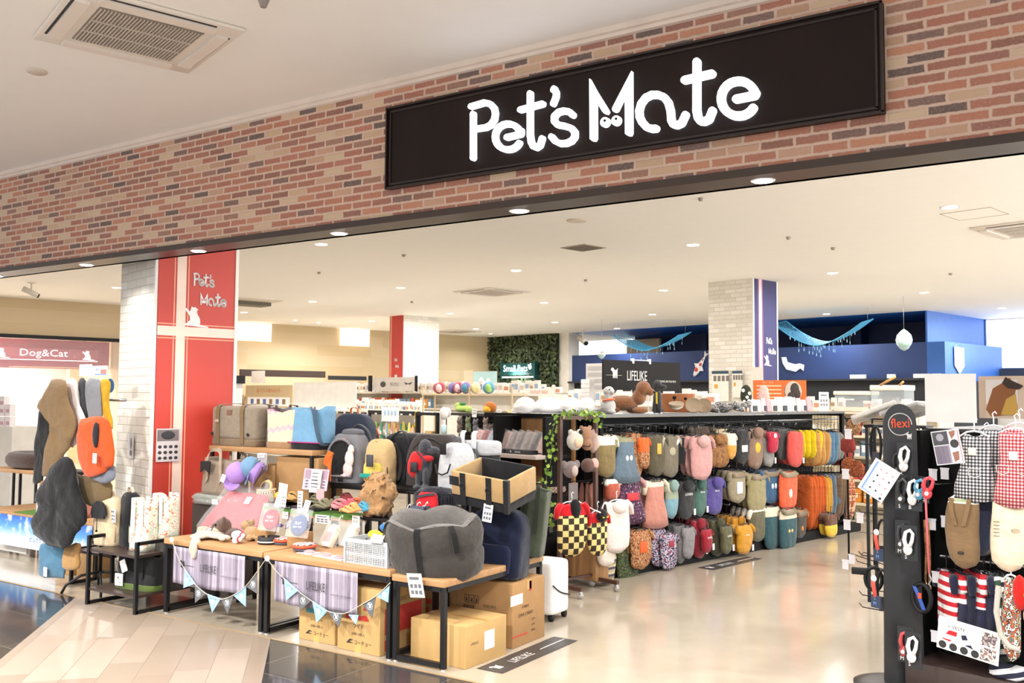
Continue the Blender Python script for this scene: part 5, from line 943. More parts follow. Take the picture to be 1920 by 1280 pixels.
# ---------------------------------------------------------------- garments
HGM = plain('#151517', .4); HGW = plain('#e9e9ea', .3)
def hanger(m, w, zt=-.06, hook=.055):
    m.tube([(0, 0, zt), (0, 0, -.02), (-.006, 0, .0), (.008, 0, .012), (.016, 0, 0)], .0035, n=5)
    m.tube([(-w*.42, 0, zt-.03), (-w*.2, 0, zt-.006), (0, 0, zt), (w*.2, 0, zt-.006), (w*.42, 0, zt-.03)], .005, n=6)
_gn = [0]
def garment(label, loc, rz, w, h, cols, style='vest', dp=.07, group=None, split=None, hood=None, fur_=None, sleeves=True, printt=None, tag=False, hg=None, round_=.62, tilt=0, name='dog_garment', cat='dog clothes'):
    """a dog garment on a hanger: local x across, front towards -y, hook at z = 0"""
    _gn[0] += 1; R = random.Random(_gn[0]*7)
    t = thing(name, label, cat, loc, (tilt, 0, rz), group)
    mats = [c if isinstance(c, bpy.types.Material) else fabric(c, folds=1.5) for c in (cols if isinstance(cols, (list, tuple)) else [cols])]
    m = MB(); hanger(m, w); m.obj('hanger', hg or HGM, t)
    n = 20; rings = []; ph = R.uniform(0, 6); fr = R.choice((3, 4, 5))
    prof = [(0, .30, .35), (.03, .40, .55), (.10, .47, .8), (.25, .50, 1.0), (.5, .50, 1.05), (.75, .485, 1.0), (.92, .43, .85), (1.0, .43*round_/.62*.72, .5)] if style != 'dress' else [(0, .26, .4), (.05, .36, .6), (.15, .38, .8), (.4, .40, .9), (.45, .42, .95), (.8, .56, 1.2), (1.0, .6, 1.25)]
    if style == 'pants': prof = [(0, .3, .5), (.05, .4, .8), (.3, .42, .9), (.5, .45, 1.0), (.7, .4, .9), (1, .28, .5)]
    bands = [[], []]
    for t_, kw, kd in prof:
        z = -.07-h*t_; r = []
        for i in range(n):
            a = 2*pi*i/n; c, s_ = cos(a), sin(a); q = 1+.05*cos(fr*a+ph+t_*2)
            x = w*kw*math.copysign(abs(c)**.75, c); y = dp/2*kd*s_*q
            zz = z-(.045*(1-min(1, abs(x)/(w*.3)))**.7 if t_ == 0 else 0)*(1.2 if s_ < 0 else .5)-(h*.06*(1-abs(c))*(1 if s_ < 0 else .4) if t_ > .95 else 0)
            r.append((x+.008*sin(t_*5+ph), y, zz))
        rings.append(r)
    if split:
        k = max(1, min(len(rings)-2, int(split*len(rings))))
        m = MB(); m.loft(rings[:k+1], 0, False); m.loft(rings[k:], 1, True); m.obj('body', mats[:2], t)
    else: m = MB(); m.loft(rings, 0); m.crumple(.006, 14, _gn[0]); m.obj('body', mats[0], t)
    if sleeves:
        for s_ in (-1, 1):
            m = MB(); m.tube([(s_*w*.38, 0, -.085), (s_*w*.50, -.01, -.12), (s_*w*.56, -.012, -.07-h*.30)], [.030*min(1, w/.26), .030*min(1, w/.26), .022*min(1, w/.26)], n=8, flat=.8); m.obj('sleeve', mats[-1] if len(mats) > 2 else mats[0], t)
    if hood: m = MB(); m.ball((R.uniform(-.02, .02), -dp*.55, -.115), (w*.30, .035, .06), n=12, jit=.04); m.obj('hood', mats[0] if hood is True else fabric(hood, folds=2), t)
    if fur_: m = MB(); P = [(w*.36*cos(a), -dp*.45+.02*sin(a), -.085-.035*sin(a)) for a in [pi*i/10 for i in range(11)]]; m.tube(P, .032, n=8); m.obj('fur_collar', fur(fur_, None, 150), t)
    if printt:
        if isinstance(printt, str): 
            m = MB(); m.text(printt, .024, XF((0, -dp*.60, -.07-h*.36)), 0, maxw=w*.62); m.obj('lettering', PAPER, t)
        else:
            col, shp, pw, phh, pz = printt; m = MB(); z = -.07-h*pz
            if shp == 'box': m.box(-pw/2, pw/2, -dp*.60, -dp*.40, z-phh/2, z+phh/2, bev=.004)
            elif shp == 'disc': m.ball((0, -dp*.50, z), (pw/2, dp*.09, phh/2))
            elif shp == 'pair': [m.ball((s_*pw*.3, -dp*.50, z), (pw*.24, dp*.09, phh/2)) for s_ in (-1, 1)]
            m.obj('print', plain(col, .7), t)
    if tag: m = MB(); m.box(w*.30, w*.30+.03, -dp*.56, -dp*.54, -.07-h*.95, -.07-h*.95+.06); m.obj('paper_tag', PAPER, t)
    return t
CAMO = blotch('camo', ['#2f3a22', '#4a5433', '#232a1b', '#6b6a48'], 26)
KNIT = blotch('knit_orange', ['#c2662e', '#6b4a34', '#b98f62', '#8f4a2b', '#3c2c28'], 34)
PURP = blotch('purple_print', ['#241b33', '#3a2748', '#1b1d33', '#7d3347', '#2c3350', '#b9b3c0'], 60)
NORD = blotch('nordic', ['#2a2c45', '#7b3550', '#c6c2cc', '#333a5e', '#1d1f33'], 45)
GIR = blotch('giraffe', ['#b5694a', '#a65b3d', '#d9b896', '#8d4a34'], 22, voro=False)
ZIGN = stripes('nordic_cream', ['#b3a487', '#494656', '#c7b892', '#8e8260', '#3f4254', '#c9bb98'], .12)
LEO = blotch('brown_fuzzy', ['#7b5330', '#8e6238', '#6a4526'], 18)
def px_g(x0, x1, y0, y1, a):
    """place by the outline seen in the photograph on the plane a: returns b, width, top z, height"""
    b0, _ = ga(x0, (y0+y1)/2, a); b1, _ = ga(x1, (y0+y1)/2, a); xm = (x0+x1)/2
    _, zt = ga(xm, y0, a); _, zb = ga(xm, y1, a); return (b0+b1)/2, b1-b0, zt, zt-zb
def behind(l):
    row = 'top row' if 'top row' in l else 'middle row' if 'middle row' in l else 'bottom row' if 'bottom row' in l else 'rack'
    return ' '.join(l.split(' on the ')[0].split()[:9])+', twin hanging behind it, '+row
def rowitem(x0, x1, y0, y1, n, label, cols, a=-5.48, group=None, step=.075, **kw):
    b, w, zt, h = px_g(x0, x1, y0, y1, a); w *= 1.06; h *= 1.05; n += 1
    garment(label, g(a, b, zt+.055), -GA+pi/2, w, h, cols, **kw)
    kw2 = {k: v for k, v in kw.items() if k not in ('printt', 'tag', 'hood')}
    for i in range(1, n):
        garment(behind(label), g(a-step*i, b+.012*i, zt+.058+.003*i), -GA+pi/2, w*.98, h*(1-.02*i), cols, group='behind: '+label, **kw2)
TOP = 'on the top row'; MID = 'on the middle row'; LOW = 'on the bottom row'
rowitem(1120, 1153, 812, 884, 1, 'cream and tan dog dress with pale pompoms '+TOP, ['#e6dccb', '#7b6a43'], split=.4)
rowitem(1153, 1195, 812, 894, 2, 'khaki and denim-blue dog dress '+TOP, ['#8d8b6b', '#5d6f7d'], split=.35, style='dress', printt=('#cfd3d4', 'pair', .09, .05, .5))
rowitem(1182, 1202, 808, 888, 2, 'dark patterned orange knit vest '+TOP, [KNIT], dp=.06)
rowitem(1197, 1216, 815, 870, 1, 'small bright orange knit vest '+TOP, ['#cf5d22', KNIT], split=.5, a=-5.44)
rowitem(1214, 1246, 812, 882, 2, 'olive-brown dog shirt with yellow print '+TOP, ['#4f4835'], printt=('#c9a247', 'box', .06, .1, .35))
rowitem(1240, 1271, 813, 884, 3, 'taupe dog jersey with pale shoulders '+TOP, ['#a59c8f', '#6f6656'], split=.2, printt=('#a39f86', 'disc', .1, .08, .4))
rowitem(1267, 1299, 816, 862, 2, 'black dog jersey with white shoulder bands and ring print '+TOP, ['#d6d2ca', '#1b1c1f'], split=.2, printt=('#c4c0b6', 'disc', .09, .07, .45))
rowitem(1292, 1330, 796, 822, 2, 'dark brown hooded coat high '+TOP, ['#42352a'], a=-5.6)
rowitem(1296, 1333, 815, 889, 2, 'dusty pink dog coat with bow hood '+TOP, ['#bf8f8c'], a=-5.38, hood='#c39a96')
rowitem(1328, 1366, 812, 868, 2, 'brown fuzzy dog vest '+TOP, [LEO], hood=True)
rowitem(1344, 1364, 800, 838, 2, 'cream bear-face dog coat above the brown fuzzy vest '+TOP, ['#cdbb95'], a=-5.6)
rowitem(1362, 1378, 808, 853, 1, 'white and ochre knit vest '+TOP, ['#d9cfb6', '#bd8a3c'], split=.5, a=-5.46)
rowitem(1377, 1404, 800, 860, 3, 'black sweater with a white bear picture '+TOP, ['#1d1d20'], printt=('#dcd8cf', 'box', .1, .07, .6))
rowitem(1402, 1429, 800, 869, 3, 'taupe hoodie with a yellow burger print '+TOP, ['#7f6453'], hood=True, printt=('#d3a52c', 'disc', .11, .11, .5))
rowitem(1430, 1450, 812, 866, 2, 'grey knit vest '+TOP+' between taupe and crimson', ['#85827f'], tag=True)
rowitem(1440, 1457, 806, 843, 2, 'short crimson vest with a white logo '+TOP, ['#a61f38'], a=-5.42, printt=('#e1cfcf', 'disc', .06, .05, .2))
rowitem(1457, 1478, 800, 855, 3, 'charcoal vest '+TOP+' left of the coral one', ['#3a3938'], tag=True)
rowitem(1477, 1504, 805, 866, 2, 'coral red padded vest '+TOP, ['#b8433b'], a=-5.40, tag=True, sleeves=False)
# middle row
rowitem(1108, 1140, 900, 962, 2, 'brownish pink skirt coat '+MID+' behind the white coat', ['#a87468'], a=-5.6, sleeves=False)
rowitem(1136, 1160, 893, 930, 2, 'white-collared red patterned shirt '+MID, ['#e0d6cb', '#a9523f'], split=.4)
rowitem(1157, 1204, 893, 971, 2, 'dark purple patterned dress with a red cat print '+MID, ['#c29090', PURP], split=.15, style='dress', printt=('#bd2e38', 'box', .16, .07, .42))
rowitem(1192, 1214, 890, 965, 1, 'navy patterned vest with an orange motif '+MID, [PURP], a=-5.62, printt=('#cf8a52', 'disc', .05, .06, .4))
rowitem(1209, 1247, 896, 978, 2, 'two-tone dusty rose and cream hooded coat '+MID, ['#d3c7b2', '#b4796a'], split=.3, style='dress')
rowitem(1247, 1269, 898, 962, 3, 'sage and pale blue hoodie '+MID, ['#909a84', '#6b8f9b'], split=.5, hood='#7f9a93')
rowitem(1271, 1300, 898, 963, 3, 'black hoodie with a white word patch '+MID, ['#2a2a2b'], hood=True, printt='LOVERS', tag=True)
rowitem(1299, 1323, 895, 958, 3, 'sea green hoodie with white lettering '+MID, ['#3f6158'], hood=True, printt='Always', tag=True)
rowitem(1323, 1353, 893, 955, 3, 'violet hoodie with white lettering '+MID, ['#4a3f80'], hood=True, printt='Always')
rowitem(1366, 1396, 880, 934, 2, 'beige fur-collared coat with a white back pocket '+MID, ['#8b8068'], fur_='#9d8360', printt=('#c9c7cb', 'box', .1, .12, .55))
rowitem(1402, 1436, 884, 950, 2, 'khaki fur-collared down vest '+MID, ['#8d835e'], fur_='#a58d68')
rowitem(1425, 1467, 878, 935, 3, 'deep blue fur-collared vest with animal print '+MID, ['#234a6b'], fur_='#8f7551', printt=('#b9c3c9', 'pair', .1, .06, .5))
rowitem(1461, 1493, 880, 946, 2, 'orange fur-collared vest with rabbit print '+MID, ['#d8552f'], a=-5.42, fur_='#a99372', printt=('#d9cfd2', 'disc', .07, .1, .6), sleeves=False)
# bottom row
rowitem(1158, 1194, 1014, 1088, 2, 'dark camouflage vest with a tan pocket '+LOW, [CAMO], printt=('#8f6a3b', 'box', .08, .1, .1))
rowitem(1182, 1219, 990, 1056, 2, 'orange and brown nordic knit vest '+LOW, [KNIT], a=-5.42, printt=('#d2571f', 'box', .1, .1, .45))
rowitem(1221, 1244, 986, 1052, 3, 'navy nordic patterned vest '+LOW, [NORD])
rowitem(1240, 1267, 996, 1058, 2, 'purple and navy patterned vest with red pocket '+LOW, [NORD], a=-5.42, printt=('#8a2b37', 'box', .07, .06, .3))
rowitem(1264, 1283, 980, 1046, 3, 'long dark grey knit sweater '+LOW, ['#5b5858'])
rowitem(1280, 1300, 984, 1038, 2, 'paler grey knit sweater '+LOW, ['#7d797a'], a=-5.44)
rowitem(1298, 1322, 970, 1036, 3, 'crimson sweatshirt with a small print '+LOW, ['#7f1524'], hood=True, printt='smile', tag=True)
rowitem(1316, 1333, 988, 1028, 2, 'small crimson sweatshirt in front '+LOW, ['#8f1728'], a=-5.40, tag=True, printt='smile')
rowitem(1332, 1356, 970, 1032, 4, 'dark olive sweatshirt '+LOW, ['#3d3b25'], hood=True)
rowitem(1352, 1371, 982, 1030, 2, 'lighter olive sweatshirt with lettering '+LOW, ['#575339'], a=-5.40, printt='smile', tag=True)
rowitem(1374, 1392, 966, 1026, 3, 'mustard sweatshirt with lettering '+LOW, ['#b07818'], hood=True)
rowitem(1382, 1409, 980, 1030, 2, 'mustard sweatshirt with a white tag in front '+LOW, ['#bd8420'], a=-5.40, printt='always', tag=True)
rowitem(1404, 1434, 950, 1006, 3, 'olive shirt with a cream collar '+LOW, ['#ddd2c2', '#57523a'], split=.3)
rowitem(1434, 1462, 945, 1020, 3, 'cream and teal padded suit '+LOW, ['#cbbfa8', '#25464c'], split=.4, a=-5.46, sleeves=False)
rowitem(1462, 1492, 950, 1022, 3, 'cream and teal padded suit with yellow prints '+LOW, ['#cbbfa8', '#25464c'], split=.4, a=-5.40, fur_='#9b8b66', sleeves=False, printt=('#c9b26b', 'pair', .09, .04, .55))
rowitem(1488, 1510, 952, 1000, 2, 'brown and orange fur-collared vest '+LOW, ['#b06a24', '#35302b'], split=.4, fur_='#8b7350', a=-5.46, printt=('#b5743a', 'disc', .05, .06, .7))
# side-hung rows: seen nearly edge-on at the far end
def bar(x0, x1, y0, y1, n, label, cols, a=-5.67, grp=None, **kw):
    for i in range(n):
        f = (i+.5)/n; x = x0+(x1-x0)*f; b, zt = ga(x, y0, a); _, zb = ga(x, y1, a); h = zt-zb
        lab = label+', nearest one' if i == 0 else (label.split(' on ')[0]+' further back on the bar')
        garment(lab, g(a, b, zt+.055), -GA+radians(8), .34, h, cols, dp=.06, group=None if i == 0 else 'bar: '+label, sleeves=False, **kw)
bar(1478, 1520, 802, 855, 4, 'yellow corduroy dog shirt on the upper bar', ['#cdb213'], printt=('#3a3a22', 'box', .07, .03, .8))
bar(1508, 1535, 804, 868, 3, 'sandy tan corduroy dog shirt on the upper bar', ['#b98b4f'])
bar(1530, 1549, 806, 866, 3, 'steel blue corduroy dog shirt on the upper bar', ['#55748c'])
bar(1546, 1560, 806, 860, 2, 'warm grey corduroy dog shirt on the upper bar', ['#7d7a74'])
bar(1560, 1576, 804, 866, 2, 'brick red corduroy dog shirt on the upper bar', ['#9b3a33'])
bar(1496, 1526, 886, 990, 6, 'rust orange long corduroy suit on the lower bar', ['#b4541f'])
bar(1522, 1536, 888, 990, 3, 'mustard long corduroy suit on the lower bar', ['#b98b32'])
bar(1535, 1556, 884, 985, 3, 'slate blue long corduroy suit on the lower bar', ['#5c6c7c'], style='pants')
bar(1550, 1566, 884, 965, 3, 'dull brown long coat on the lower bar', ['#6d5643'])
bar(1566, 1580, 884, 970, 2, 'giraffe patterned suit on the lower bar', [GIR])
rowitem(1548, 1568, 960, 1000, 1, 'brown and yellow small coat below the giraffe suits', ['#5b3a28', '#c9a530'], split=.5, a=-5.42)
# ---------------------------------------------------------------- goods on top of the clothing gondola
TZ = 1.446
def topat(x, a=-5.6): b, _ = ga(x, 760, a); return g(a, b, TZ)
t = plush('plush_dog', 'white stuffed dog with an orange collar sitting at the near end of the rack top', topat(1140), [((0, 0, .07), (.075, .06, .075)), ((.01, -.01, .16), (.04, .04, .06)), ((.015, -.015, .205), (.05, .045, .045)), ((.06, -.03, .195), (.03, .025, .022)), ((-.09, .02, .035), (.05, .02, .018)), ((.05, -.03, .02), (.04, .03, .02)), ((-.03, .0, .20), (.014, .03, .035))], fur('#eceae6', '#cfcac4', 200), [('collar', plain('#d9622b', .5), lambda m: m.tube([(.01+.05*cos(q), -.012+.047*sin(q), .125+.008*cos(q)) for q in [2*pi*i/20 for i in range(20)]], .009, n=6, closed=True)), ('nose', EYE_M, lambda m: m.ball((.088, -.04, .20), .009, n=8)), ('eye', EYE_M, lambda m: m.ball((.04, -.055, .22), .006, n=8))], rot=(0, 0, -GA+.3), vox=.007)
t = plush('plush_poodle', 'curly caramel stuffed poodle lying on the rack top', topat(1180, -5.62), [((-.05, 0, .075), (.12, .06, .055)), ((.07, 0, .12), (.05, .05, .06)), ((.10, -.01, .18), (.055, .05, .055)), ((.15, -.02, .155), (.03, .028, .028)), ((.07, -.03, .15), (.025, .02, .05)), ((-.12, -.03, .03), (.06, .03, .03)), ((.08, -.05, .025), (.06, .025, .025)), ((.02, .03, .03), (.05, .03, .03))], fur('#a3693a', '#6a3f1e', 90), [('nose', EYE_M, lambda m: m.ball((.178, -.03, .155), .01, n=8))], rot=(0, 0, -GA+.6), vox=.008, sc=1.3)
t = plush('plush_dog', 'upright black stuffed dog with a yellow tag on the rack top', topat(1233, -5.62), [((0, 0, .12), (.045, .05, .12)), ((0, -.01, .27), (.045, .045, .05)), ((.05, -.02, .25), (.045, .028, .025)), ((-.03, 0, .24), (.015, .025, .05)), ((-.025, -.03, .06), (.02, .03, .07)), ((.025, -.03, .06), (.02, .03, .07)), ((0, .02, .03), (.06, .06, .03))], fur('#1c1d22', '#0c0d11', 160), [('yellow_tag', plain('#d9bd2b', .5), lambda m: m.box(-.004, .012, -.075, -.07, .09, .2))], rot=(0, 0, -GA+.5), vox=.007)
t = thing('display_box', 'orange-brown card box with a black toy print on the rack top', 'box', topat(1272, -5.80), (0, 0, -GA+.5)); MB().box(-.16, .16, -.06, .06, 0, .19, bev=.003).obj('carton_body', plain('#a8683e', .7), t); m = MB(); m.ball((-.03, -.062, .15), (.02, .003, .018)); m.box(-.034, -.026, -.064, -.061, .03, .15); m.ball((.08, -.062, .14), (.016, .003, .016)); m.obj('print', BLACKM, t)
def lampcone(label, x, a, r, h, col, rx):
    t = thing('pet_collar', label, 'pet collar', topat(x, a)+Vector((0, 0, .06)), (rx, 0, -GA+.6)); m = MB(); m.lathe([(r*.45, -h/2), (r*.9, 0), (r, h/2), (r*.93, h/2), (r*.8, 0), (r*.4, -h/2+.005)], 24); m.obj('cone', plain(col, .6), t); m = MB(); m.lathe([(r*.95, h/2-.01), (r*1.04, h/2), (r*1.02, h/2+.02), (r*.92, h/2+.01)], 24); m.obj('edge', fabric('#9d8a72'), t)
lampcone('white and beige soft neck collar lying on the rack top', 1300, -5.55, .075, .08, '#e2ddd6', radians(70))
lampcone('flat white padded cap next to the soft collar', 1268, -5.52, .07, .04, '#dedbd4', radians(15))
lampcone('second beige soft neck collar leaning on the first', 1320, -5.62, .075, .06, '#b7a68f', radians(75))
R = random.Random(21)
for i in range(9):
    x = 1336+i*8; t = thing('wrapped_toy', 'clear-wrapped dark grey goods piled on the rack top', 'pet goods', topat(x, -5.66+.03*(i % 3))+Vector((0, 0, .012+.02*(i % 3))), (radians(-20+R.uniform(-20, 20)), R.uniform(-.4, .4), R.uniform(-.6, .6)), 'clear-wrapped goods piled on the rack top'); m = MB(); soft(m, [(0, .6, .4), (.012, 1, 1), (.045, 1, 1), (.06, .7, .4)], .12, .08, 3.5, wob=.06, seed=i); m.obj('wrapped_body', blotch('wrapped%d' % (i % 3), ['#3a3836', '#a8a6a4', '#55524f', '#dddcda'], 45), t)
cols = ['#e9e4df', '#d8c3bb', '#e7d8d8', '#c99092', '#e8e0c8', '#d9d1b0', '#d8d5d0', '#e3dccb']
for i in range(12):
    x = 1412+i*9.4; t = thing('treat_pouch', 'pale standing pouch with a dark label in the line on the rack top', 'pouch', topat(x, -5.58), (0, 0, -GA+pi/2+R.uniform(-.25, .25)), 'pale pouches lined up on the rack top'); hh = R.uniform(.13, .17); m = MB(); soft(m, [(0, .9, 1), (.02, 1, 1), (hh*.7, .98, .6), (hh, 1, .08)], .11, .05, 4, seed=i); m.obj('pouch', plain(cols[i % 8], .35), t)
    if i % 2 == 0: MB().box(-.035, .035, -.032, -.028, .01, .07).obj('dark_label', plain('#3a3c42', .6), t)
t = thing('price_card', 'white card with two small pictures at the far end of the rack top', 'card', topat(1545, -5.55), (0, 0, -GA+pi/2)); card(t, .22, .19, (0, 0, .13), (0, 0, 0), 'icons', 'printed_card'); MB().box(-.08, .08, -.02, .02, 0, .05).obj('card_stand', clear(), t)
def bone_toy(label, x, z0, h, col, stick, spots=None):
    t = thing('plush_wand', label, 'pet toy', topat(x, -5.62), (0, 0, -GA+.6)); MB().box(-.010, .010, -.006, .006, 0, z0+.03).obj('stick', plain(stick, .6), t)
    m = MB(); soft(m, [(z0, .5, .5), (z0+.03, .9, .8), (z0+h*.4, 1, 1), (z0+h*.75, .85, .9), (z0+h*.9, .6, .7), (z0+h, .25, .3)], .12, .05, 2.5, wob=.03, seed=x); m.obj('soft_head', fabric(col), t)
    if spots: m = MB(); [m.ball((sx, -.022, sz), (.018, .006, .02)) for sx, sz in spots]; m.obj('spots', PAPER, t)
bone_toy('dark green spotted soft wand toy standing in the pile on the rack top', 1399, .10, .19, '#37392c', '#c98a3f', [(.01, .16), (-.03, .23), (.03, .12), (.035, .2), (-.02, .11)])
bone_toy('pale pink soft wand toy left of the orange advertising board', 1432, .09, .20, '#dcb6ad', '#d98f55')
t = thing('advertising_board', 'orange advertising board with a dog photo standing on the rack top', 'board', topat(1462, -5.9)+Vector((0, 0, .0)), (0, 0, -GA+.55)); MB().box(-.30, .30, -.004, .004, .10, .36).obj('board', plain('#dc6a2b', .5), t)
m = MB(); 
for j in range(4): m.box(-.26, .02, -.006, -.004, .15+.045*j, .168+.045*j)
m.text('安心・安全', .024, XF((-.13, -.007, .335)), 0, maxw=.2); m.obj('lettering', plain('#f0b98a', .5), t); m = MB(); m.ball((.15, -.006, .23), (.10, .003, .12)); m.obj('photo_ground', plain('#c9b7a4', .5), t); m = MB(); m.ball((.17, -.009, .26), (.05, .004, .07)); m.ball((.13, -.009, .18), (.04, .004, .045)); m.ball((.2, -.009, .2), (.035, .004, .06)); m.obj('photo_dog', plain('#3f3431', .6), t)
for sx in (-.2, .2): MB().box(sx-.008, sx+.008, -.004, .004, 0, .11).obj('stand_leg', CHROME, t)
p = g(-6.0, 7.25, 0); 
t = thing('hanging_board', 'black signboard with white dog logo held above the clothing rack', 'sign', g(-5.95, 7.25, 1.81), (0, 0, -GA+pi/2)); MB().box(-.60, .60, -.008, .008, -.14, .145).obj('board', plain('#191513', .6, **{'Specular IOR Level': .2}), t); MB().box(-.0015, .0015, -.0095, -.008, -.14, .145).obj('seam', BLACKM, t)
m = MB(); m.text('LIFELIKE', .095, XF((-.10, -.011, -.0)), 0, sx=.62); m.prism(dogshape(.10), -.011, -.008, 0, 'y', XF((-.44, 0, .01))); m.box(-.56, -.33, -.0105, -.009, -.002, .0); m.text('AWESOME LIFE FOR PETS', .02, XF((.36, -.011, -.05)), 0, maxw=.4); m.obj('lettering', plain('#ece7e0', .5), t)
for x in (-.16, .1): m = MB(); m.box(x-.014, x+.014, -.015, .015, .12, .17, bev=.003); m.obj('clip', PAPER, t)
for x in (-.16, .1): MB().box(x-.004, x+.004, .009, .016, -.39, .12).obj('support_rod', plain('#d8d4cc', .4), t)
m = MB().tube([(-.15, 0, .155), (.1, 0, .155)], .005, n=6); m.obj('cross_rod', PAPER, t)
# second goods bits: clear plastic bags at the near end of the top and white towers
for i, (x, a, sc) in enumerate(((985, -6.3, .9), (1030, -6.15, 1.2), (1070, -6.0, 1.1), (1100, -5.85, .8))):
    b, _ = ga(x, 770, a); t = thing('plastic_bag_goods', ('far left', 'second', 'third', 'nearest to the white dog')[i]+' puffy clear plastic bag of white goods on the shelf top', 'wrapped goods', g(a, b, TZ), (0, 0, i)); m = MB(); soft(m, [(0, .8, .8), (.03, 1, 1), (.08, .9, .9), (.13, .5, .6), (.15, .2, .2)], .26*sc, .2*sc, 2.6, wob=.1, seed=i+40); m.obj('plastic', clear('#ffffff', .55, .1), t); m = MB(); soft(m, [(0, .8, .8), (.03, 1, 1), (.07, .8, .8)], .2*sc, .15*sc, 3, wob=.05); m.obj('contents', plain('#e4e1de', .6), t)
m = MB(); [m.box(-.06, .06, -.04, .04, .02+.045*i, .06+.045*i) for i in range(7)]; m.box(-.055, .055, -.035, .035, 0, .335); b, _ = ga(1102, 730, -6.6); m.obj('carton_stack', plain('#e6e0da', .6), loc=g(-6.6, b, TZ), rot=RG, label='tall white stack of small cartons left of the black signboard', cat='cartons')
# ================================================================ wooden end unit of the clothing gondola
t_ = NT('oak_panel'); _v = t_.coord(scale=(9, 9, .8)); M_oakv = t_.done(t_.ramp(t_.noise(_v, 3, 4), [(.3, '#8d6640'), (.7, '#a97f52')]), .5)
t = thing('wooden_shelf_unit', 'wood-backed shelf unit with black posts between the tables and the rolling rack', 'shelf unit', g(-6.28, 6.0), RG)
MB().box(-.52, .55, .02, .05, .08, 1.42).obj('back_panel', M_oakv, t)
for x in (-.15, .50): MB().box(x-.02, x+.02, -.30, .02, 0, 1.42).obj('post', FBK, t)
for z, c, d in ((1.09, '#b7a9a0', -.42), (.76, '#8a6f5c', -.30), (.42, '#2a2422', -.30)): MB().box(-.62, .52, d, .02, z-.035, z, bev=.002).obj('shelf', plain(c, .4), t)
MB().box(.62, .98, -.16, .0, .06, .36, bev=.004).obj('drawer_front', M_oakv, t); MB().box(.05, .50, -.30, .0, .04, .36, bev=.004).obj('drawer_front', M_oakv, t); MB().box(-.5, .05, -.30, .0, .04, .36, bev=.004).obj('drawer_front', M_oakv, t)
MB().box(-.62, .52, -.02, .05, 1.40, 1.44).obj('top_rail', FBK, t)
R = random.Random(12)
for i, c in enumerate(('#c89a94', '#8e3540', '#9fb0bd', '#d8b3a8', '#a8837a', '#6f5a55', '#5b4a45', '#7a6a60', '#4a4140', '#c9a08a')):
    x = -.50+i*.10; t2 = thing('wrapped_goods', ('pink', 'crimson spotted', 'pale blue', 'peach', 'rosy brown', 'brown', 'dark brown', 'taupe', 'charcoal', 'tan')[i]+' clothes pack leaning on the grey-pink shelf', 'packed clothes', g(-6.28+x, 5.78, 1.092), (radians(-18), radians(12), -GA)); m = MB(); soft(m, [(0, .95, .9), (.02, 1, 1), (.14, 1, .9), (.19, .8, .4)], .15, .04, 5, wob=.02, seed=i); m.obj('folded_clothes', fabric(c, folds=1.6), t2); MB().box(-.075, .075, -.026, .024, 0, .20).obj('clear_bag', clear('#ffffff', .14, .06), t2)
for i in range(3): t2 = thing('display_tray', ('left', 'middle', 'right')[i]+' black product tray along the grey-pink shelf', 'tray', g(-6.68+i*.33, 5.66, 1.092), RG); MB().box(-.155, .155, -.05, .05, 0, .035).obj('tray_box', plain('#26262a', .4), t2); m = MB(); m.text('LIFELIKE', .014, XF((.0, -.052, .018))); m.prism(dogshape(.016), -.052, -.05, 0, 'y', XF((-.09, 0, .018))); m.obj('lettering', PAPER, t2)
card(None, .09, .10, g(-6.30, 5.55, 1.085), RG, 'text', 'shelf_card'); o = bpy.data.objects['shelf_card']; o['label'] = 'white price card on the edge of the grey-pink shelf'; o['category'] = 'price card'
for i in range(5): m = MB(); soft(m, [(0, .95, .95), (.02, 1, 1), (.05, .95, .95)], .19, .2, 4, wob=.03, seed=i); m.obj('folded_mat', blotch('fmat', ['#5b4038', '#a98d80', '#d0bfb2', '#7a574a'], 70), loc=g(-6.62+i*.2, 5.85, .762), rot=RG, label='brown patterned folded mat on the middle wooden shelf', cat='mat', group='folded mats on the middle wooden shelf')
for i in range(4): m = MB().box(-.08, .08, -.1, .1, 0, .05+.02*i); m.obj('small_carton', plain(['#cfc9c4', '#4b3b34', '#c9a27a', '#8f8a86'][i], .6), loc=g(-6.5+i*.22, 5.85, .422), rot=RG, label='%s small carton on the lowest dark shelf' % ['pale grey', 'dark brown', 'light tan', 'mid grey'][i], cat='carton')
# ---------------------------------------------------------------- brown rolling rack with ivy, hats and costumes
BRN = plain('#4d2f24', .45)
t = thing('rolling_rack', 'narrow brown steel rack on castors in front of the clothing rack', 'rack', g(-5.35, 5.66), RG)
for y in (-.20, .23): MB().box(-.016, .016, y-.016, y+.016, .07, 1.44).obj('post', BRN, t); MB().box(-.06, .25, y-.016, y+.016, .06, .09).obj('foot_bar', BRN, t)
MB().box(-.016, .016, -.2, .23, 1.41, 1.44).obj('top_bar', BRN, t); MB().box(-.012, .012, -.2, .23, .1, .12).obj('cross_bar', BRN, t)
for y in (-.20, .23):
    for x in (-.04, .23):
        c = MB().cyl(0, 0, -.01, .01, .026, X=XF((x, y, .027), (pi/2, 0, .4)), n=14).obj('castor', plain('#b9b5b0', .3, .3), t); MB().box(x-.012, x+.012, y-.014, y+.014, .035, .065).obj('fork', CHROME, c)
m = MB()
for z in (.55, .9, 1.2): m.tube([(0, -.2, z), (0, .23, z)], .003, n=4); m.tube([(.0, .0, z), (.14, .0, z-.01), (.15, .0, z+.01)], .004, n=5)
for y in (-.1, 0, .1): m.tube([(0, y, .5), (0, y, 1.41)], .0025, n=4)
m.obj('wire_grid', FBK, t)['kind'] = 'stuff'
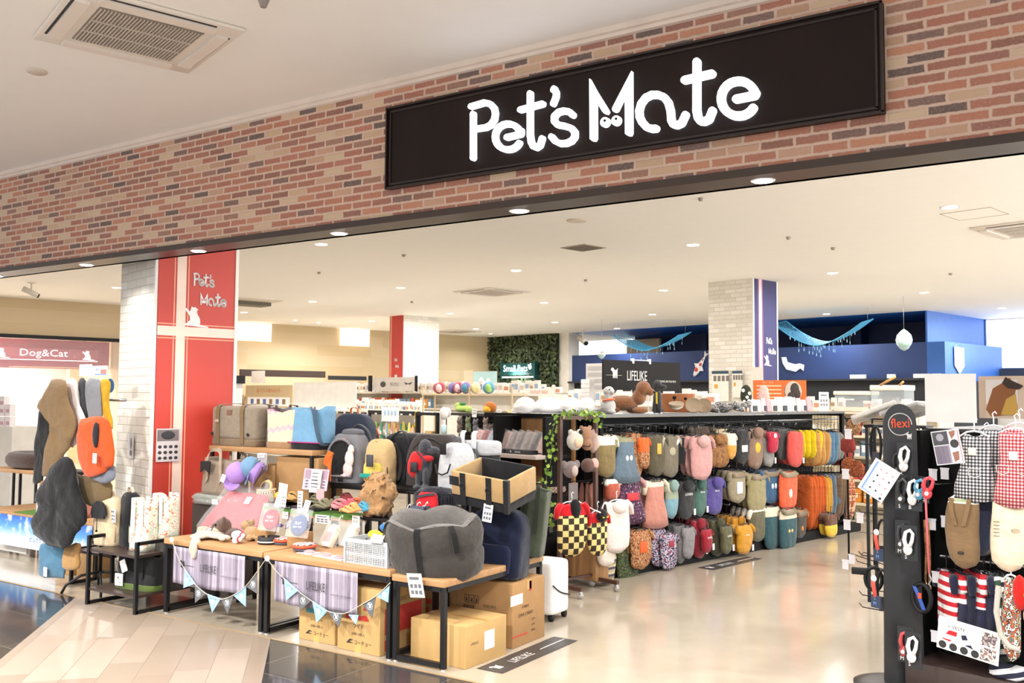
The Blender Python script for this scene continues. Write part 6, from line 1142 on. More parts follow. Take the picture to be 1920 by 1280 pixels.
R = random.Random(31); IV = [plain('#8fae3e', .6), plain('#6f9a38', .6), plain('#a9c25a', .6)]
for i, (pts, lab) in enumerate((([(-.02, -.22, 1.44), (-.05, -.24, 1.3), (-.04, -.26, 1.1), (-.08, -.28, .9), (-.05, -.26, .7), (-.07, -.27, .55)], 'long ivy garland winding down the brown rack post'), ([(0, -.2, 1.44), (.02, -.05, 1.46), (0, .1, 1.44), (.03, .2, 1.46), (.04, .22, 1.34)], 'short ivy garland along the top bar of the brown rack'))):
    t = thing('ivy_garland', lab, 'artificial ivy', g(-5.35, 5.66), RG); P = catmull(pts, 8); MB().tube(P, .003, n=5).obj('stem', plain('#5f6f33', .7), t); m = MB()
    for p in P:
        for k in range(2):
            s = R.uniform(.012, .026); M = Matrix.Translation(p+Vector((R.uniform(-.045, .045), R.uniform(-.05, .05), R.uniform(-.03, .03)))) @ Euler((R.uniform(-1, 1), R.uniform(0, 6), R.uniform(-1, 1))).to_matrix().to_4x4() @ Matrix.Scale(s, 4)
            m.add([(0, 0, -1), (.7, .1, -.4), (.9, 0, .3), (.3, .1, .5), (0, 0, 1), (-.3, .1, .5), (-.9, 0, .3), (-.7, .1, -.4)], [tuple(range(8))], R.choice([0, 1, 2]), False, M)
    m.obj('leaves', IV, t)['kind'] = 'stuff'
def hat(label, x, y, a, parts, mat, extra=(), rz=0): b, z = ga(x, y, a); return plush('animal_hat', label, g(a, b, z), parts, mat, extra, rot=(0, 0, -GA+pi/2+rz), vox=.007, cat='pet hat')
WF = fur('#efe9dd', '#cfc5b5', 220)
hat('white panda-faced plush hat at the top of the brown rack', 1078, 826, -5.22, [((0, 0, 0), (.085, .05, .08)), ((-.05, 0, .07), (.025, .02, .025)), ((.05, 0, .07), (.025, .02, .025))], WF, [('face_opening', fabric('#d8b99b'), lambda m: m.ball((0, -.04, -.01), (.05, .02, .045))), ('dark_ear', fabric('#1b1a1c'), lambda m: m.ball((.04, -.03, .07), (.022, .015, .02)))])
hat('light brown bear plush hat behind the panda hat', 1098, 815, -5.34, [((0, 0, 0), (.07, .05, .07)), ((-.05, 0, .06), (.02, .02, .02)), ((.05, 0, .06), (.02, .02, .02)), ((0, -.02, -.08), (.06, .04, .05))], fur('#c08a5e', '#96643c', 220))
hat('pale pink plush hood hanging in the brown rack', 1113, 828, -5.36, [((0, 0, 0), (.05, .04, .10)), ((0, 0, .08), (.02, .02, .03))], fur('#dfbfae', '#c49c8c', 220))
hat('brown and pink plush hat below the bear hat', 1102, 872, -5.32, [((0, 0, 0), (.07, .05, .06)), ((.05, -.02, -.03), (.03, .03, .03))], fur('#6d3518', '#4a220f', 220), [('pink_side', fabric('#d3a49a'), lambda m: m.ball((.06, -.02, .01), (.045, .03, .05)))])
hat('mauve monkey-faced plush hat at the left of the brown rack', 1070, 880, -5.22, [((0, 0, 0), (.075, .05, .07)), ((-.075, 0, .04), (.03, .02, .035)), ((.075, 0, .04), (.03, .02, .035))], fur('#8d7a76', '#6b5a57', 220), [('muzzle', fabric('#b9a29a'), lambda m: m.ball((.0, -.045, -.01), (.035, .02, .045)))])
card(None, .11, .26, (0, 0, 0), (0, 0, 0), 'text', 'hanging_pack'); o = bpy.data.objects['hanging_pack']; b, z = ga(1075, 935, -5.3); o.location = g(-5.3, b, z); o.rotation_euler = (0, 0, -GA+pi/2); o.data.materials[0] = plain('#6f625d', .5); o['label'] = 'dark mauve printed pack hanging under the monkey hat'; o['category'] = 'hanging pack'
CHK = checks('ichimatsu', '#2c1d12', '#d9c27c', .048)
def pxg(x0, x1, y0, y1, a, label, cols, **kw):
    b, w, zt, h = px_g(x0, x1, y0, y1, a); return garment(label, g(a, b, zt+.055), -GA+pi/2+kw.pop('turn', 0), abs(w)*1.0, h, cols, **kw)
t = pxg(1050, 1094, 938, 1034, -5.18, 'red hooded dog costume with yellow-brown checked lower half, left one', ['#c3141f', CHK], split=.48, hg=HGW, turn=-.3)
MB().ball((.02, -.02, -.12), (.05, .04, .08), n=12).obj('black_cape', fabric('#131214'), t)
t = pxg(1103, 1138, 955, 1034, -5.16, 'red costume with black cat hood and checked lower half, right one', ['#b9131f', CHK], split=.42, hg=HGW)
m = MB(); m.ball((0, -.05, -.10), (.06, .035, .055), n=12); m.prism([(-.05, -.07), (-.035, -.01), (-.015, -.06)], -.06, -.04); m.prism([(.05, -.07), (.035, -.01), (.015, -.06)], -.06, -.04); m.obj('black_hood', fabric('#141315'), t); m = MB(); m.prism([(-.035, -.10), (-.01, -.11), (-.03, -.115)], -.09, -.082); m.prism([(.035, -.10), (.01, -.11), (.03, -.115)], -.09, -.082); m.obj('yellow_eyes', plain('#e3bd1c', .5), t)
pxg(1132, 1180, 935, 1028, -5.22, 'cream white fleece dog coat in front of the purple dress', ['#e3d3cb'], hood=True, hg=HGW)
pxg(1120, 1152, 1010, 1055, -5.26, 'off-white coat hem showing below the cat costume', ['#dfd3c8'], sleeves=False)
pxg(1122, 1153, 1030, 1088, -5.34, 'zigzag grey and yellow nordic vest at the foot of the brown rack', [ZIGN], printt=('#c98a2d', 'box', .07, .07, .1), sleeves=False)
m = MB().tube([(0, 0, 0), (.0, -.0, .0), (.10, .13, -.09)], .004, n=5).tube([(.1, .13, -.09), (.14, .16, -.11)], .006, n=5); b, z = ga(1077, 935, -5.2); m.obj('display_hook', PAPER, loc=g(-5.2, b, z), rot=RG, label='slanting white display hook carrying the red costumes', cat='hook')
# ================================================================ right-hand clothing rack, leash rack and flexi stand
def GP(x, y, b): a, z = gb(x, y, b); return g(a, b, z)
t = thing('clothing_rack', 'black double-sided clothing rack at the right edge of the picture', 'display rack', g(-2.33, 5.46), RG)
MB().box(-.03, 1.0, .0, .05, 0.02, 1.42).obj('back_panel', FBK, t); MB().box(-.04, .0, -.16, .9, 0, 1.42).obj('side_panel', FBK, t) 
MB().box(-.04, 1.0, -.32, .05, 0, .16, bev=.004).obj('base_shelf', plain('#3a2c28', .4), t); MB().box(-.04, 1.0, -.02, .9, 1.41, 1.43).obj('top_shelf', plain('#25221f', .4), t)
m = MB(); a, z = gb(1770, 1040, 5.28); a2, z2 = gb(1920, 1065, 5.28); m.tube([(a+2.33-.02, -.18, (z+z2)/2), (a+2.33+.75, -.18, (z+z2)/2)], .008, n=10); m.obj('hanging_bar', CHROME, t)
m = MB(); [m.tube([(x, 0, z), (x, -.26, z+.01), (x, -.28, z+.03)], .004, n=5) for x in (.12, .38) for z in (1.38, 1.12)]; m.obj('hooks', CHROME, t)
for i in range(12): MB().box(-.008, .008, -.0, .0, 0, 0) if False else None
def price_tag(label, p, group, rz=-GA): MB().box(-.022, .022, -.001, .001, -.06, 0).box(-.024, .024, -.003, .003, -.006, .004).obj('price_tag', plain('#dcdadf', .4), loc=p, rot=(0, 0, rz), label=label, cat='price tag', group=group)
for (x, y) in ((1749, 880), (1771, 878), (1747, 973), (1772, 968), (1755, 1072), (1773, 1068), (1753, 1183), (1772, 1167)): price_tag('small white price tag hanging from a hook at the edge of the right rack', GP(x, y, 5.30), 'price tags at the edge of the right rack')
WB = plain('#e9e6e1', .5)
p = GP(1782, 746, 5.5); t = thing('blank_board', 'large blank white board on top of the right clothing rack', 'board', p, (0, 0, -GA+radians(14))); MB().box(-.135, .135, -.003, .003, -.14, .14).obj('board', WB, t)
p = GP(1920, 748, 5.62); t = thing('photo_board', 'photo board of a seated shepherd dog beside the blank white board', 'photo', p, (0, 0, -GA)); MB().box(-.24, .26, -.003, .003, -.11, .13).obj('board', plain('#bfa893', .5), t)
m = MB(); m.box(-.20, -.03, -.006, -.003, -.03, .11); m.box(.02, .2, -.006, -.003, .0, .12); m.obj('picture_wall', plain('#c9c2bd', .5), t)
m = MB(); m.prism([(-.20, -.06), (-.16, .06), (-.11, .09), (-.07, .12), (-.05, .09), (.0, .07), (-.04, .05), (-.06, -.05), (-.10, -.09), (-.17, -.1)], -.009, -.006); m.obj('photo_dog', plain('#7d4b23', .7), t); MB().prism([(-.11, .09), (-.09, .125), (-.07, .11), (-.0, .075), (-.02, .055), (-.08, .06)], -.011, -.009).obj('photo_dog_face', plain('#2d1d15', .7), t); MB().prism([(-.12, -.09), (-.03, -.09), (-.04, .03), (-.09, .0)], -.0095, -.0065).obj('photo_blanket', plain('#b08a3a', .7), t)
GBW = checks('gingham_black', '#e8e6e2', '#1f1f24', .0085, '#77767a'); GRW = checks('gingham_red', '#eed9d6', '#9c2430', .0085, '#c06a70')
def rp(x0, x1, y0, y1, b, label, cols, **kw):
    a0, _ = gb(x0, (y0+y1)/2, b); a1, _ = gb(x1, (y0+y1)/2, b); _, zt = gb((x0+x1)/2, y0, b); _, zb = gb((x0+x1)/2, y1, b)
    return garment(label, g((a0+a1)/2, b, zt+.055), -GA+kw.pop('turn', 0), a1-a0, zt-zb, cols, hg=HGW, **kw)
def pockets(t, w, h, col, n=1, z=.62):
    m = MB()
    for s_ in ((-1, 1) if n == 2 else (.3,)): m.tube([(s_*w*.25-.03, -.045, -.07-h*z), (s_*w*.25-.028, -.047, -.07-h*z-.035), (s_*w*.25, -.047, -.07-h*z-.045), (s_*w*.25+.028, -.047, -.07-h*z-.035), (s_*w*.25+.03, -.045, -.07-h*z), (s_*w*.25-.03, -.045, -.07-h*z)], .0018, n=4)
    m.obj('pocket_edge', plain(col, .7), t)
t = rp(1795, 1862, 806, 930, 5.14, 'black and white gingham dog dress at the front, with a cream patch', [GBW], style='dress', dp=.07, sleeves=False, printt=('#e6e0d0', 'box', .04, .04, .28)); pockets(t, .16, .3, '#e8e6e2')
rp(1830, 1900, 795, 920, 5.24, 'black and white gingham dog dress hanging behind the patched one', [GBW], style='dress', sleeves=False, turn=-.1)
rp(1820, 1880, 815, 935, 5.34, 'black and white gingham dog dress furthest back on its hook', [GBW], style='dress', sleeves=False, turn=.1)
t = rp(1868, 1945, 800, 938, 5.10, 'red and white gingham dog dress with a cream patch at the right edge', [GRW], style='dress', dp=.08, sleeves=False, printt=('#ebdfd6', 'box', .04, .045, .35)); pockets(t, .2, .33, '#f0dcd8', 2, .55)
rp(1878, 1950, 790, 925, 5.22, 'red and white gingham dog dress behind the front red one', [GRW], style='dress', sleeves=False)
GST = stripes('green_stripe', ['#e5e2cf', '#a9b58c'], .028, 2)
t = rp(1775, 1838, 925, 1052, 5.12, 'brown dungaree dog suit with green striped shirt and a dark label', [GST, '#7f6548'], split=.35, dp=.08, sleeves=False, printt=('#2c2b2e', 'box', .03, .012, .82)); m = MB()
for s_ in (-1, 1): ribbon(m, [(s_*.045, -.03, -.08), (s_*.04, -.05, -.14), (s_*.02, -.05, -.22)], .022, (1, 0, 0), .004)
m.obj('braces', fabric('#7f6548'), t)
for i in range(3): rp(1805+i*8, 1858+i*8, 915, 1030, 5.22+.07*i, ('navy striped', 'plaid grey', 'dark navy')[i]+' dog suit behind the brown dungarees', [('#3a3f55', '#8a8584', '#22243a')[i]], sleeves=False, turn=.15)
t = rp(1858, 1928, 925, 1058, 5.10, 'cream cotton dog romper with small printed words', ['#e6d3b8'], dp=.09, sleeves=False); m = MB(); [m.box(-.06, -.03, -.0475, -.0455, -.2-.018*i, -.196-.018*i) for i in range(5)]; m.text('BABY', .010, XF((.045, -.049, -.235))); m.strokes([[(.045+.02*cos(q*pi/6), -.235+.01*sin(q*pi/6)) for q in range(13)]], .0015, -.048, -.0465, n=4); m.obj('print', plain('#8d7a66', .7), t)
rp(1885, 1940, 915, 1030, 5.22, 'pale grey striped romper behind the cream one', ['#b8b1a8'], sleeves=False)
RWS = stripes('red_white', ['#c01f2b', '#eeeae8'], .05, 2); BWS = stripes('navy_white', ['#1d2036', '#dfe0e2'], .05, 2, rot=.3); GWS = stripes('green_white', ['#2c4632', '#dfe2dc'], .085, 2, rot=.5); FLO = blotch('floral', ['#3f6f6c', '#d2572b', '#26302c', '#e3dfd2', '#2b4a3f', '#c98a3c'], 40)
SH = [(1765, 1786, 1060, 1185, 'navy dog shirt with red-white striped sleeve, leftmost on the bar', ['#23233b', RWS], .15), (1785, 1800, 1062, 1170, 'red-white striped shirt second on the bar', [RWS, '#23233b'], .55), (1802, 1815, 1062, 1190, 'plain dark navy dog shirt on the bar', ['#1e2035'], None), (1813, 1845, 1060, 1195, 'navy shirt with a broad red and white striped back', [RWS, '#23233b'], .6), (1838, 1852, 1062, 1180, 'navy shirt with a red patch on the bar', ['#23233b'], None), (1850, 1866, 1064, 1210, 'dark green and white diagonal striped shirt', [GWS, '#2b4230'], .55), (1866, 1876, 1064, 1215, 'navy and white striped long shirt', [BWS], None), (1874, 1884, 1066, 1225, 'deep green long shirt', ['#26392c'], None)]
for i, (x0, x1, y0, y1, l, c, sp) in enumerate(SH):
    a0, _ = gb((x0+x1)/2, 1100, 5.27); _, zt = gb((x0+x1)/2, y0, 5.27); _, zb = gb((x0+x1)/2, y1, 5.27)
    garment(l, g(a0, 5.27, zt+.045), -GA-radians(42), .20, zt-zb, c, split=sp, dp=.05, sleeves=True)
t = rp(1880, 1915, 1075, 1225, 5.08, 'floral quilted coat with white fleece edge and red scarf', [FLO], dp=.08, sleeves=False); m = MB(); m.tube([(-.05, -.03, -.12), (-.06, -.04, -.25), (-.04, -.045, -.36), (.0, -.045, -.41), (.04, -.03, -.42)], .014, n=8); m.obj('fleece_edge', WF, t); MB().ball((.05, -.03, -.14), (.035, .03, .09), n=12).obj('scarf', fabric('#bb1d16'), t)
p = GP(1935, 1155, 5.05); plush('plush_doll', 'pale pink and green stuffed doll at the right edge', p, [((0, 0, 0), (.04, .03, .06)), ((0, 0, .07), (.035, .03, .03))], fabric('#e2b49c'), [('green_hat', fabric('#6f8f3a'), lambda m: m.ball((0, 0, .1), (.04, .03, .03)))])
m = MB(); soft(m, [(0, .8, .9), (.02, 1, 1), (.05, .9, .9), (.06, .6, .6)], .18, .12, 3.5, wob=.05); p = g(-1.86, 5.22, .165); m.obj('folded_shirt', BWS, loc=p, rot=RG, label='navy and white striped shirt folded on the lowest shelf at right', cat='dog clothes')
p = GP(1815, 1200, 5.06); t = thing('info_card', 'white information poster with two striped-shirt dogs and round badges', 'poster', p, (radians(4), radians(7), -GA)); MB().box(-.155, .155, -.002, 0, -.085, .085).obj('sheet', PAPER, t)
m = MB(); m.text('× VESTE', .018, XF((-.06, -.004, .045))); [m.strokes([[(-.125+i*.055, -.06)]], .04, -.004, -.002, 0, None, 16) for i in range(4)]; m.obj('print', plain('#2b2a2c', .6), t)
m = MB(); m.prism([(-.13, -.03), (-.10, .02), (-.07, .04), (-.055, .02), (-.06, -.01), (-.09, -.035)], -.004, -.002); m.prism([(-.04, .03), (-.02, .04), (-.0, .0), (.03, -.04), (-.02, -.03)], -.004, -.002, 1); m.obj('pictured_dogs', [RWS, BWS], t); m = MB(); m.box(.065, .14, -.004, -.002, .0, .07); m.box(.065, .14, -.004, -.002, -.075, -.01); m.obj('photos', blotch('tinyphoto', ['#8a6f6a', '#c9c0bd', '#5a4f52', '#a89a98'], 30), t)
p = GP(1777, 838, 5.05); t = thing('info_card', 'glossy photo card with purple-grey pictures and red line hanging at the rack edge', 'poster', p, (radians(3), radians(-9), -GA-.05)); MB().box(-.075, .075, -.002, 0, -.09, .09).obj('sheet', PAPER, t)
m = MB(); m.box(-.07, .012, -.004, -.002, .015, .085); m.obj('photo', plain('#4a4950', .3), t); MB().box(-.07, .012, -.004, -.002, -.085, .01).obj('photo', M_plankprint, t); m = MB(); m.strokes([[(.04, .015)]], .045, -.004, -.002, 0, None, 18); m.strokes([[(-.03, .055)]], .04, -.005, -.004, 1, None, 18); m.obj('stamp', [plain('#3a3a3d', .5), plain('#9a9aa0', .5)], t); m = MB(); m.prism([(.02, .08), (.055, .085), (.05, .06), (.03, .04)], -.004, -.002); m.prism([(.02, -.03), (.055, -.025), (.05, -.07), (.025, -.08)], -.004, -.002); m.obj('pictured_dogs', plain('#9a6a58', .6), t); MB().box(.066, .068, -.004, -.002, -.085, .085).obj('red_line', plain('#b0303c', .5), t)
# flexi stand
t = thing('leash_stand', 'tall black leash display stand with rounded top and orange word', 'display stand', (-1.075, 5.635, 0), (0, 0, radians(22)))
m = MB(); m.prism([(-.105, .02), (-.088, 1.44)]+[(.088*cos(pi-q*pi/12), 1.46+.11*sin(q*pi/12)) for q in range(13)]+[(.088, 1.44), (.105, .02)], -.012, .012); m.obj('panel', plain('#232325', .4), t)
MB().lathe([(.001, 0), (.27, 0), (.27, .012), (.2, .02), (.001, .02)], 32, sy=.75).obj('foot_plate', plain('#2b2a28', .4), t)
m = MB(); m.strokes([[(.062*cos(q*pi/12), 1.455+.062*sin(q*pi/12)) for q in range(22)]], .004, -.0145, -.012, 0, None, 6); m.obj('ring_print', plain('#c9c7c4', .5), t); m = MB(); m.text('flexi', .052, XF((0, -.0145, 1.462), (0, radians(-3), 0)), 0, maxw=.098); m.obj('lettering', glow('#e0431c', .35), t); MB().prism(dogshape(.035), -.0145, -.012, 0, 'y', XF((.045, 0, 1.385))).obj('dog_print', plain('#c9c7c4', .5), t)
# leashes
def leash_pack(label, p, col, rz, h=.17, group=None, size='S'):
    t = thing('leash_pack', label, 'leash', p, (0, 0, rz), group); MB().box(-.045, .045, -.002, .002, -h, 0).obj('backing_card', plain('#1f2226', .4), t)
    m = MB(); P = [(-.01, -.02, -h*.62), (-.02, -.02, -h*.4), (-.012, -.02, -h*.2), (.012, -.02, -h*.12), (.028, -.02, -h*.22), (.022, -.02, -h*.42), (.008, -.02, -h*.6)]; m.tube(P, [.012, .012, .010, .009, .009, .010, .012], n=8); m.obj('handle', plain(col, .35), t); m = MB(); m.ball((-.002, -.02, -h*.68), (.026, .014, .03)); m.obj('reel_case', plain(col, .35), t); m = MB(); m.strokes([[(-.002, -h*.68)]], .022, -.036, -.033, 0, None, 12); m.obj('reel_badge', plain('#c8c8cc', .4), t)
    m = MB(); m.text(size, .02, XF((-.02, -.004, -h*.9))); m.obj('lettering', PAPER, t); return t
LP = [(1697, 840, 5.10, '#e6e4e2', 'S', 'white reel leash pack in the top row beside the black stand'), (1684, 850, 5.2, '#2a2b2d', 'M', 'black reel leash pack behind the white top-row one'), (1693, 900, 5.05, '#26272a', 'S', 'black reel leash pack in the second row'), (1713, 902, 5.05, '#dedcdb', 'B', 'white reel leash pack in the second row'), (1705, 995, 5.05, '#e3e0df', 'S', 'white and red reel leash pack in the third row'), (1693, 985, 5.15, '#3a3a3e', 'M', 'grey reel leash pack behind the third-row white one'), (1712, 1195, 5.0, '#e6e4e4', 'S', 'white reel leash pack in the lowest row'), (1698, 1185, 5.1, '#b9484a', 'M', 'red and white reel leash pack behind the lowest white one')]
for x, y, b, c, s_, l in LP: leash_pack(l, GP(x, y, b)+Vector((0, 0, .03)), c, -GA, .19, None, s_)
t = leash_pack('red and white reel leash hanging free with a long pink lead', GP(1740, 888, 5.0)+Vector((0, 0, .0)), '#d0414a', -GA+.2, .15); bpy.data.objects.remove([c for c in t.children if c.name.startswith('backing_card')][0]); m = MB(); m.tube([(-.01, -.02, -.12), (-.006, -.02, -.3), (.0, -.02, -.52)], .006, n=6, flat=.4); m.obj('lead', fabric('#cf6068'), t); m = MB(); m.tube([(0, -.02, -.52), (.01, -.02, -.55), (-.004, -.02, -.575), (.008, -.02, -.59)], .004, n=5); m.obj('snap_hook', CHROME, t)
leash_pack('blue and white striped lead pack left of the free red leash', GP(1726, 900, 5.05)+Vector((0, 0, .02)), '#4f8fae', -GA, .14, None, 'M')
for i, (x, y, b) in enumerate(((1646, 1008, 5.15), (1641, 1095, 5.1))): 
    t = thing('leash_pack', ('upper', 'lower')[i]+' coral leash pack with navy card left of the black stand', 'leash', GP(x, y, b)+Vector((0, 0, .03)), (0, 0, -GA-.3)); m = MB(); m.tube([(-.012, 0, 0), (-.016, 0, -.03), (0, 0, -.10)], .014, n=8, flat=.6); m.obj('lead', plain('#cf5347', .6), t); MB().ball((-.01, 0, .0), (.018, .012, .018)).obj('white_end', PAPER, t); MB().box(-.03, .04, -.004, 0, -.16, -.09).obj('backing_card', plain('#2b3850', .5), t); m = MB(); m.text('S', .02, XF((0, -.006, -.105))); m.text('M', .02, XF((0, -.006, -.135))); m.obj('lettering', plain('#6f9bd0', .5), t)
for i, (x, y, b) in enumerate(((1655, 1000, 5.25), (1655, 1095, 5.2), (1642, 825, 5.3))):
    t = thing('leash_coil', ('middle', 'lower', 'upper')[i]+' black leash loop hanging behind the black stand', 'leash', GP(x, y, b)+Vector((0, 0, .06)), (0, 0, -GA+.3)); m = MB(); m.tube([(.03*cos(q)*1.0, .0, -.09+.11*sin(q)) for q in [2*pi*k/18 for k in range(18)]], .008, n=6, closed=True); m.obj('loop', BLACKM, t); MB().box(-.02, .02, -.01, .0, -.21, -.13).obj('printed_card', plain('#26272b', .4), t)
t = thing('reel_leash', 'large black ring handle leash with blue and red strap behind the stand', 'leash', GP(1728, 1120, 5.15), (0, 0, -GA)); m = MB(); m.tube([(.05*cos(q), 0, .075*sin(q)) for q in [2*pi*k/20 for k in range(20)]], .013, n=8, closed=True); m.obj('ring', BLACKM, t); m = MB(); ribbon(m, [(-.03, -.02, .06), (0, -.025, .0), (.02, -.02, -.06)], .02, (1, 0, 0), .006); m.obj('blue_strap', plain('#2a4d9b', .5), t); MB().box(-.005, .012, -.034, -.026, .0, .03).obj('red_badge', plain('#c8442c', .5), t)
t = thing('reel_leash', 'black ring handle leash left of the stand above the floor', 'leash', GP(1638, 1085, 5.25), (0, 0, -GA+.4)); m = MB(); m.tube([(.045*cos(q), 0, .065*sin(q)) for q in [2*pi*k/20 for k in range(20)]], .011, n=8, closed=True); m.obj('ring', BLACKM, t); MB().box(-.12, -.03, -.015, .015, .02, .06, bev=.006).obj('case', BLACKM, t)
# side prongs and mesh of the leash rack
t = thing('leash_rack', 'black wire rack with long prongs holding leash packs beside the stand', 'wire rack', g(-2.33, 5.44), RG); m = MB()
for z in (1.33, 1.12, .93, .68, .45, .38):
    for y in (-.18, .0, .15): m.tube([(-.02, y, z), (-.34, y, z), (-.36, y, z+.02)], .003, n=5)
m.obj('prong', FBK, t)['kind'] = 'stuff'
m = MB(); [m.tube([(-.40+.0, y, 0), (-.40, y, 1.42)], .006, n=5) for y in (.35, .75)]; m.obj('upright', FBK, t)
m = MB(); [m.tube([(-.40, .35+.04*i, .5), (-.40, .35+.04*i, 1.4)], .0015, n=4) for i in range(11)]; [m.tube([(-.40, .35, .5+.05*i), (-.40, .75, .5+.05*i)], .0015, n=4) for i in range(19)]; m.obj('mesh', FBK, t)['kind'] = 'stuff'
for i, (x, y) in enumerate(((1735, 1060), (1742, 1065))): m = MB(); m.tube([(0, 0, 0), (.006, 0, -.18), (0, 0, -.33)], .007, n=6, flat=.5, m=0); m.tube([(0, 0, -.33), (.008, 0, -.36), (-.004, 0, -.38)], .004, n=5, m=1); m.obj('leopard_lead', [LEO, plain('#a9895a', .3, .8)], loc=GP(x, y, 5.2)+Vector((0, 0, .25)), rot=RG, label=('left', 'right')[i]+' brown patterned lead with brass clip hanging by the rack edge', cat='leash')
# tilted white price sheet
p = GP(1648, 900, 5.0); t = thing('price_sheet', 'white chart sheet with a blue line hanging tilted on the black stand', 'sheet', p, (radians(6), radians(32), -GA+.25)); MB().box(-.075, .075, -.002, 0, -.10, .10).obj('sheet', PAPER, t)
m = MB(); m.box(-.06, -.05, -.004, -.002, -.085, .09, 0); m.box(-.06, .0, -.004, -.002, -.09, -.085, 0); R = random.Random(2); [m.ball((x, -.003, z), (.006, .0015, .006), R.choice([1, 2, 2]), 8) for x in (-.02, .015, .05) for z in (-.06, -.02, .02, .06)]; m.strokes([[(.055, -.085)]], .016, -.004, -.002, 1, None, 10); m.obj('print', [plain('#7d9cd6', .6), plain('#3b3d4b', .6), plain('#d69aa4', .6)], t)
# ================================================================ left: sling stand, backpacks, far-left display
def pillow(m, pts, d, mi=0, wr=.0, seed=0, y=0):
    """inflated closed outline (x, z); front towards -y"""
    n = len(pts); C = [catmull([Vector((p[0], 0, p[1])) for p in pts], 3, True)][0]; cx = sum(p.x for p in C)/len(C); cz = sum(p.z for p in C)/len(C); R = random.Random(seed); ph = [R.uniform(0, 6) for _ in range(3)]
    rings = []
    for k, dd in ((.03, -1.), (.25, -1), (.5, -.95), (.75, -.85), (.9, -.6), (.98, -.25), (1., 0), (.97, .3), (.8, .8), (.4, 1), (.03, 1)):
        rings.append([(cx+(p.x-cx)*k, y+dd*d/2+wr*d*(sin((cx+(p.x-cx)*k)*60+(p.z-cz)*k*9+ph[0])+.6*sin((cx+(p.x-cx)*k)*115-(p.z-cz)*k*14+ph[1])), cz+(p.z-cz)*k) for p in C])
    return m.loft(rings, mi, True)
def sling(label, P, Y, d, col, mat=None, tag=None, name='dog_sling', cat='dog sling', folds=.9, extra=None):
    W_ = [atY(x, y, Y) for x, y in P]; cx = sum(p.x for p in W_)/len(W_); cz = sum(p.z for p in W_)/len(W_)
    t = thing(name, label, cat, (cx, Y, cz)); m = MB(); pillow(m, [(p.x-cx, p.z-cz) for p in W_], d*.7, 0, .07, int(cx*1000)); m.crumple(.014, 7, cx, .4); m.obj('cloth', mat or fabric(col, folds=folds), t)
    if tag: p = atY(tag[0], tag[1], Y); card(t, .05, .075, (p.x-cx, -d*.6-.01, p.z-cz), (0, 0, 0), 'text', 'paper_tag')
    return t
SY = 4.42
pt = atZ(160, 1100, 0)
t = thing('sling_stand', 'black tripod stand hung with dog slings at the left of the tables', 'stand', (-6.98, SY+.12, 0)); m = MB(); m.tube([(0, 0, .12), (0, 0, 1.55)], .014, n=8); m.obj('pole', BLACKM, t)
for k in range(4): a = k*pi/2+2.6; m = MB(); m.tube([(0, 0, .16), (.14*cos(a), .14*sin(a), .14), (.25*cos(a), .25*sin(a), .07), (.28*cos(a), .28*sin(a), .008)], .011, n=6); m.obj('leg', BLACKM, t)
m = MB(); m.tube([(-.27, 0, 1.55), (.27, 0, 1.55)], .012, n=8); m.obj('cross_bar', CHROME, t)
p = atY(176, 696, SY+.1); t = thing('stand_sign', 'white card with blue and red print on top of the sling stand', 'sign', (p.x, SY+.1, p.z)); MB().box(-.06, .19, -.003, .003, -.035, .045).obj('card', PAPER, t); MB().box(-.20, -.02, -.006, -.003, -.04, .06).obj('blank_card', WB, t); m = MB(); m.text('お散歩', .025, XF((.05, -.004, .015)), 0, maxw=.09); m.box(.02, .18, -.0045, -.003, -.03, -.022, 0); m.box(.10, .18, -.0045, -.003, -.02, .015, 1); m.obj('print', [plain('#6d9ad0', .6), plain('#d98a7c', .6)], t)
sling('long tan brown cloth sling hanging at the left of the stand', [(97, 714), (122, 712), (128, 745), (139, 785), (140, 815), (122, 850), (105, 880), (80, 893), (86, 868), (97, 840), (99, 815), (90, 782), (72, 760), (80, 742)], SY-.10, .09, '#7c6344')
sling('black inner half of the tan sling hanging at its left side', [(76, 765), (92, 795), (98, 830), (92, 865), (80, 900), (62, 905), (66, 860), (70, 805)], SY-.04, .07, '#111113')
sling('pale pinkish white sling next to the tan one', [(124, 714), (144, 712), (151, 760), (167, 806), (150, 822), (140, 838), (131, 832), (131, 790), (124, 750)], SY-.03, .06, '#dfcfc9')
sling('dark striped scarf sling in the middle of the stand', [(147, 714), (163, 715), (162, 786), (150, 776)], SY-.0, .05, '#34363b')
sling('grey cloth sling hanging over the bar', [(162, 713), (185, 713), (190, 740), (190, 790), (178, 792), (166, 785)], SY-.02, .06, '#85868b')
sling('mustard yellow cloth sling at the right end of the bar', [(187, 716), (208, 717), (203, 755), (211, 805), (200, 797), (192, 770)], SY+.0, .05, '#c39a1d')
t = sling('bright orange dog sling with a white tag in front', [(148, 790), (170, 783), (196, 784), (207, 800), (213, 868), (202, 876), (194, 888), (165, 895), (151, 872), (146, 830)], SY-.14, .10, '#c9501f', tag=(193, 858))
m = MB(); m.ball((.07, -.045, .10), (.035, .02, .10)); m.obj('dark_opening', fabric('#26262a'), t)
sling('slate grey sling edge below the orange one', [(168, 885), (212, 872), (216, 893), (198, 904), (176, 900)], SY-.10, .06, '#757a86')
sling('khaki brown sling hanging low behind the black one', [(133, 885), (165, 893), (206, 900), (206, 934), (178, 950), (155, 940), (140, 912)], SY-.04, .09, '#6e5a3c')
sling('large black dog sling hanging low on the stand', [(108, 860), (130, 857), (141, 880), (152, 925), (163, 960), (155, 985), (141, 1000), (125, 1027), (92, 1022), (66, 1002), (61, 975), (77, 948), (68, 930), (85, 900)], SY-.16, .14, '#131315')
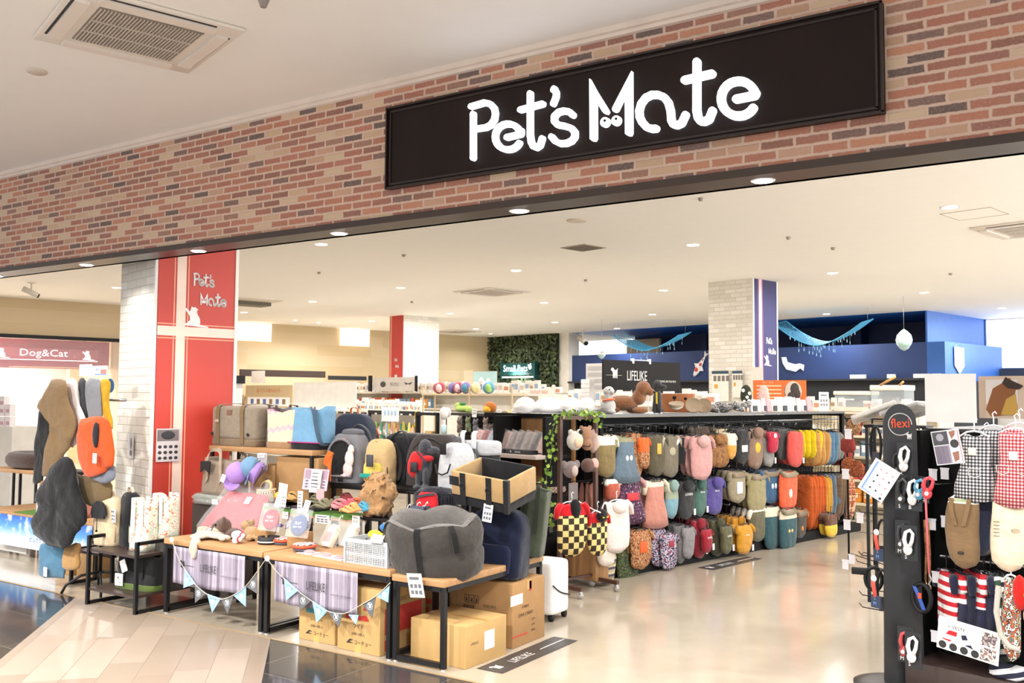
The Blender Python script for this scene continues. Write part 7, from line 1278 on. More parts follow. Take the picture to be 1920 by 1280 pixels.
sling('denim blue cloth bag hanging at the foot of the stand', [(78, 1020), (120, 1024), (121, 1080), (105, 1084), (73, 1078), (76, 1045)], SY-.02, .07, '#47718b', tag=(96, 1070))
sling('sand brown cloth bag hanging low right of the blue one', [(122, 1024), (152, 1020), (148, 1040), (147, 1066), (120, 1064)], SY-.06, .06, '#a77f4d')
# backpacks on the bench frame
q = atY(206, 970, 4.42); t = backpack('cream dog backpack with a black cap-shaped mesh window on the bench', (q.x, 4.42, .42), .25, .16, .38, '#c9b595', '#c3ae8c', '#b79f7c', (0, 0, .1), False, 21)
m = MB(); m.prism([(.085*cos(q_), .24+.11*sin(q_)) for q_ in [pi*i/12 for i in range(13)]], -.112, -.095); m.box(-.07, .07, -.115, -.10, .215, .25); m.obj('black_mesh', fabric('#17181a'), t); m = MB(); m.tube([(.0, -.118, .22), (.0, -.12, .13)], .003, n=5); m.ball((0, -.12, .12), .010, n=8); m.obj('zip_pull', BLACKM, t)
q = atY(236, 970, 4.46); t = backpack('white dog backpack with black sides behind the printed tag', (q.x, 4.50, .42), .20, .16, .41, '#1a1a1c', '#1b1b1d', '#d9cdb8', (0, 0, -.2), False, 22, 3); card(t, .11, .10, (0, -.14, .24), (0, 0, 0), 'icons', 'paper_tag')
FLB = blotch('pale_floral', ['#d9dcc8', '#b4c0a6', '#e3e1d4', '#c7cdb8', '#d9dcc8', '#c98062', '#e6e4d9'], 22)
q = atY(266, 980, 4.40); t = tote('pale green floral soft tote with white straps on the bench', (q.x, 4.42, .42), .21, .14, .38, '#d9dcc8', '#e4e1dc', (0, 0, .05), mat=FLB, hh=.0, flare=1.02, hc='#e8e5e0', hw=.04, seed=31, sag=.03)
q = atY(310, 970, 4.55); t = tote('second pale floral tote with white straps by the left table corner', (q.x, 4.55, .50), .22, .15, .33, '#d9dcc8', '#e4e1dc', (0, 0, -.1), mat=FLB, hh=.0, flare=1.02, hc='#e8e5e0', hw=.045, seed=32, sag=.03)
MB().box(-.16, .16, -.13, .13, 0, .37).obj('storage_box', plain('#3f3a38', .6), loc=(q.x, 4.58, .13), label='dark box under the second floral tote', cat='box')
t = tote('large black tote with a numbered white tag on the lower bench shelf', (-6.28, 4.46, .13), .46, .24, .26, '#141416', '#101012', (0, 0, .08), hh=.10, flare=1.02, seed=33, base='#4f6128'); card(t, .085, .09, (-.12, -.14, .07), (0, 0, 0), 'none', 'paper_tag'); m = MB(); m.text('41', .03, XF((-.12, -.143, .085))); m.text('Queen', .018, XF((-.12, -.143, .05))); m.obj('lettering', M_ink, t); MB().box(-.03, .03, -.155, -.15, .15, .24, X=XF((.02, 0, 0), (0, -.4, 0))).obj('paper_slip', PAPER, t)
t = thing('folded_blanket', 'beige bag with dark lining lying behind the cream backpack', 'bag', (-6.72, 4.62, .3), (0, .25, 0)); m = MB(); soft(m, [(0, .9, .9), (.05, 1, 1), (.15, .7, .7), (.22, .3, .3)], .26, .2, 3, wob=.05); m.obj('body', fabric('#b7a181'), t)
open_frame('low dark bench behind the sling stand', -7.45, -6.88, 4.58, 4.80, .30, shelf=[.29])
MB().box(-.10, .10, -.06, .06, 0, .07, bev=.003).obj('cardboard_box', CARD, loc=(-7.05, 4.69, .31), label='flat opened cardboard box on the low dark bench', cat='box')
m = MB(); m.tube(catmull([(0, 0, .006), (.2, .05, .006), (.3, -.05, .006), (.5, .02, .006), (.62, .1, .006)], 6), .005, n=5); m.obj('power_cord', PAPER, loc=(-7.1, 4.75, 0), label='white cord lying on the floor under the bench', cat='cord')
for i, s in enumerate((( -7.9, .25), (-7.58, .3))): MB().box(-.12, .12, -.1, .1, 0, .22, bev=.003).obj('cardboard_box', CARD, loc=(s[0], 4.88, 0), label=('left', 'right')[i]+' small cardboard box in the shade behind the low bench', cat='box')
# far-left display with blue banner
t = thing('display_table', 'light wood display table behind the blue banner at far left', 'table', (-8.75, 5.3, 0)); MB().box(-1.0, 1.0, -.32, .3, .40, .43, bev=.003).obj('tabletop', M_oak, t)
for x in (-.95, .95): MB().box(x-.02, x+.02, -.28, -.24, 0, .40).box(x-.02, x+.02, .2, .24, 0, .4).obj('leg', LEGM, t)
t = NT('sky_print'); sx = t.n('SeparateXYZ', {0: t.coord()}); M_sky = t.done(t.mix(t.n('MapRange', {0: t.noise(t.coord(), 9, 4), 1: .5, 2: .7, 3: 0., 4: .8}).outputs[0], t.ramp(t.math('ADD', t.math('MULTIPLY', sx.outputs[2], 3.2), .5), [(.05, '#dfe8f2'), (.35, '#b9d3ee'), (.6, '#5b9bdc'), (.95, '#2b62b8')]), lin('#eef4fb')), .4)
t = thing('advertising_banner', 'blue sky advertising banner with Japanese words at far left', 'banner', (-8.53, 4.955, .265)); MB().box(-.82, .77, 0, .004, -.145, .15).obj('sheet', M_sky, t)
m = MB(); m.text('winclub-Dream', .022, XF((.35, -.002, .115))); m.text('いつでも清潔で', .034, XF((.38, -.002, .055))); m.text('気持ちいい', .034, XF((.34, -.002, .01))); m.obj('lettering', PAPER, t); m = MB(); m.text('ピュアクリスタル', .045, XF((-.03, -.002, -.055)), maxw=.42); [m.box(.27, .6, -.002, 0, -.045-.02*i, -.041-.02*i) for i in range(3)]; m.obj('blue_lettering', plain('#2c4f9a', .5), t); m = MB(); [m.box(-.12+.055*i, -.075+.055*i, -.002, 0, .02, .075) for i in range(3)]; m.text('at', .03, XF((-.1, -.002, .12)), 1); m.obj('pictured_goods', [plain('#cdb684', .6), plain('#d06c7c', .6)], t)
MB().box(-.55, .30, -.1, .25, .0, .006).obj('turf_mat', plain('#4f7a2f', .95), loc=(-8.6, 5.1, .432), label='green turf mat on the far-left display table', cat='turf')
t = tote('dusty pink leather-look bag on the far-left display table', (-8.33, 5.15, .44), .30, .2, .28, '#b8796e', '#a9695f', (0, 0, .1), hh=.10, flare=.85, seed=41)
t = thing('plastic_bin', 'clear plastic bin with white goods left of the pink bag', 'bin', (-8.72, 5.1, .44)); MB().box(-.09, .09, -.07, .07, 0, .15).obj('bin_body', clear('#eef2f5', .3), t); MB().box(-.075, .075, -.055, .055, .01, .09).obj('contents', PAPER, t)
carton('tall brown cardboard box behind the clear bin at far left', -9.15, -8.75, 5.25, 5.5, .28, CARD, loc_z=.44)
carton('pinkish cardboard box on the floor under the blue banner', -8.72, -8.48, 5.02, 5.3, .26, plain('#b48d73', .8), mk_big)
carton('long pale cardboard box beside the pinkish one under the banner', -8.42, -7.75, 5.0, 5.3, .24, CARD2)
MB().box(-.4, .4, -.02, .02, 0, .30).obj('cabinet_panel', plain('#b9b6b2', .5), loc=(-9.35, 5.05, .04), label='pale grey cabinet panel at the far-left floor edge', cat='cabinet')
riser('upper wood shelf holding the brown fur bed at far left', -10.3, -9.3, 5.35, 5.7, .80)
t = thing('fur_bed', 'dark brown fluffy round pet bed on the far-left shelf', 'pet bed', (-9.75, 5.5, .81)); m = MB(); m.tube([(.26*cos(q_), .13*sin(q_), .085) for q_ in [2*pi*i/24 for i in range(24)]], .085, n=10, closed=True); m.ball((0, 0, .05), (.25, .13, .06)); m.obj('body', fur('#4f3321', '#2a1810', 70), t)
t = thing('picture_frame', 'black square standing frame above the fur bed at far left', 'frame', (-9.95, 5.85, .86)); m = MB(); [m.box(-.2, .2, -.01, .01, .16, .2, X=XF((0, 0, .17), (0, k*pi/2, 0))) for k in range(4)]; m.obj('frame', BLACKM, t); MB().box(-.03, -.0, -.01, .01, -.1, 0).obj('stand_leg', BLACKM, t)
riser('hidden back shelf under the black frame at far left', -10.6, -9.4, 5.75, 6.05, .76, mat=BLACKM)
def far_box(label, x, y, Yd, w, h, col, group=None, cat='product box', name='product_box', col2=None):
    p = atY(x, y, Yd); m = MB(); m.box(-w/2, w/2, -.04, .04, 0, h); m.box(-w*.35, w*.35, -.042, -.04, h*.3, h*.6, 1); m.obj(name, [plain(col, .5), plain(col2 or '#c99aa6', .5)], loc=p, label=label, cat=cat, group=group)
for i, (x, y) in enumerate(((-2, 803), (8, 803), (19, 803), (-2, 780), (8, 780), (19, 780), (8, 765))): far_box('white and pink medicine carton stacked at far left', x, y, 7.2, .12, .17, '#ece4e4', 'white and pink cartons stacked at far left')
MB().box(-.35, .35, -.2, .2, 0, 1.12).obj('display_block', plain('#d8d2ca', .6), loc=(-13.55, 7.35, 0), label='pale plinth under the stacked cartons at far left', cat='plinth')
# dog & cat sign on the pink panel
t = thing('dog_and_cat_sign', 'raspberry pink Dog&Cat sign panel behind the glass at far left', 'sign', g(-20.9, 4.8, 2.42), (0, 0, -GA+pi/2)); MB().box(-3.6, 2.45, -.02, .05, -.30, .30).obj('panel', plain('#b04a60', .4), t)
MB().box(-1.35, 2.25, -.06, -.02, -.16, .16, bev=.05).obj('inner_panel', plain('#bb5c70', .4), t)
zz = .0; m = MB(); m.text('Dog&Cat', .19, XF((1.12, -.07, .0)), 0, sx=1.2); m.prism(cat_shape(.20), -.07, -.06, 0, 'y', XF((.32, 0, -.10))); m.prism(cat_shape(.20), -.07, -.06, 0, 'y', XF((1.98, 0, -.10))); m.box(.15, 2.2, -.066, -.06, -.135, -.12); m.obj('lettering', glow('#fbf4f2', 1.0), t)
lamp('AREA', g(-21.8, 4.5, 3.3), 330, 1.2, (1, .97, .94), name='assumed_room_lamp'); lamp('AREA', g(-21.8, 1.0, 3.3), 250, 1.2, (1, .97, .94), name='assumed_room_lamp')  # unseen lamps assumed behind the glass, added to light that room
a_, z_ = gb(206, 723, 5.085); p = g(a_, 5.085, z_); MB().lathe([(.001, -.004), (.11, -.004), (.11, .004), (.001, .004)], 24, X=XF(rot=(pi/2, 0, 0))).obj('round_sign', plain('#4a83bf', .4), loc=p, label='round blue sign behind the yellow sling', cat='sign')
p = atZ(95, 683, 3.0); t = thing('storage_cabinet', 'black topped cabinet standing behind the sling stand', 'shelf', g(-11.5, 5.3, 0), RG); MB().box(-.55, .45, -.2, .2, 0, 1.74).obj('cabinet', plain('#e2dcd4', .6), t); MB().box(-.58, .48, -.22, .22, 1.74, 1.84).obj('top_band', BLACKM, t)
# posters on the columns
t = thing('poster', 'black and white product poster on the red column', 'poster', g(-7.65, 3.02+.12, 1.10), (0, 0, -GA+pi/2)); b0, z0 = ga(292, 835, -7.65); b1, _ = ga(336, 835, -7.65); _, zt = ga(314, 803, -7.65); _, zb = ga(314, 865, -7.65); t.location = g(-7.645, (b0+b1)/2, (zt+zb)/2); w, h = abs(b1-b0), zt-zb
MB().box(-w/2, w/2, -.002, 0, -h/2, h/2).obj('sheet', plain('#cfc8c9', .5), t); m = MB(); m.ball((0, -.003, h*.3), (w*.3, .002, h*.13)); [m.ball((-w*.34+w*.23*i, -.003, -h*.05-h*.17*j), (w*.08, .002, h*.05)) for i in range(4) for j in range(3)]; m.obj('print', plain('#37363a', .6), t); MB().box(-w*.46, w*.46, -.0045, -.003, h*.12, h*.46).obj('photo', plain('#9a8f93', .6), t).location.y = .0025
p0 = gb(245, 835, 3.0); t = thing('poster', 'grey transparent sheet pinned on the white brick side of the red column', 'poster', g(p0[0], 3.005, p0[1]), RG); MB().box(-.055, .055, -.002, 0, -.11, .11).obj('sheet', plain('#bdb9b8', .4), t); m = MB(); m.ball((0, -.003, .02), (.02, .002, .05)); m.ball((0, -.003, -.06), (.03, .002, .025)); m.obj('print', plain('#77757a', .6), t)
# ================================================================ background shelving and goods
WS = plain('#e6dfd2', .5); CS = plain('#d8ccb0', .5)
def pbox(w, d, h, c1, c2, kind='box'):
    m = MB()
    if kind == 'box': m.box(-w/2, w/2, -d/2, d/2, 0, h); m.box(-w*.4, w*.4, -d/2-.002, -d/2, h*.25, h*.7, 1)
    elif kind == 'bottle': m.lathe([(.001, 0), (w/2, 0), (w/2, h*.65), (w*.2, h*.8), (w*.2, h), (.001, h)], 10); m.lathe([(w*.51, h*.15), (w*.51, h*.5)], 10, 1)
    elif kind == 'bag': soft(m, [(0, .8, .7), (h*.1, 1, 1), (h*.8, .95, .6), (h, .9, .1)], w, d, 4, n=12); m.box(-w*.3, w*.3, -d*.52, -d*.48, h*.3, h*.6, 1)
    o = m.obj('product_'+{'box': 'box', 'bottle': 'bottle', 'bag': 'bag'}[kind], [plain(c1, .5), plain(c2, .5)]); return o
def shelf_unit(label, a0, a1, b0, b1, h, levels, mat=WS, rz=0, back=None):
    t = thing('shelf_unit', label, 'shelf unit', g((a0+a1)/2, (b0+b1)/2), (0, 0, -GA+rz)); w, d = (a1-a0)/2, (b1-b0)/2
    MB().box(-w, w, -.02, .02, .05, h).obj('back_panel', back or mat, t)
    for x in (-w, w-.03): MB().box(x, x+.03, -d, d, 0, h).obj('side_panel', mat, t)
    for z in levels: MB().box(-w, w, -d, d, z-.03, z).obj('shelf', mat, t)
    return t
def fill(a0, a1, b, z, protos, label, group, gap=.02, R=random.Random(77), rzj=.1):
    a = a0; k = 0
    while a < a1:
        p = protos[R.randrange(len(protos))] if len(protos) > 1 else protos[0]; w = p['w']
        o = p.copy(); COL.objects.link(o); o.location = g(a+w/2, b+R.uniform(-.02, .02), z); o.rotation_euler = (0, 0, -GA+R.uniform(-rzj, rzj)); o['label'] = label; o['group'] = group; o['category'] = 'product'; del o['w']
        a += w+gap; k += 1
protos_all = []
def PR(L):
    out = []
    for (w, d, h, c1, c2, k) in L: o = pbox(w, d, h, c1, c2, k); o['w'] = w; out.append(o); protos_all.append(o)
    return out
P_white = PR([(.14, .1, .2, '#ece8e2', '#c9b9a9', 'box'), (.11, .08, .24, '#e4ddd3', '#8fa0b8', 'box'), (.16, .1, .17, '#efe9df', '#c98a6f', 'box'), (.12, .08, .22, '#dfd7ca', '#a07f5a', 'bag')])
P_brown = PR([(.15, .1, .24, '#b89a72', '#e6d9c2', 'box'), (.17, .1, .28, '#c8ad85', '#8f5f3f', 'box')])
P_yel = PR([(.10, .08, .20, '#e3c93a', '#f1e6b8', 'bottle'), (.12, .07, .22, '#e9d36a', '#d98f5a', 'bag'), (.1, .08, .2, '#6fa05a', '#e5efdc', 'bottle'), (.1, .08, .2, '#dfa3a0', '#f3e2de', 'bottle'), (.1, .08, .2, '#3f9a86', '#d9ebe5', 'bottle')])
P_mix = PR([(.13, .09, .22, '#c9562f', '#ecd9b0', 'bag'), (.15, .09, .2, '#d98a2b', '#f1e4c8', 'bag'), (.14, .1, .2, '#b23a35', '#ead8cc', 'box'), (.13, .08, .23, '#e5d9c8', '#9a6f52', 'bag'), (.12, .08, .2, '#7a94ad', '#e6ebef', 'box')])
P_small = PR([(.07, .05, .13, '#e9e3db', '#9aa7b5', 'box'), (.08, .05, .14, '#e5dccb', '#c4794f', 'bag'), (.07, .05, .12, '#d9cfc3', '#5d6b7f', 'box')])
def A_(x, b, y=745): return gb(x, y, b)[0]
def Zb(x, y, b): return gb(x, y, b)[1]
# far wall row: white shelves in front of the beige wall
shelf_unit('long white shelving along the beige back wall at left', -21.9, -21.1, 11, 18.5, 1.5, (.5, 1.0, 1.5))
for i, (x0, x1, y0, y1, l) in enumerate(((450, 609, 692, 708, 'long dark brown header board low on the beige wall'), (616, 686, 704, 713, 'short black header board right of the brown one'))):
    a = -21.6; b0, z0 = ga(x0, y0, a); b1, z1 = ga(x1, y1, a); m = MB(); m.box(-.03, .03, -(b1-b0)/2, (b1-b0)/2, -(z0-z1)/2, (z0-z1)/2); m.obj('header_board', plain('#3a2a24' if i == 0 else '#1b1c1e', .4), loc=g(a, (b0+b1)/2, (z0+z1)/2), rot=RG, label=l, cat='board')
for i, (x0, x1, y0, y1) in enumerate(((446, 508, 604, 641), (638, 692, 613, 650))):
    a = -22.6; b0, z0 = ga(x0, y0, a); b1, z1 = ga(x1, y1, a); t = thing('light_niche', ('left', 'right')[i]+' bright white lit niche high in the beige wall', 'light niche', g(a, (b0+b1)/2, (z0+z1)/2), RG); hb = abs(b1-b0)/2; hz = abs(z0-z1)/2; MB().box(-.02, .02, -hb, hb, -hz*.3, hz).obj('glowing_panel', glow('#fff3e0', 1.3), t); MB().box(-.02, .02, -hb, hb, -hz, -hz*.3).obj('lower_panel', glow('#ffe6c0', .9), t)
lamp('AREA', g(-21.7, 14.0, 3.3), 40, .5, (1, .97, .92), (0, radians(-35), -GA), 120, 'wall_washer')
# row A, facing the mall behind the tote shelf
AB = 9.6; aL, aR = A_(440, AB), A_(792, AB); ZA = Zb(620, 768, AB)
shelf_unit('white double shelf unit with pet goods right of the big red column', aL, aR, AB, AB+.8, ZA, (.35, .75, ZA-.42, ZA))
fill(aL+.05, aR-.1, AB+.1, ZA-.42, P_yel, 'coloured bottle or pouch on the white shelf below the price strip', 'bottles and pouches on the white shelf', .02)
fill(aL+.05, aR-.1, AB+.1, .75, P_yel+P_mix, 'pet product on a lower board of the white shelf', 'goods on the lower white shelf boards')
m = MB(); n_ = 26
for i in range(n_): x = aL+.1+(aR-aL-.2)*i/n_; m.box(x, x+.06, -.004, 0, -.03, .01)
t = thing('price_strip', 'dark strip with white price tags along the top edge of the white shelf', 'price strip', g(0, AB-.005, ZA-.03), RG); m.obj('tags', PAPER, t)['kind'] = 'stuff'; MB().box(aL, aR, 0, .004, -.03, .0).obj('strip', BLACKM, t)
def standee(label, x0, x1, y0, y1, b, col, art=None, z0=None, name='standing_board', cat='board', th=.006):
    a0, a1 = A_(x0, b, y0), A_(x1, b, y0); zt = Zb((x0+x1)/2, y0, b); zb = Zb((x0+x1)/2, y1, b); w = (a1-a0)/2; h = (zt-zb)
    t = thing(name, label, cat, g((a0+a1)/2, b, zb), RG); MB().box(-w, w, -th/2, th/2, 0, h).obj('board', col if isinstance(col, bpy.types.Material) else plain(col, .5), t)
    if art: m = MB(); mats = art(m, w, h, -th/2-.003); m.obj('print', mats, t)
    MB().box(-w*.7, -w*.7+.02, -.06, 0, 0, .01).box(w*.7-.02, w*.7, -.06, 0, 0, .01).obj('foot', WS, t)
    return t
def art_tan(m, w, h, y):
    m.text('歯ブラシ＆歯のみがき', h*.2, XF((0, y, h*.78)), 0, maxw=w*1.7); m.box(-w*.9, w*.9, y, y+.002, h*.1, h*.48, 1)
    for i in range(6): m.box(-w*.75+w*.27*i, -w*.62+w*.27*i, y-.002, y, h*.18, h*.4, 2 if i % 2 else 3)
    return [plain('#d27a45', .6), PAPER, plain('#8c6a58', .6), plain('#5970b0', .6)]
standee('tan advertising board with orange Japanese letters and small pictures', 461, 549, 722, 765, AB+.25, '#cdb48c', art_tan)
standee('large blank white board on the white shelf behind the totes', 551, 669, 716, 762, AB+.10, '#f1eee8')
standee('small pale tilted box sign above the tan advertising board', 472, 497, 695, 718, AB+.9, '#c9beb4', None)
fill(A_(448, AB+.5), A_(500, AB+.5), AB+.5, ZA, P_brown, 'tall brown carton on top of the white shelf', 'brown cartons on the white shelf')
fill(A_(530, AB+.35), A_(552, AB+.35), AB+.3, ZA, P_small, 'small packet beside the blank board', 'packets beside the blank board')
fill(A_(672, AB+.2), A_(790, AB+.2), AB+.2, ZA, P_small, 'small glassy packet on top of the white shelf right of the blank board', 'packets right of the blank board')
fill(A_(500, AB+.6), A_(792, AB+.6), AB+.6, ZA, P_white, 'white product carton in the back line on the white shelf', 'white cartons in the back line')
# row B behind, taller
BB = 12.6; ZB = Zb(700, 735, BB); shelf_unit('second white shelf row with orange goods further back', A_(650, BB), A_(1010, BB), BB, BB+.8, ZB, (.5, 1.0, ZB-.35, ZB))
fill(A_(670, BB), A_(800, BB), BB+.1, ZB-.35, P_mix, 'orange and red package on the second shelf row', 'orange packages on the second shelf row')
fill(A_(655, BB), A_(1000, BB), BB+.15, ZB, P_white, 'white package on top of the second shelf row', 'white packages on the second shelf row')
def art_tv(m, w, h, y): m.ball((-w*.5, y, h*.5), (w*.14, .003, h*.22), 0); m.text('NUOU', h*.25, XF((w*.05, y, h*.5)), 0, maxw=w*.5); m.prism([(w*.5, h*.65), (w*.6, h*.45), (w*.7, h*.5), (w*.8, h*.45), (w*.9, h*.65), (w*.7, h*.55)], y, y+.002); return [plain('#4b4644', .6)]
t = standee('grey board with cat drawings in a black frame on the second shelf row', 700, 778, 707, 733, BB-.1, '#cfc7bf', art_tv)
for (x0, x1, y0, y1, l) in ((692, 697, 704, 734, 'left'), (779, 782, 704, 734, 'right')): standee('black %s post of the cat drawing board' % l, x0, x1, y0, y1, BB-.12, BLACKM, None, name='display_post', cat='post', th=.04)
standee('pale blue poster standing before the ivy wall', 888, 932, 696, 737, 16.0, '#a9cdd0', lambda m, w, h, y: (m.ball((-w*.3, y, h*.5), (w*.25, .004, h*.25)), m.ball((w*.3, y, h*.5), (w*.2, .004, h*.2)), [PAPER])[-1])
standee('beige board beside the pale blue poster', 870, 887, 694, 737, 16.0, '#cfbfa6')
shelf_unit('white counter with small-animal goods below the ivy wall', A_(880, 15.8), A_(1052, 15.8), 15.8, 16.6, Zb(930, 738, 15.8), (.6, 1.1, Zb(930, 738, 15.8)))
fill(A_(925, 15.9), A_(1045, 15.9), 15.9, Zb(930, 738, 15.8), P_white, 'white carton on the counter below the ivy wall', 'cartons on the counter below the ivy wall')
standee('white sign with a red square below the ivy wall', 948, 978, 718, 738, 13.5, '#ece3da', lambda m, w, h, y: (m.box(-w*.5, w*.4, y, y+.003, h*.2, h*.7), [plain('#b63a3f', .6)])[-1])
standee('white long sign with orange letters below the ivy wall', 982, 1040, 728, 742, 12.5, '#eee6de', lambda m, w, h, y: (m.text('OUTLET SALE', h*.4, XF((0, y, h*.5)), 0, maxw=w*1.5), [plain('#d9764f', .6)])[-1])
# row C: wood rack with bright plush
CB = 9.0; ZC = Zb(860, 738, CB); aC0, aC1 = A_(790, CB), A_(960, CB)
t = thing('wooden_rack', 'pale wooden rack carrying a line of bright plush toys', 'rack', g((aC0+aC1)/2, CB+.15), RG); w = (aC1-aC0)/2; MB().box(-w, w, -.15, .15, ZC-.025, ZC).obj('shelf', plain('#d9c29a', .5), t)
for x in (-w+.02, w*.1, w-.02): MB().box(x-.012, x+.012, -.14, -.12, 1.1, ZC+.10).obj('post', plain('#d9c29a', .5), t)
for x in (-w+.02, w-.02): MB().box(x-.012, x+.012, .1, .12, .0, ZC+.02).box(x-.012, x+.012, -.14, -.12, .0, 1.1).obj('post', plain('#d9c29a', .5), t)
for i, (x, rx, c, c2, l) in enumerate(((812, 22, '#c8405a', '#e8c9c9', 'crimson fluffy'), (838, 14, '#9a8bbd', '#7d6da8', 'lavender'), (848, 16, '#c0435a', '#eac7c8', 'red and pink'), (862, 15, '#8a75b3', '#4f8fa8', 'violet'), (880, 12, '#e6dcae', '#d9cc96', 'cream yellow'), (905, 19, '#4fa0cc', '#9ac86a', 'sky blue and green'))):
    a, z = gb(x, 724, CB); R_ = rx/1742*9.6; plush('plush_cushion', l+' round plush toy in the line on the pale wooden rack', g(a, CB+.12, ZC), [((0, 0, .09), (R_, .09, .09)), ((R_*.4, -.02, .10), (R_*.7, .08, .085))], fur(c, None, 60), [('patch', fabric(c2), lambda m, R_=R_: m.ball((R_*.6, -.05, .09), (R_*.45, .06, .07)))], rot=RG, vox=.014)
# row D: black mesh gondola with hanging plush, left of the wooden shelf unit
DB = 7.3; aD0, aD1 = A_(832, DB), A_(1045, DB); ZD = Zb(930, 776, DB)
t = thing('mesh_gondola', 'black wire-mesh display unit hung with small plush toys', 'display rack', g((aD0+aD1)/2, DB+.3), RG); w = (aD1-aD0)/2
MB().box(-w, w, -.3, .3, ZD-.03, ZD).obj('top_shelf', plain('#2a2725', .4), t); MB().box(-w, w, -.3, .3, 0, .12).obj('base', FBK, t); MB().box(-w, w, .0, .03, .1, ZD-.02).obj('back_panel', FBK, t)
for x in (-w, w-.03): MB().box(x, x+.03, -.3, -.27, 0, ZD).obj('post', FBK, t)
m = MB(); [m.tube([(-w, -.05, .3+.05*i), (w, -.05, .3+.05*i)], .002, n=4) for i in range(22)]; [m.tube([(-w+.05*i, -.05, .3), (-w+.05*i, -.05, ZD)], .002, n=4) for i in range(int(2*w/.05))]; m.obj('mesh', plain('#3a3a3a', .4, .5), t)['kind'] = 'stuff'
R = random.Random(9)
for i, (x, y, c, l) in enumerate(((856, 800, '#8a7364', 'brown'), (872, 798, '#8d9a6b', 'sage green'), (886, 802, '#7b7c82', 'grey'), (905, 800, '#a08578', 'dusty brown'), (915, 812, '#5e4a44', 'dark brown'), (860, 825, '#6f6258', 'taupe'), (882, 828, '#a89a66', 'olive yellow'), (900, 828, '#d8793a', 'small orange'), (850, 845, '#5b5a52', 'dim grey'))):
    a, z = gb(x, y, DB-.05); plush('hanging_plush', l+' small plush toy hanging on the black mesh', g(a, DB-.0, z), [((0, 0, 0), (.045, .03, .05)), ((0, -.01, .065), (.035, .03, .035)), ((-.03, 0, .10), (.015, .01, .02)), ((.03, 0, .10), (.015, .01, .02)), ((-.03, 0, -.05), (.02, .015, .03)), ((.03, 0, -.05), (.02, .015, .03))], fur(c, None, 150), rot=RG, vox=.008, cat='soft toy')
for (x, y, rx, c, c2, l) in ((893, 768, 22, '#dc7d1f', '#efb63a', 'large orange'), (954, 766, 13, '#dc7a1d', '#eaa93a', 'small orange'), (936, 767, 9, '#e8c65a', '#efd98a', 'small yellow')):
    a, _ = gb(x, y, DB); q_ = rx/1742*8.0; plush('plush_cushion', l+' plush cushion on the black mesh unit', g(a, DB+.22, ZD), [((0, 0, q_*.7), (q_, .07, q_*.75))], fur(c, None, 60), [('pale_face', fabric(c2), lambda m, q_=q_: m.ball((0, -.045, q_*.5), (q_*.65, .04, q_*.45)))], rot=RG, vox=.012)
a, _ = gb(850, 768, DB); plush('plush_frog', 'lime green stuffed toy with a white belly on the black mesh unit', g(a, DB+.15, ZD), [((0, 0, .05), (.14, .06, .045)), ((.12, 0, .04), (.05, .04, .05)), ((-.10, 0, .09), (.04, .04, .04))], fabric('#b6cf6e'), [('dark_leaf', fabric('#3f8a4a'), lambda m: m.ball((0, 0, .11), (.06, .03, .02)))], rot=RG, vox=.012)
for (x, l) in ((852, 'leftmost'), (898, 'second'), (925, 'third'), (945, 'rightmost')): a, _ = gb(x, 770, DB-.32); card(None, .085, .10, g(a, DB-.01, ZD+.005), RG, 'price', 'price_board'); o = S.objects[-1]
for o, l in zip(sorted([o for o in COL.objects if o.name.startswith('price_board')], key=lambda o: o.location.x), ('leftmost', 'second', 'third', 'rightmost')): o['label'] = l+' white price board on the top edge of the black mesh unit'; o['category'] = 'price board'
m = MB(); m.lathe([(.001, -.004), (.06, -.004), (.06, .004), (.001, .004)], 20, X=XF(rot=(pi/2, 0, 0))); a, z = gb(843, 773, DB-.3); m.obj('round_price_disc', PAPER, loc=g(a, DB-.33, z), rot=RG, label='round white price disc at the left end of the black mesh unit', cat='price tag')
t = thing('plush_goose', 'white goose-shaped toy with a pale blue neck behind the carriers', 'soft toy', g(gb(832, 820, 6.6)[0], 6.6, .93), RG); m = MB(); soft(m, [(0, .6, .6), (.05, 1, 1), (.15, .7, .7), (.24, .25, .3), (.42, .2, .25)], .22, .16, 2.3); m.obj('body', fabric('#ece8e4'), t); m = MB(); m.lathe([(.03, .22), (.03, .34), (.001, .34)], 10); m.obj('blue_neck', fabric('#bcd9e0'), t); m = MB(); m.ball((0, 0, .47), (.055, .05, .075)); m.obj('head', fabric('#ece8e4'), t)
riser('dark stand carrying the goose toy and mirror frames behind the carriers', g(-9.0, 6.7).x, g(-9.0, 6.7).x+1.5, 8.55, 8.85, .93, mat=BLACKM)
def frame(label, x0, x1, y0, y1, b):
    a0, a1 = A_(x0, b, y0), A_(x1, b, y0); zt = Zb((x0+x1)/2, y0, b); zb = Zb((x0+x1)/2, y1, b); w = (a1-a0)/2; t = thing('mirror_stand', label, 'frame', g((a0+a1)/2, b, 0), RG); e = .035
    MB().box(-w, -w+e, -.02, .02, 0, zt).box(w-e, w, -.02, .02, 0, zt).box(-w, w, -.02, .02, zt-e, zt).obj('frame', BLACKM, t)
    return t
frame('black square frame with wooden drawers inside it', 781, 822, 773, 835, 7.0); frame('black frame in front of the yellow pouches', 692, 787, 770, 828, 7.9)
t = thing('drawer_chest', 'little pale wooden drawer stack inside the black frame', 'drawers', g(gb(803, 820, 7.05)[0], 7.1, 0), RG); z0_ = Zb(803, 838, 7.05); z1_ = Zb(803, 808, 7.05); MB().box(-.07, .07, -.05, .05, 0, z1_).obj('body', plain('#caa560', .6), t); [MB().box(-.06, .06, -.056, -.05, z0_+.01+(z1_-z0_)/3*i, z0_+(z1_-z0_)/3*(i+.85)).obj('drawer', plain('#dcb878', .6), t) for i in range(3)]
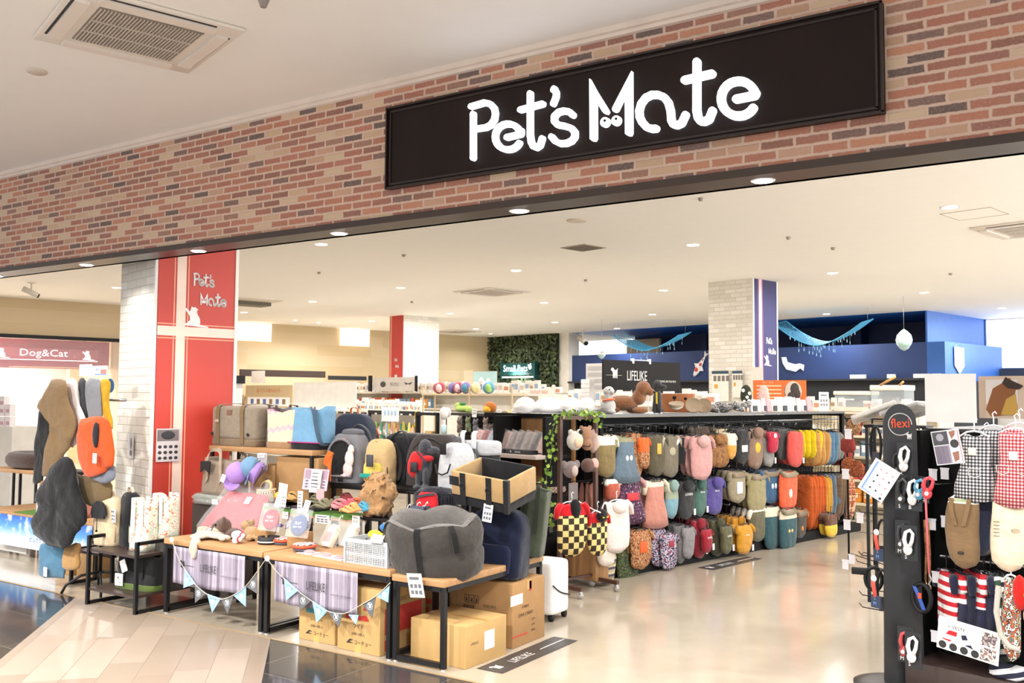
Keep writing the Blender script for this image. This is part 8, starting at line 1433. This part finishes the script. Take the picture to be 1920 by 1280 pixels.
for i, (x, y0, y1, c) in enumerate(((699, 790, 822, '#8fb04a'), (710, 790, 824, '#2f8f6d'), (720, 792, 824, '#9fc3cf'), (730, 790, 826, '#e2a2a2'), (741, 792, 826, '#c98a5c'), (751, 790, 828, '#e3c84a'), (762, 792, 830, '#efe07a'), (775, 770, 800, '#e6c81e'), (768, 800, 828, '#e9b7ae'))):
    a, zt = gb(x, y0, 7.8); _, zb = gb(x, y1, 7.8); t = thing('hanging_pouch', ('lime', 'green', 'pale blue', 'pink', 'orange brown', 'yellow', 'light yellow', 'bright yellow upper', 'salmon')[i]+' pouch hanging in the row behind the black carriers', 'pouch', g(a, 7.85, zb), RG); m = MB(); soft(m, [(0, .8, .6), (.01, 1, 1), ((zt-zb)*.8, .9, .6), (zt-zb, .4, .2)], .055, .03, 4, n=14); m.obj('pouch', plain(c, .4), t); MB().box(-.02, .02, -.019, -.015, (zt-zb)*.3, (zt-zb)*.5).obj('white_label', PAPER, t)
standee('white leaflet with blue drawings in front of the yellow pouches', 716, 748, 763, 790, 7.7, '#e9edf0', lambda m, w, h, y: ([m.ball((-w*.6+w*.4*i, y, h*.6), (w*.12, .003, h*.2)) for i in range(4)], [plain('#a9cbe0', .5)])[-1])
# ---------------------------------------------------------------- right background shelving
EB = 13.2; aE0, aE1 = A_(1560, EB), A_(1760, EB); ZE = Zb(1650, 770, EB)
shelf_unit('cream metal shelving with small goods behind the black stand', aE0, aE1, EB, EB+.5, ZE, (.25, .65, 1.0, ZE), CS)
for z, pr, l in ((.25, P_white, 'lowest'), (.65, P_small, 'middle'), (1.0, P_small, 'upper')): fill(aE0+.1, aE1-.1, EB+.05, z, pr, 'small item on the %s board of the cream shelving' % l, 'small items on the %s cream board' % l, .03)
def tank(label, x0, x1, y0, y1, b):
    a0, a1 = A_(x0, b, y0), A_(x1, b, y0); zt = Zb((x0+x1)/2, y0, b); zb = Zb((x0+x1)/2, y1, b); w = (a1-a0)/2; h = zt-zb
    t = thing('plastic_tank', label, 'tank', g((a0+a1)/2, b, zb), RG); MB().box(-w*.95, w*.95, -.14, .14, 0, h*.85).obj('clear_walls', clear('#dfe9ee', .3), t); MB().box(-w, w, -.16, .16, h*.78, h, bev=.01).obj('lid', plain('#eae5d6', .4), t); MB().box(-w, w, -.15, .15, -.02, .03).obj('base', plain('#dcd5c2', .5), t); MB().box(-w*.5, w*.3, -.05, .05, .03, h*.5).obj('contents', plain('#8f8a86', .6), t); return t
tank('clear plastic tank with cream lid at the left behind the black stand', 1573, 1638, 733, 767, 11.7); tank('taller clear plastic tank with white lid behind the black stand', 1641, 1706, 722, 767, 11.7)
zt_ = Zb(1640, 769, 11.7)-.02; shelf_unit('cream shelf with hanging goods carrying the plastic tanks', A_(1578, 11.7), A_(1720, 11.7), 11.5, 11.95, zt_, (.25, .55, .85, 1.12, zt_), CS)
for z in (.25, .55, .85, 1.12): fill(A_(1580, 11.6), A_(1715, 11.6), 11.6, z, P_small+P_mix, 'small pet item on the cream shelf below the plastic tanks', 'small items below the plastic tanks', .03)
for i, (x, y, rz) in enumerate(((1640, 772, .5), (1708, 770, -.2))): a, z = gb(x, y, 7.2); t = thing('wrapped_mat', ('left', 'right')[i]+' flat grey mat in clear wrap lying tilted behind the black stand', 'mat', g(a, 7.2, z-.02), (radians(-10), radians(-22 if i == 0 else -15), -GA+rz)); MB().box(-.17, .17, -.14, .14, 0, .03, bev=.008).obj('folded_mat', fabric('#a39a8c' if i == 0 else '#5f5b57', folds=2), t); MB().box(-.18, .18, -.15, .15, -.004, .036, bev=.01).obj('clear_wrap', clear('#ffffff', .25), t)
riser('narrow black rack top under the wrapped mats', *(lambda p, q: (min(p.x, q.x), max(p.x, q.x), min(p.y, q.y)-.1, max(p.y, q.y)+.1))(g(gb(1625, 780, 7.25)[0], 7.3), g(gb(1735, 780, 7.25)[0], 7.3)), 1.39, .02, mat=BLACKM)
for i, (x0, y0, x1, y1, l) in enumerate(((1650, 722, 1679, 706, 'long'), (1686, 722, 1694, 715, 'short'))): a0, z0 = gb(x0, y0, 9.2); a1, z1 = gb(x1, y1, 9.2); m = MB(); m.tube([(0, 0, 0), (a1-a0, 0, z1-z0)], .012, n=6); m.obj('wooden_stick', plain('#c99a5c', .6), loc=g(a0, 9.2, z0), rot=RG, label=l+' wooden stick sticking up above the plastic tanks', cat='stick')
for i, (x, y, c, l) in enumerate(((1590, 833, '#9b2f28', 'red glitter bundle'), (1592, 872, '#b0622a', 'orange brown bundle'), (1606, 878, '#a85a28', 'second orange bundle'), (1600, 800, '#b08a5c', 'tan twig bundle'))): a, z = gb(x, y, 8.6); m = MB(); soft(m, [(-.08, .5, .5), (-.04, 1, 1), (.04, .9, .9), (.08, .3, .3)], .15, .06, 2.5, wob=.1, seed=i, n=14); m.obj('hanging_bundle', blotch('bundle%d' % i, [c, '#5a2a20', c], 80), loc=g(a, 8.6, z), rot=RG, label=l+' hanging behind the end of the clothing rack', cat='pet goods')
t = thing('wire_rack', 'thin black wire rack between the clothing rack and the black stand', 'wire rack', g(gb(1612, 950, 8.7)[0], 8.7), RG); m = MB(); [m.tube([(x, 0, 0), (x, 0, 1.40)], .010, n=5) for x in (-.12, .14, .42)]; m.tube([(-.12, 0, 1.4), (.42, 0, 1.4)], .008, n=5); m.obj('frame', FBK, t); m = MB(); [m.tube([(-.12, 0, .3+.18*i), (.42, 0, .3+.18*i)], .002, n=4) for i in range(7)]; m.obj('mesh', FBK, t)['kind'] = 'stuff'
for i, (x, y) in enumerate(((1590, 805), (1585, 880), (1588, 975), (1612, 962), (1585, 1050), (1597, 1040))): p = GP(x, y, 8.3 if i < 4 else 6.0); o = price_tag('small white price tag on the wire hooks left of the black stand', p, 'price tags left of the black stand'); S.objects[-1].scale = (1.5,)*3 if i < 4 else (1,)*3
t = thing('wire_hooks', 'pair of long wire display hooks pointing left above the floor', 'hook', GP(1650, 1062, 6.0), RG); m = MB()
for k in (0, 1): m.tube([(.12, 0, -.0+.03*k), (-.20+.09*k, 0, .06+.02*k), (-.215+.09*k, 0, .045+.02*k)], .003, n=5); m.tube([(.12, 0, -.03+.03*k), (-.16+.09*k, 0, .015+.02*k), (-.165+.09*k, 0, .03+.02*k)], .003, n=5)
m.obj('wire', FBK, t)
# ---------------------------------------------------------------- sea-themed decorations on the blue wall
NETM = plain('#4ca8d8', .6)
def net(label, x0, y0, xm, ym, x1, y1, b):
    a0, z0 = gb(x0, y0, b); am, zm = gb(xm, ym, b); a1, z1 = gb(x1, y1, b); t = thing('fishing_net', label, 'net', g(am, b, zm), RG); m = MB(); R = random.Random(x0)
    def P(u, v): 
        a = (a0-am)*(1-u)+(a1-am)*u; z = (z0-zm)*max(0, 1-2*u)**1.7 if u < .5 else (z1-zm)*max(0, 2*u-1)**1.7
        return Vector((a, v*.5-.25, z+.10*(v-.5)+.03*abs(2*u-1)))
    nu, nv = 44, 9
    for i in range(nu+1):
        for s_ in (1, -1):
            pts = [P(min(1, max(0, (i+s_*j)/nu)), j/nv) for j in range(nv+1)]; m.tube(pts, .005, n=4)
    m.obj('mesh_cords', NETM, t)['kind'] = 'stuff'; m = MB(); m.tube([P(u/20, 0) for u in range(21)], .012, n=5); m.tube([P(u/20, 1) for u in range(21)], .012, n=5); m.obj('edge_cord', NETM, t)
    m = MB()
    for i in range(34): u = R.uniform(.1, .9); p = P(u, R.random()); L = R.uniform(.06, .28); m.box(p.x-.006, p.x+.006, p.y-.003, p.y+.003, p.z-L, p.z-L+.06); m.box(p.x-.001, p.x+.001, p.y-.001, p.y+.001, p.z-L, p.z)
    m.obj('hanging_drops', plain('#a9d9ee', .3), t)['kind'] = 'stuff'
    m = MB(); m.tube([P(0, .5), Vector((a0-am, 0, 3.5-zm))], .003, n=4); m.tube([P(1, .5), Vector((a1-am, 0, 3.5-zm))], .003, n=4); m.obj('hanging_wire', CHROME, t)
net('left light blue hanging net above the black signboard', 1160, 628, 1225, 654, 1285, 627, 18.5); net('right light blue hanging net on the blue wall', 1463, 607, 1545, 644, 1627, 603, 18.5)
def balloon(label, x, y, r, b):
    a, z = gb(x, y, b); t = thing('fish_balloon', label, 'balloon', g(a, b, z), RG); m = MB(); m.lathe([(.01, -r*1.35), (r*.5, -r*1.1), (r*.9, -r*.5), (r, 0), (r*.85, r*.6), (r*.4, r*1.1), (.01, r*1.35)], 20); m.obj('clear_skin', clear('#d8ecea', .45), t)
    m = MB(); m.ball((0, 0, r*.1), (r*.45, r*.2, r*.25)); m.prism([(r*.4, r*.1), (r*.7, r*.35), (r*.65, -r*.1)], -.01, .01); m.obj('orange_fish', plain('#d9713f', .5), t); m = MB(); m.ball((0, 0, -r*.6), (r*.6, r*.5, r*.35)); m.obj('green_plants', plain('#5f8f78', .6), t); m = MB(); m.tube([(0, 0, r*1.3), (0, 0, 3.5-z)], .003, n=4); m.obj('cord', CHROME, t)
balloon('left goldfish balloon ornament hanging above the signboard', 1128, 661, .115, 17.0); balloon('right goldfish balloon ornament hanging at the blue wall', 1695, 637, .15, 17.0)
a, z = gb(1305, 686, 19.9); t = thing('koi_ornament', 'red and white koi carp ornament on the blue wall', 'ornament', g(a, 20.05, z), (0, radians(-55), -GA)); m = MB(); soft(m, [(-.02, .1, .1), (0, 1, 1)], .01, .01) ; m = MB(); m.loft([[(x, .0+r*.4*cos(q), r*sin(q)) for q in [2*pi*i/12 for i in range(12)]] for x, r in ((-.32, .01), (-.28, .05), (-.15, .085), (.0, .08), (.15, .05), (.27, .025), (.30, .02))]); m.prism([(.28, 0), (.42, .08), (.38, .0), (.44, -.06)], -.02, .02); m.prism([(-.1, .07), (-.02, .17), (.04, .07)], -.02, .02); m.prism([(-.1, -.07), (-.04, -.17), (.04, -.07)], -.02, .02); m.obj('body', plain('#e6e2e4', .4), t)
m = MB(); m.ball((-.12, -.03, .02), (.06, .03, .06)); m.ball((.06, -.02, -.01), (.05, .03, .04)); m.ball((.2, -.01, 0), (.03, .02, .02)); m.obj('red_patches', plain('#c8402f', .4), t)
a, z = gb(1798, 672, 21.3); b_, z_ = ga(1797, 648, -8.27); _, zb_ = ga(1797, 700, -8.27); b_ = 20.55; h = 1.0
b1_, zt_ = ga(1788, 650, -8.27); b2_, _ = ga(1806, 650, -8.27); _, zlo = ga(1797, 701, -8.27); t = thing('pennant', 'white pointed pennant hanging on the window-lit blue wall side', 'pennant', g(-8.26, (b1_+b2_)/2, zt_), (0, 0, -GA+pi/2)); w_ = abs(b2_-b1_)/2; h = zt_-zlo; MB().prism([(-w_, 0), (w_, 0), (w_, -h*.7), (0, -h), (-w_, -h*.7)], -.008, 0).obj('cloth', plain('#dfe6f2', .6), t); m = MB(); m.ball((0, -.010, -h*.4), (w_*.4, .003, h*.13)); m.obj('emblem', plain('#aab7c9', .6), t); MB().tube([(-w_, -.004, 0), (0, -.004, .1), (w_, -.004, 0)], .004, n=4).obj('hanging_cord', CHROME, t)
for i, (x, y, s_) in enumerate(((1478, 684, .38),)): a, z = gb(x, y, 19.9); t = thing('cat_cutout', 'white animal silhouette cutout on the blue wall beside the column', 'cutout', g(a, 20.08, z), RG); MB().prism([(-.28, .2), (-.25, .05), (-.15, -.1), (.1, -.16), (.22, -.08), (.3, -.14), (.32, .0), (.2, .04), (.1, .02), (-.02, .05), (-.12, .08), (-.16, .2)], -.02, 0).obj('silhouette', plain('#dbe2f0', .6), t)
for i, (x0, x1, y0, y1, l) in enumerate(((1335, 1366, 695, 752, 'left'), (1373, 1392, 695, 745, 'right'))): standee(l+' white product sheet with dark header on the pale brick column', x0, x1, y0, y1, 12.74, '#ece6dc', lambda m, w, h, y: (m.box(-w, w, y, y+.003, h*.9, h, 0), [m.box(-w*.8+w*.5*i, -w*.45+w*.5*i, y, y+.003, h*.66, h*.84, 1) for i in range(4)], m.box(-w*.7, -w*.3, y, y+.003, h*.42, h*.56, 2), [plain('#2f4a5c', .5), plain('#77706a', .5), plain('#d9a53a', .5)])[-1], name='product_sheet', cat='sheet')
standee('pale pink and yellow poster low on the blue column', 1408, 1430, 688, 745, 12.5, '#ead9cf', lambda m, w, h, y: (m.box(-w*.8, w*.8, y, y+.003, h*.1, h*.2), [plain('#e3c94a', .5)])[-1], name='poster', cat='poster')
for i, x in enumerate((1590, 1605, 1660, 1710, 1725, 1745)): a, z = gb(x, 729, 19.7); MB().box(-.09, .09, -.03, .03, 0, .09).obj('small_white_card', PAPER, loc=g(a, 20.15, z-.03) if False else g(a, 20.0, 2.045-.0), rot=RG, label='small white card standing along the dark ledge under the blue wall', cat='card', group='white cards on the dark ledge')
setb('trim_4', plain('#22252c', .5), [(-19.2, -8.3, 19.9, 20.2, 2.0, 2.045)], rot=RG)
# shelving seen at the back right below the dark wall
FB = 15.5; shelf_unit('long cream shelf row in front of the dark wall band', A_(1380, FB), A_(1740, FB), FB, FB+.6, Zb(1550, 768, FB), (.4, .9, Zb(1550, 768, FB)), CS)
fill(A_(1400, FB), A_(1730, FB), FB+.1, Zb(1550, 768, FB), P_white, 'pale carton in the far row before the dark wall', 'pale cartons in the far row')
fill(A_(1400, FB), A_(1730, FB), FB+.1, .9, P_white+P_small, 'pale goods on the lower far shelf', 'goods on the lower far shelf')
HB = 11.0; shelf_unit('low white unit behind the clothing rack holding white goods', A_(1050, HB), A_(1395, HB), HB, HB+.5, Zb(1200, 758, HB), (.5, 1.0, Zb(1200, 758, HB)))
fill(A_(1060, HB), A_(1330, HB), HB+.1, Zb(1200, 758, HB), P_white, 'white carton behind the toys on the clothing rack', 'white cartons behind the clothing rack')
for o in protos_all: bpy.data.objects.remove(o)
# photographic paper towers left of the signboard
standee('white and grey leaflet tower right of the small pets wall', 1099, 1136, 681, 735, 8.0, '#ddd8d0', lambda m, w, h, y: ([m.box(-w*.8, w*.8, y, y+.003, h*(.1+.22*i), h*(.24+.22*i)) for i in range(4)], [plain('#bdb8b2', .5)])[-1])
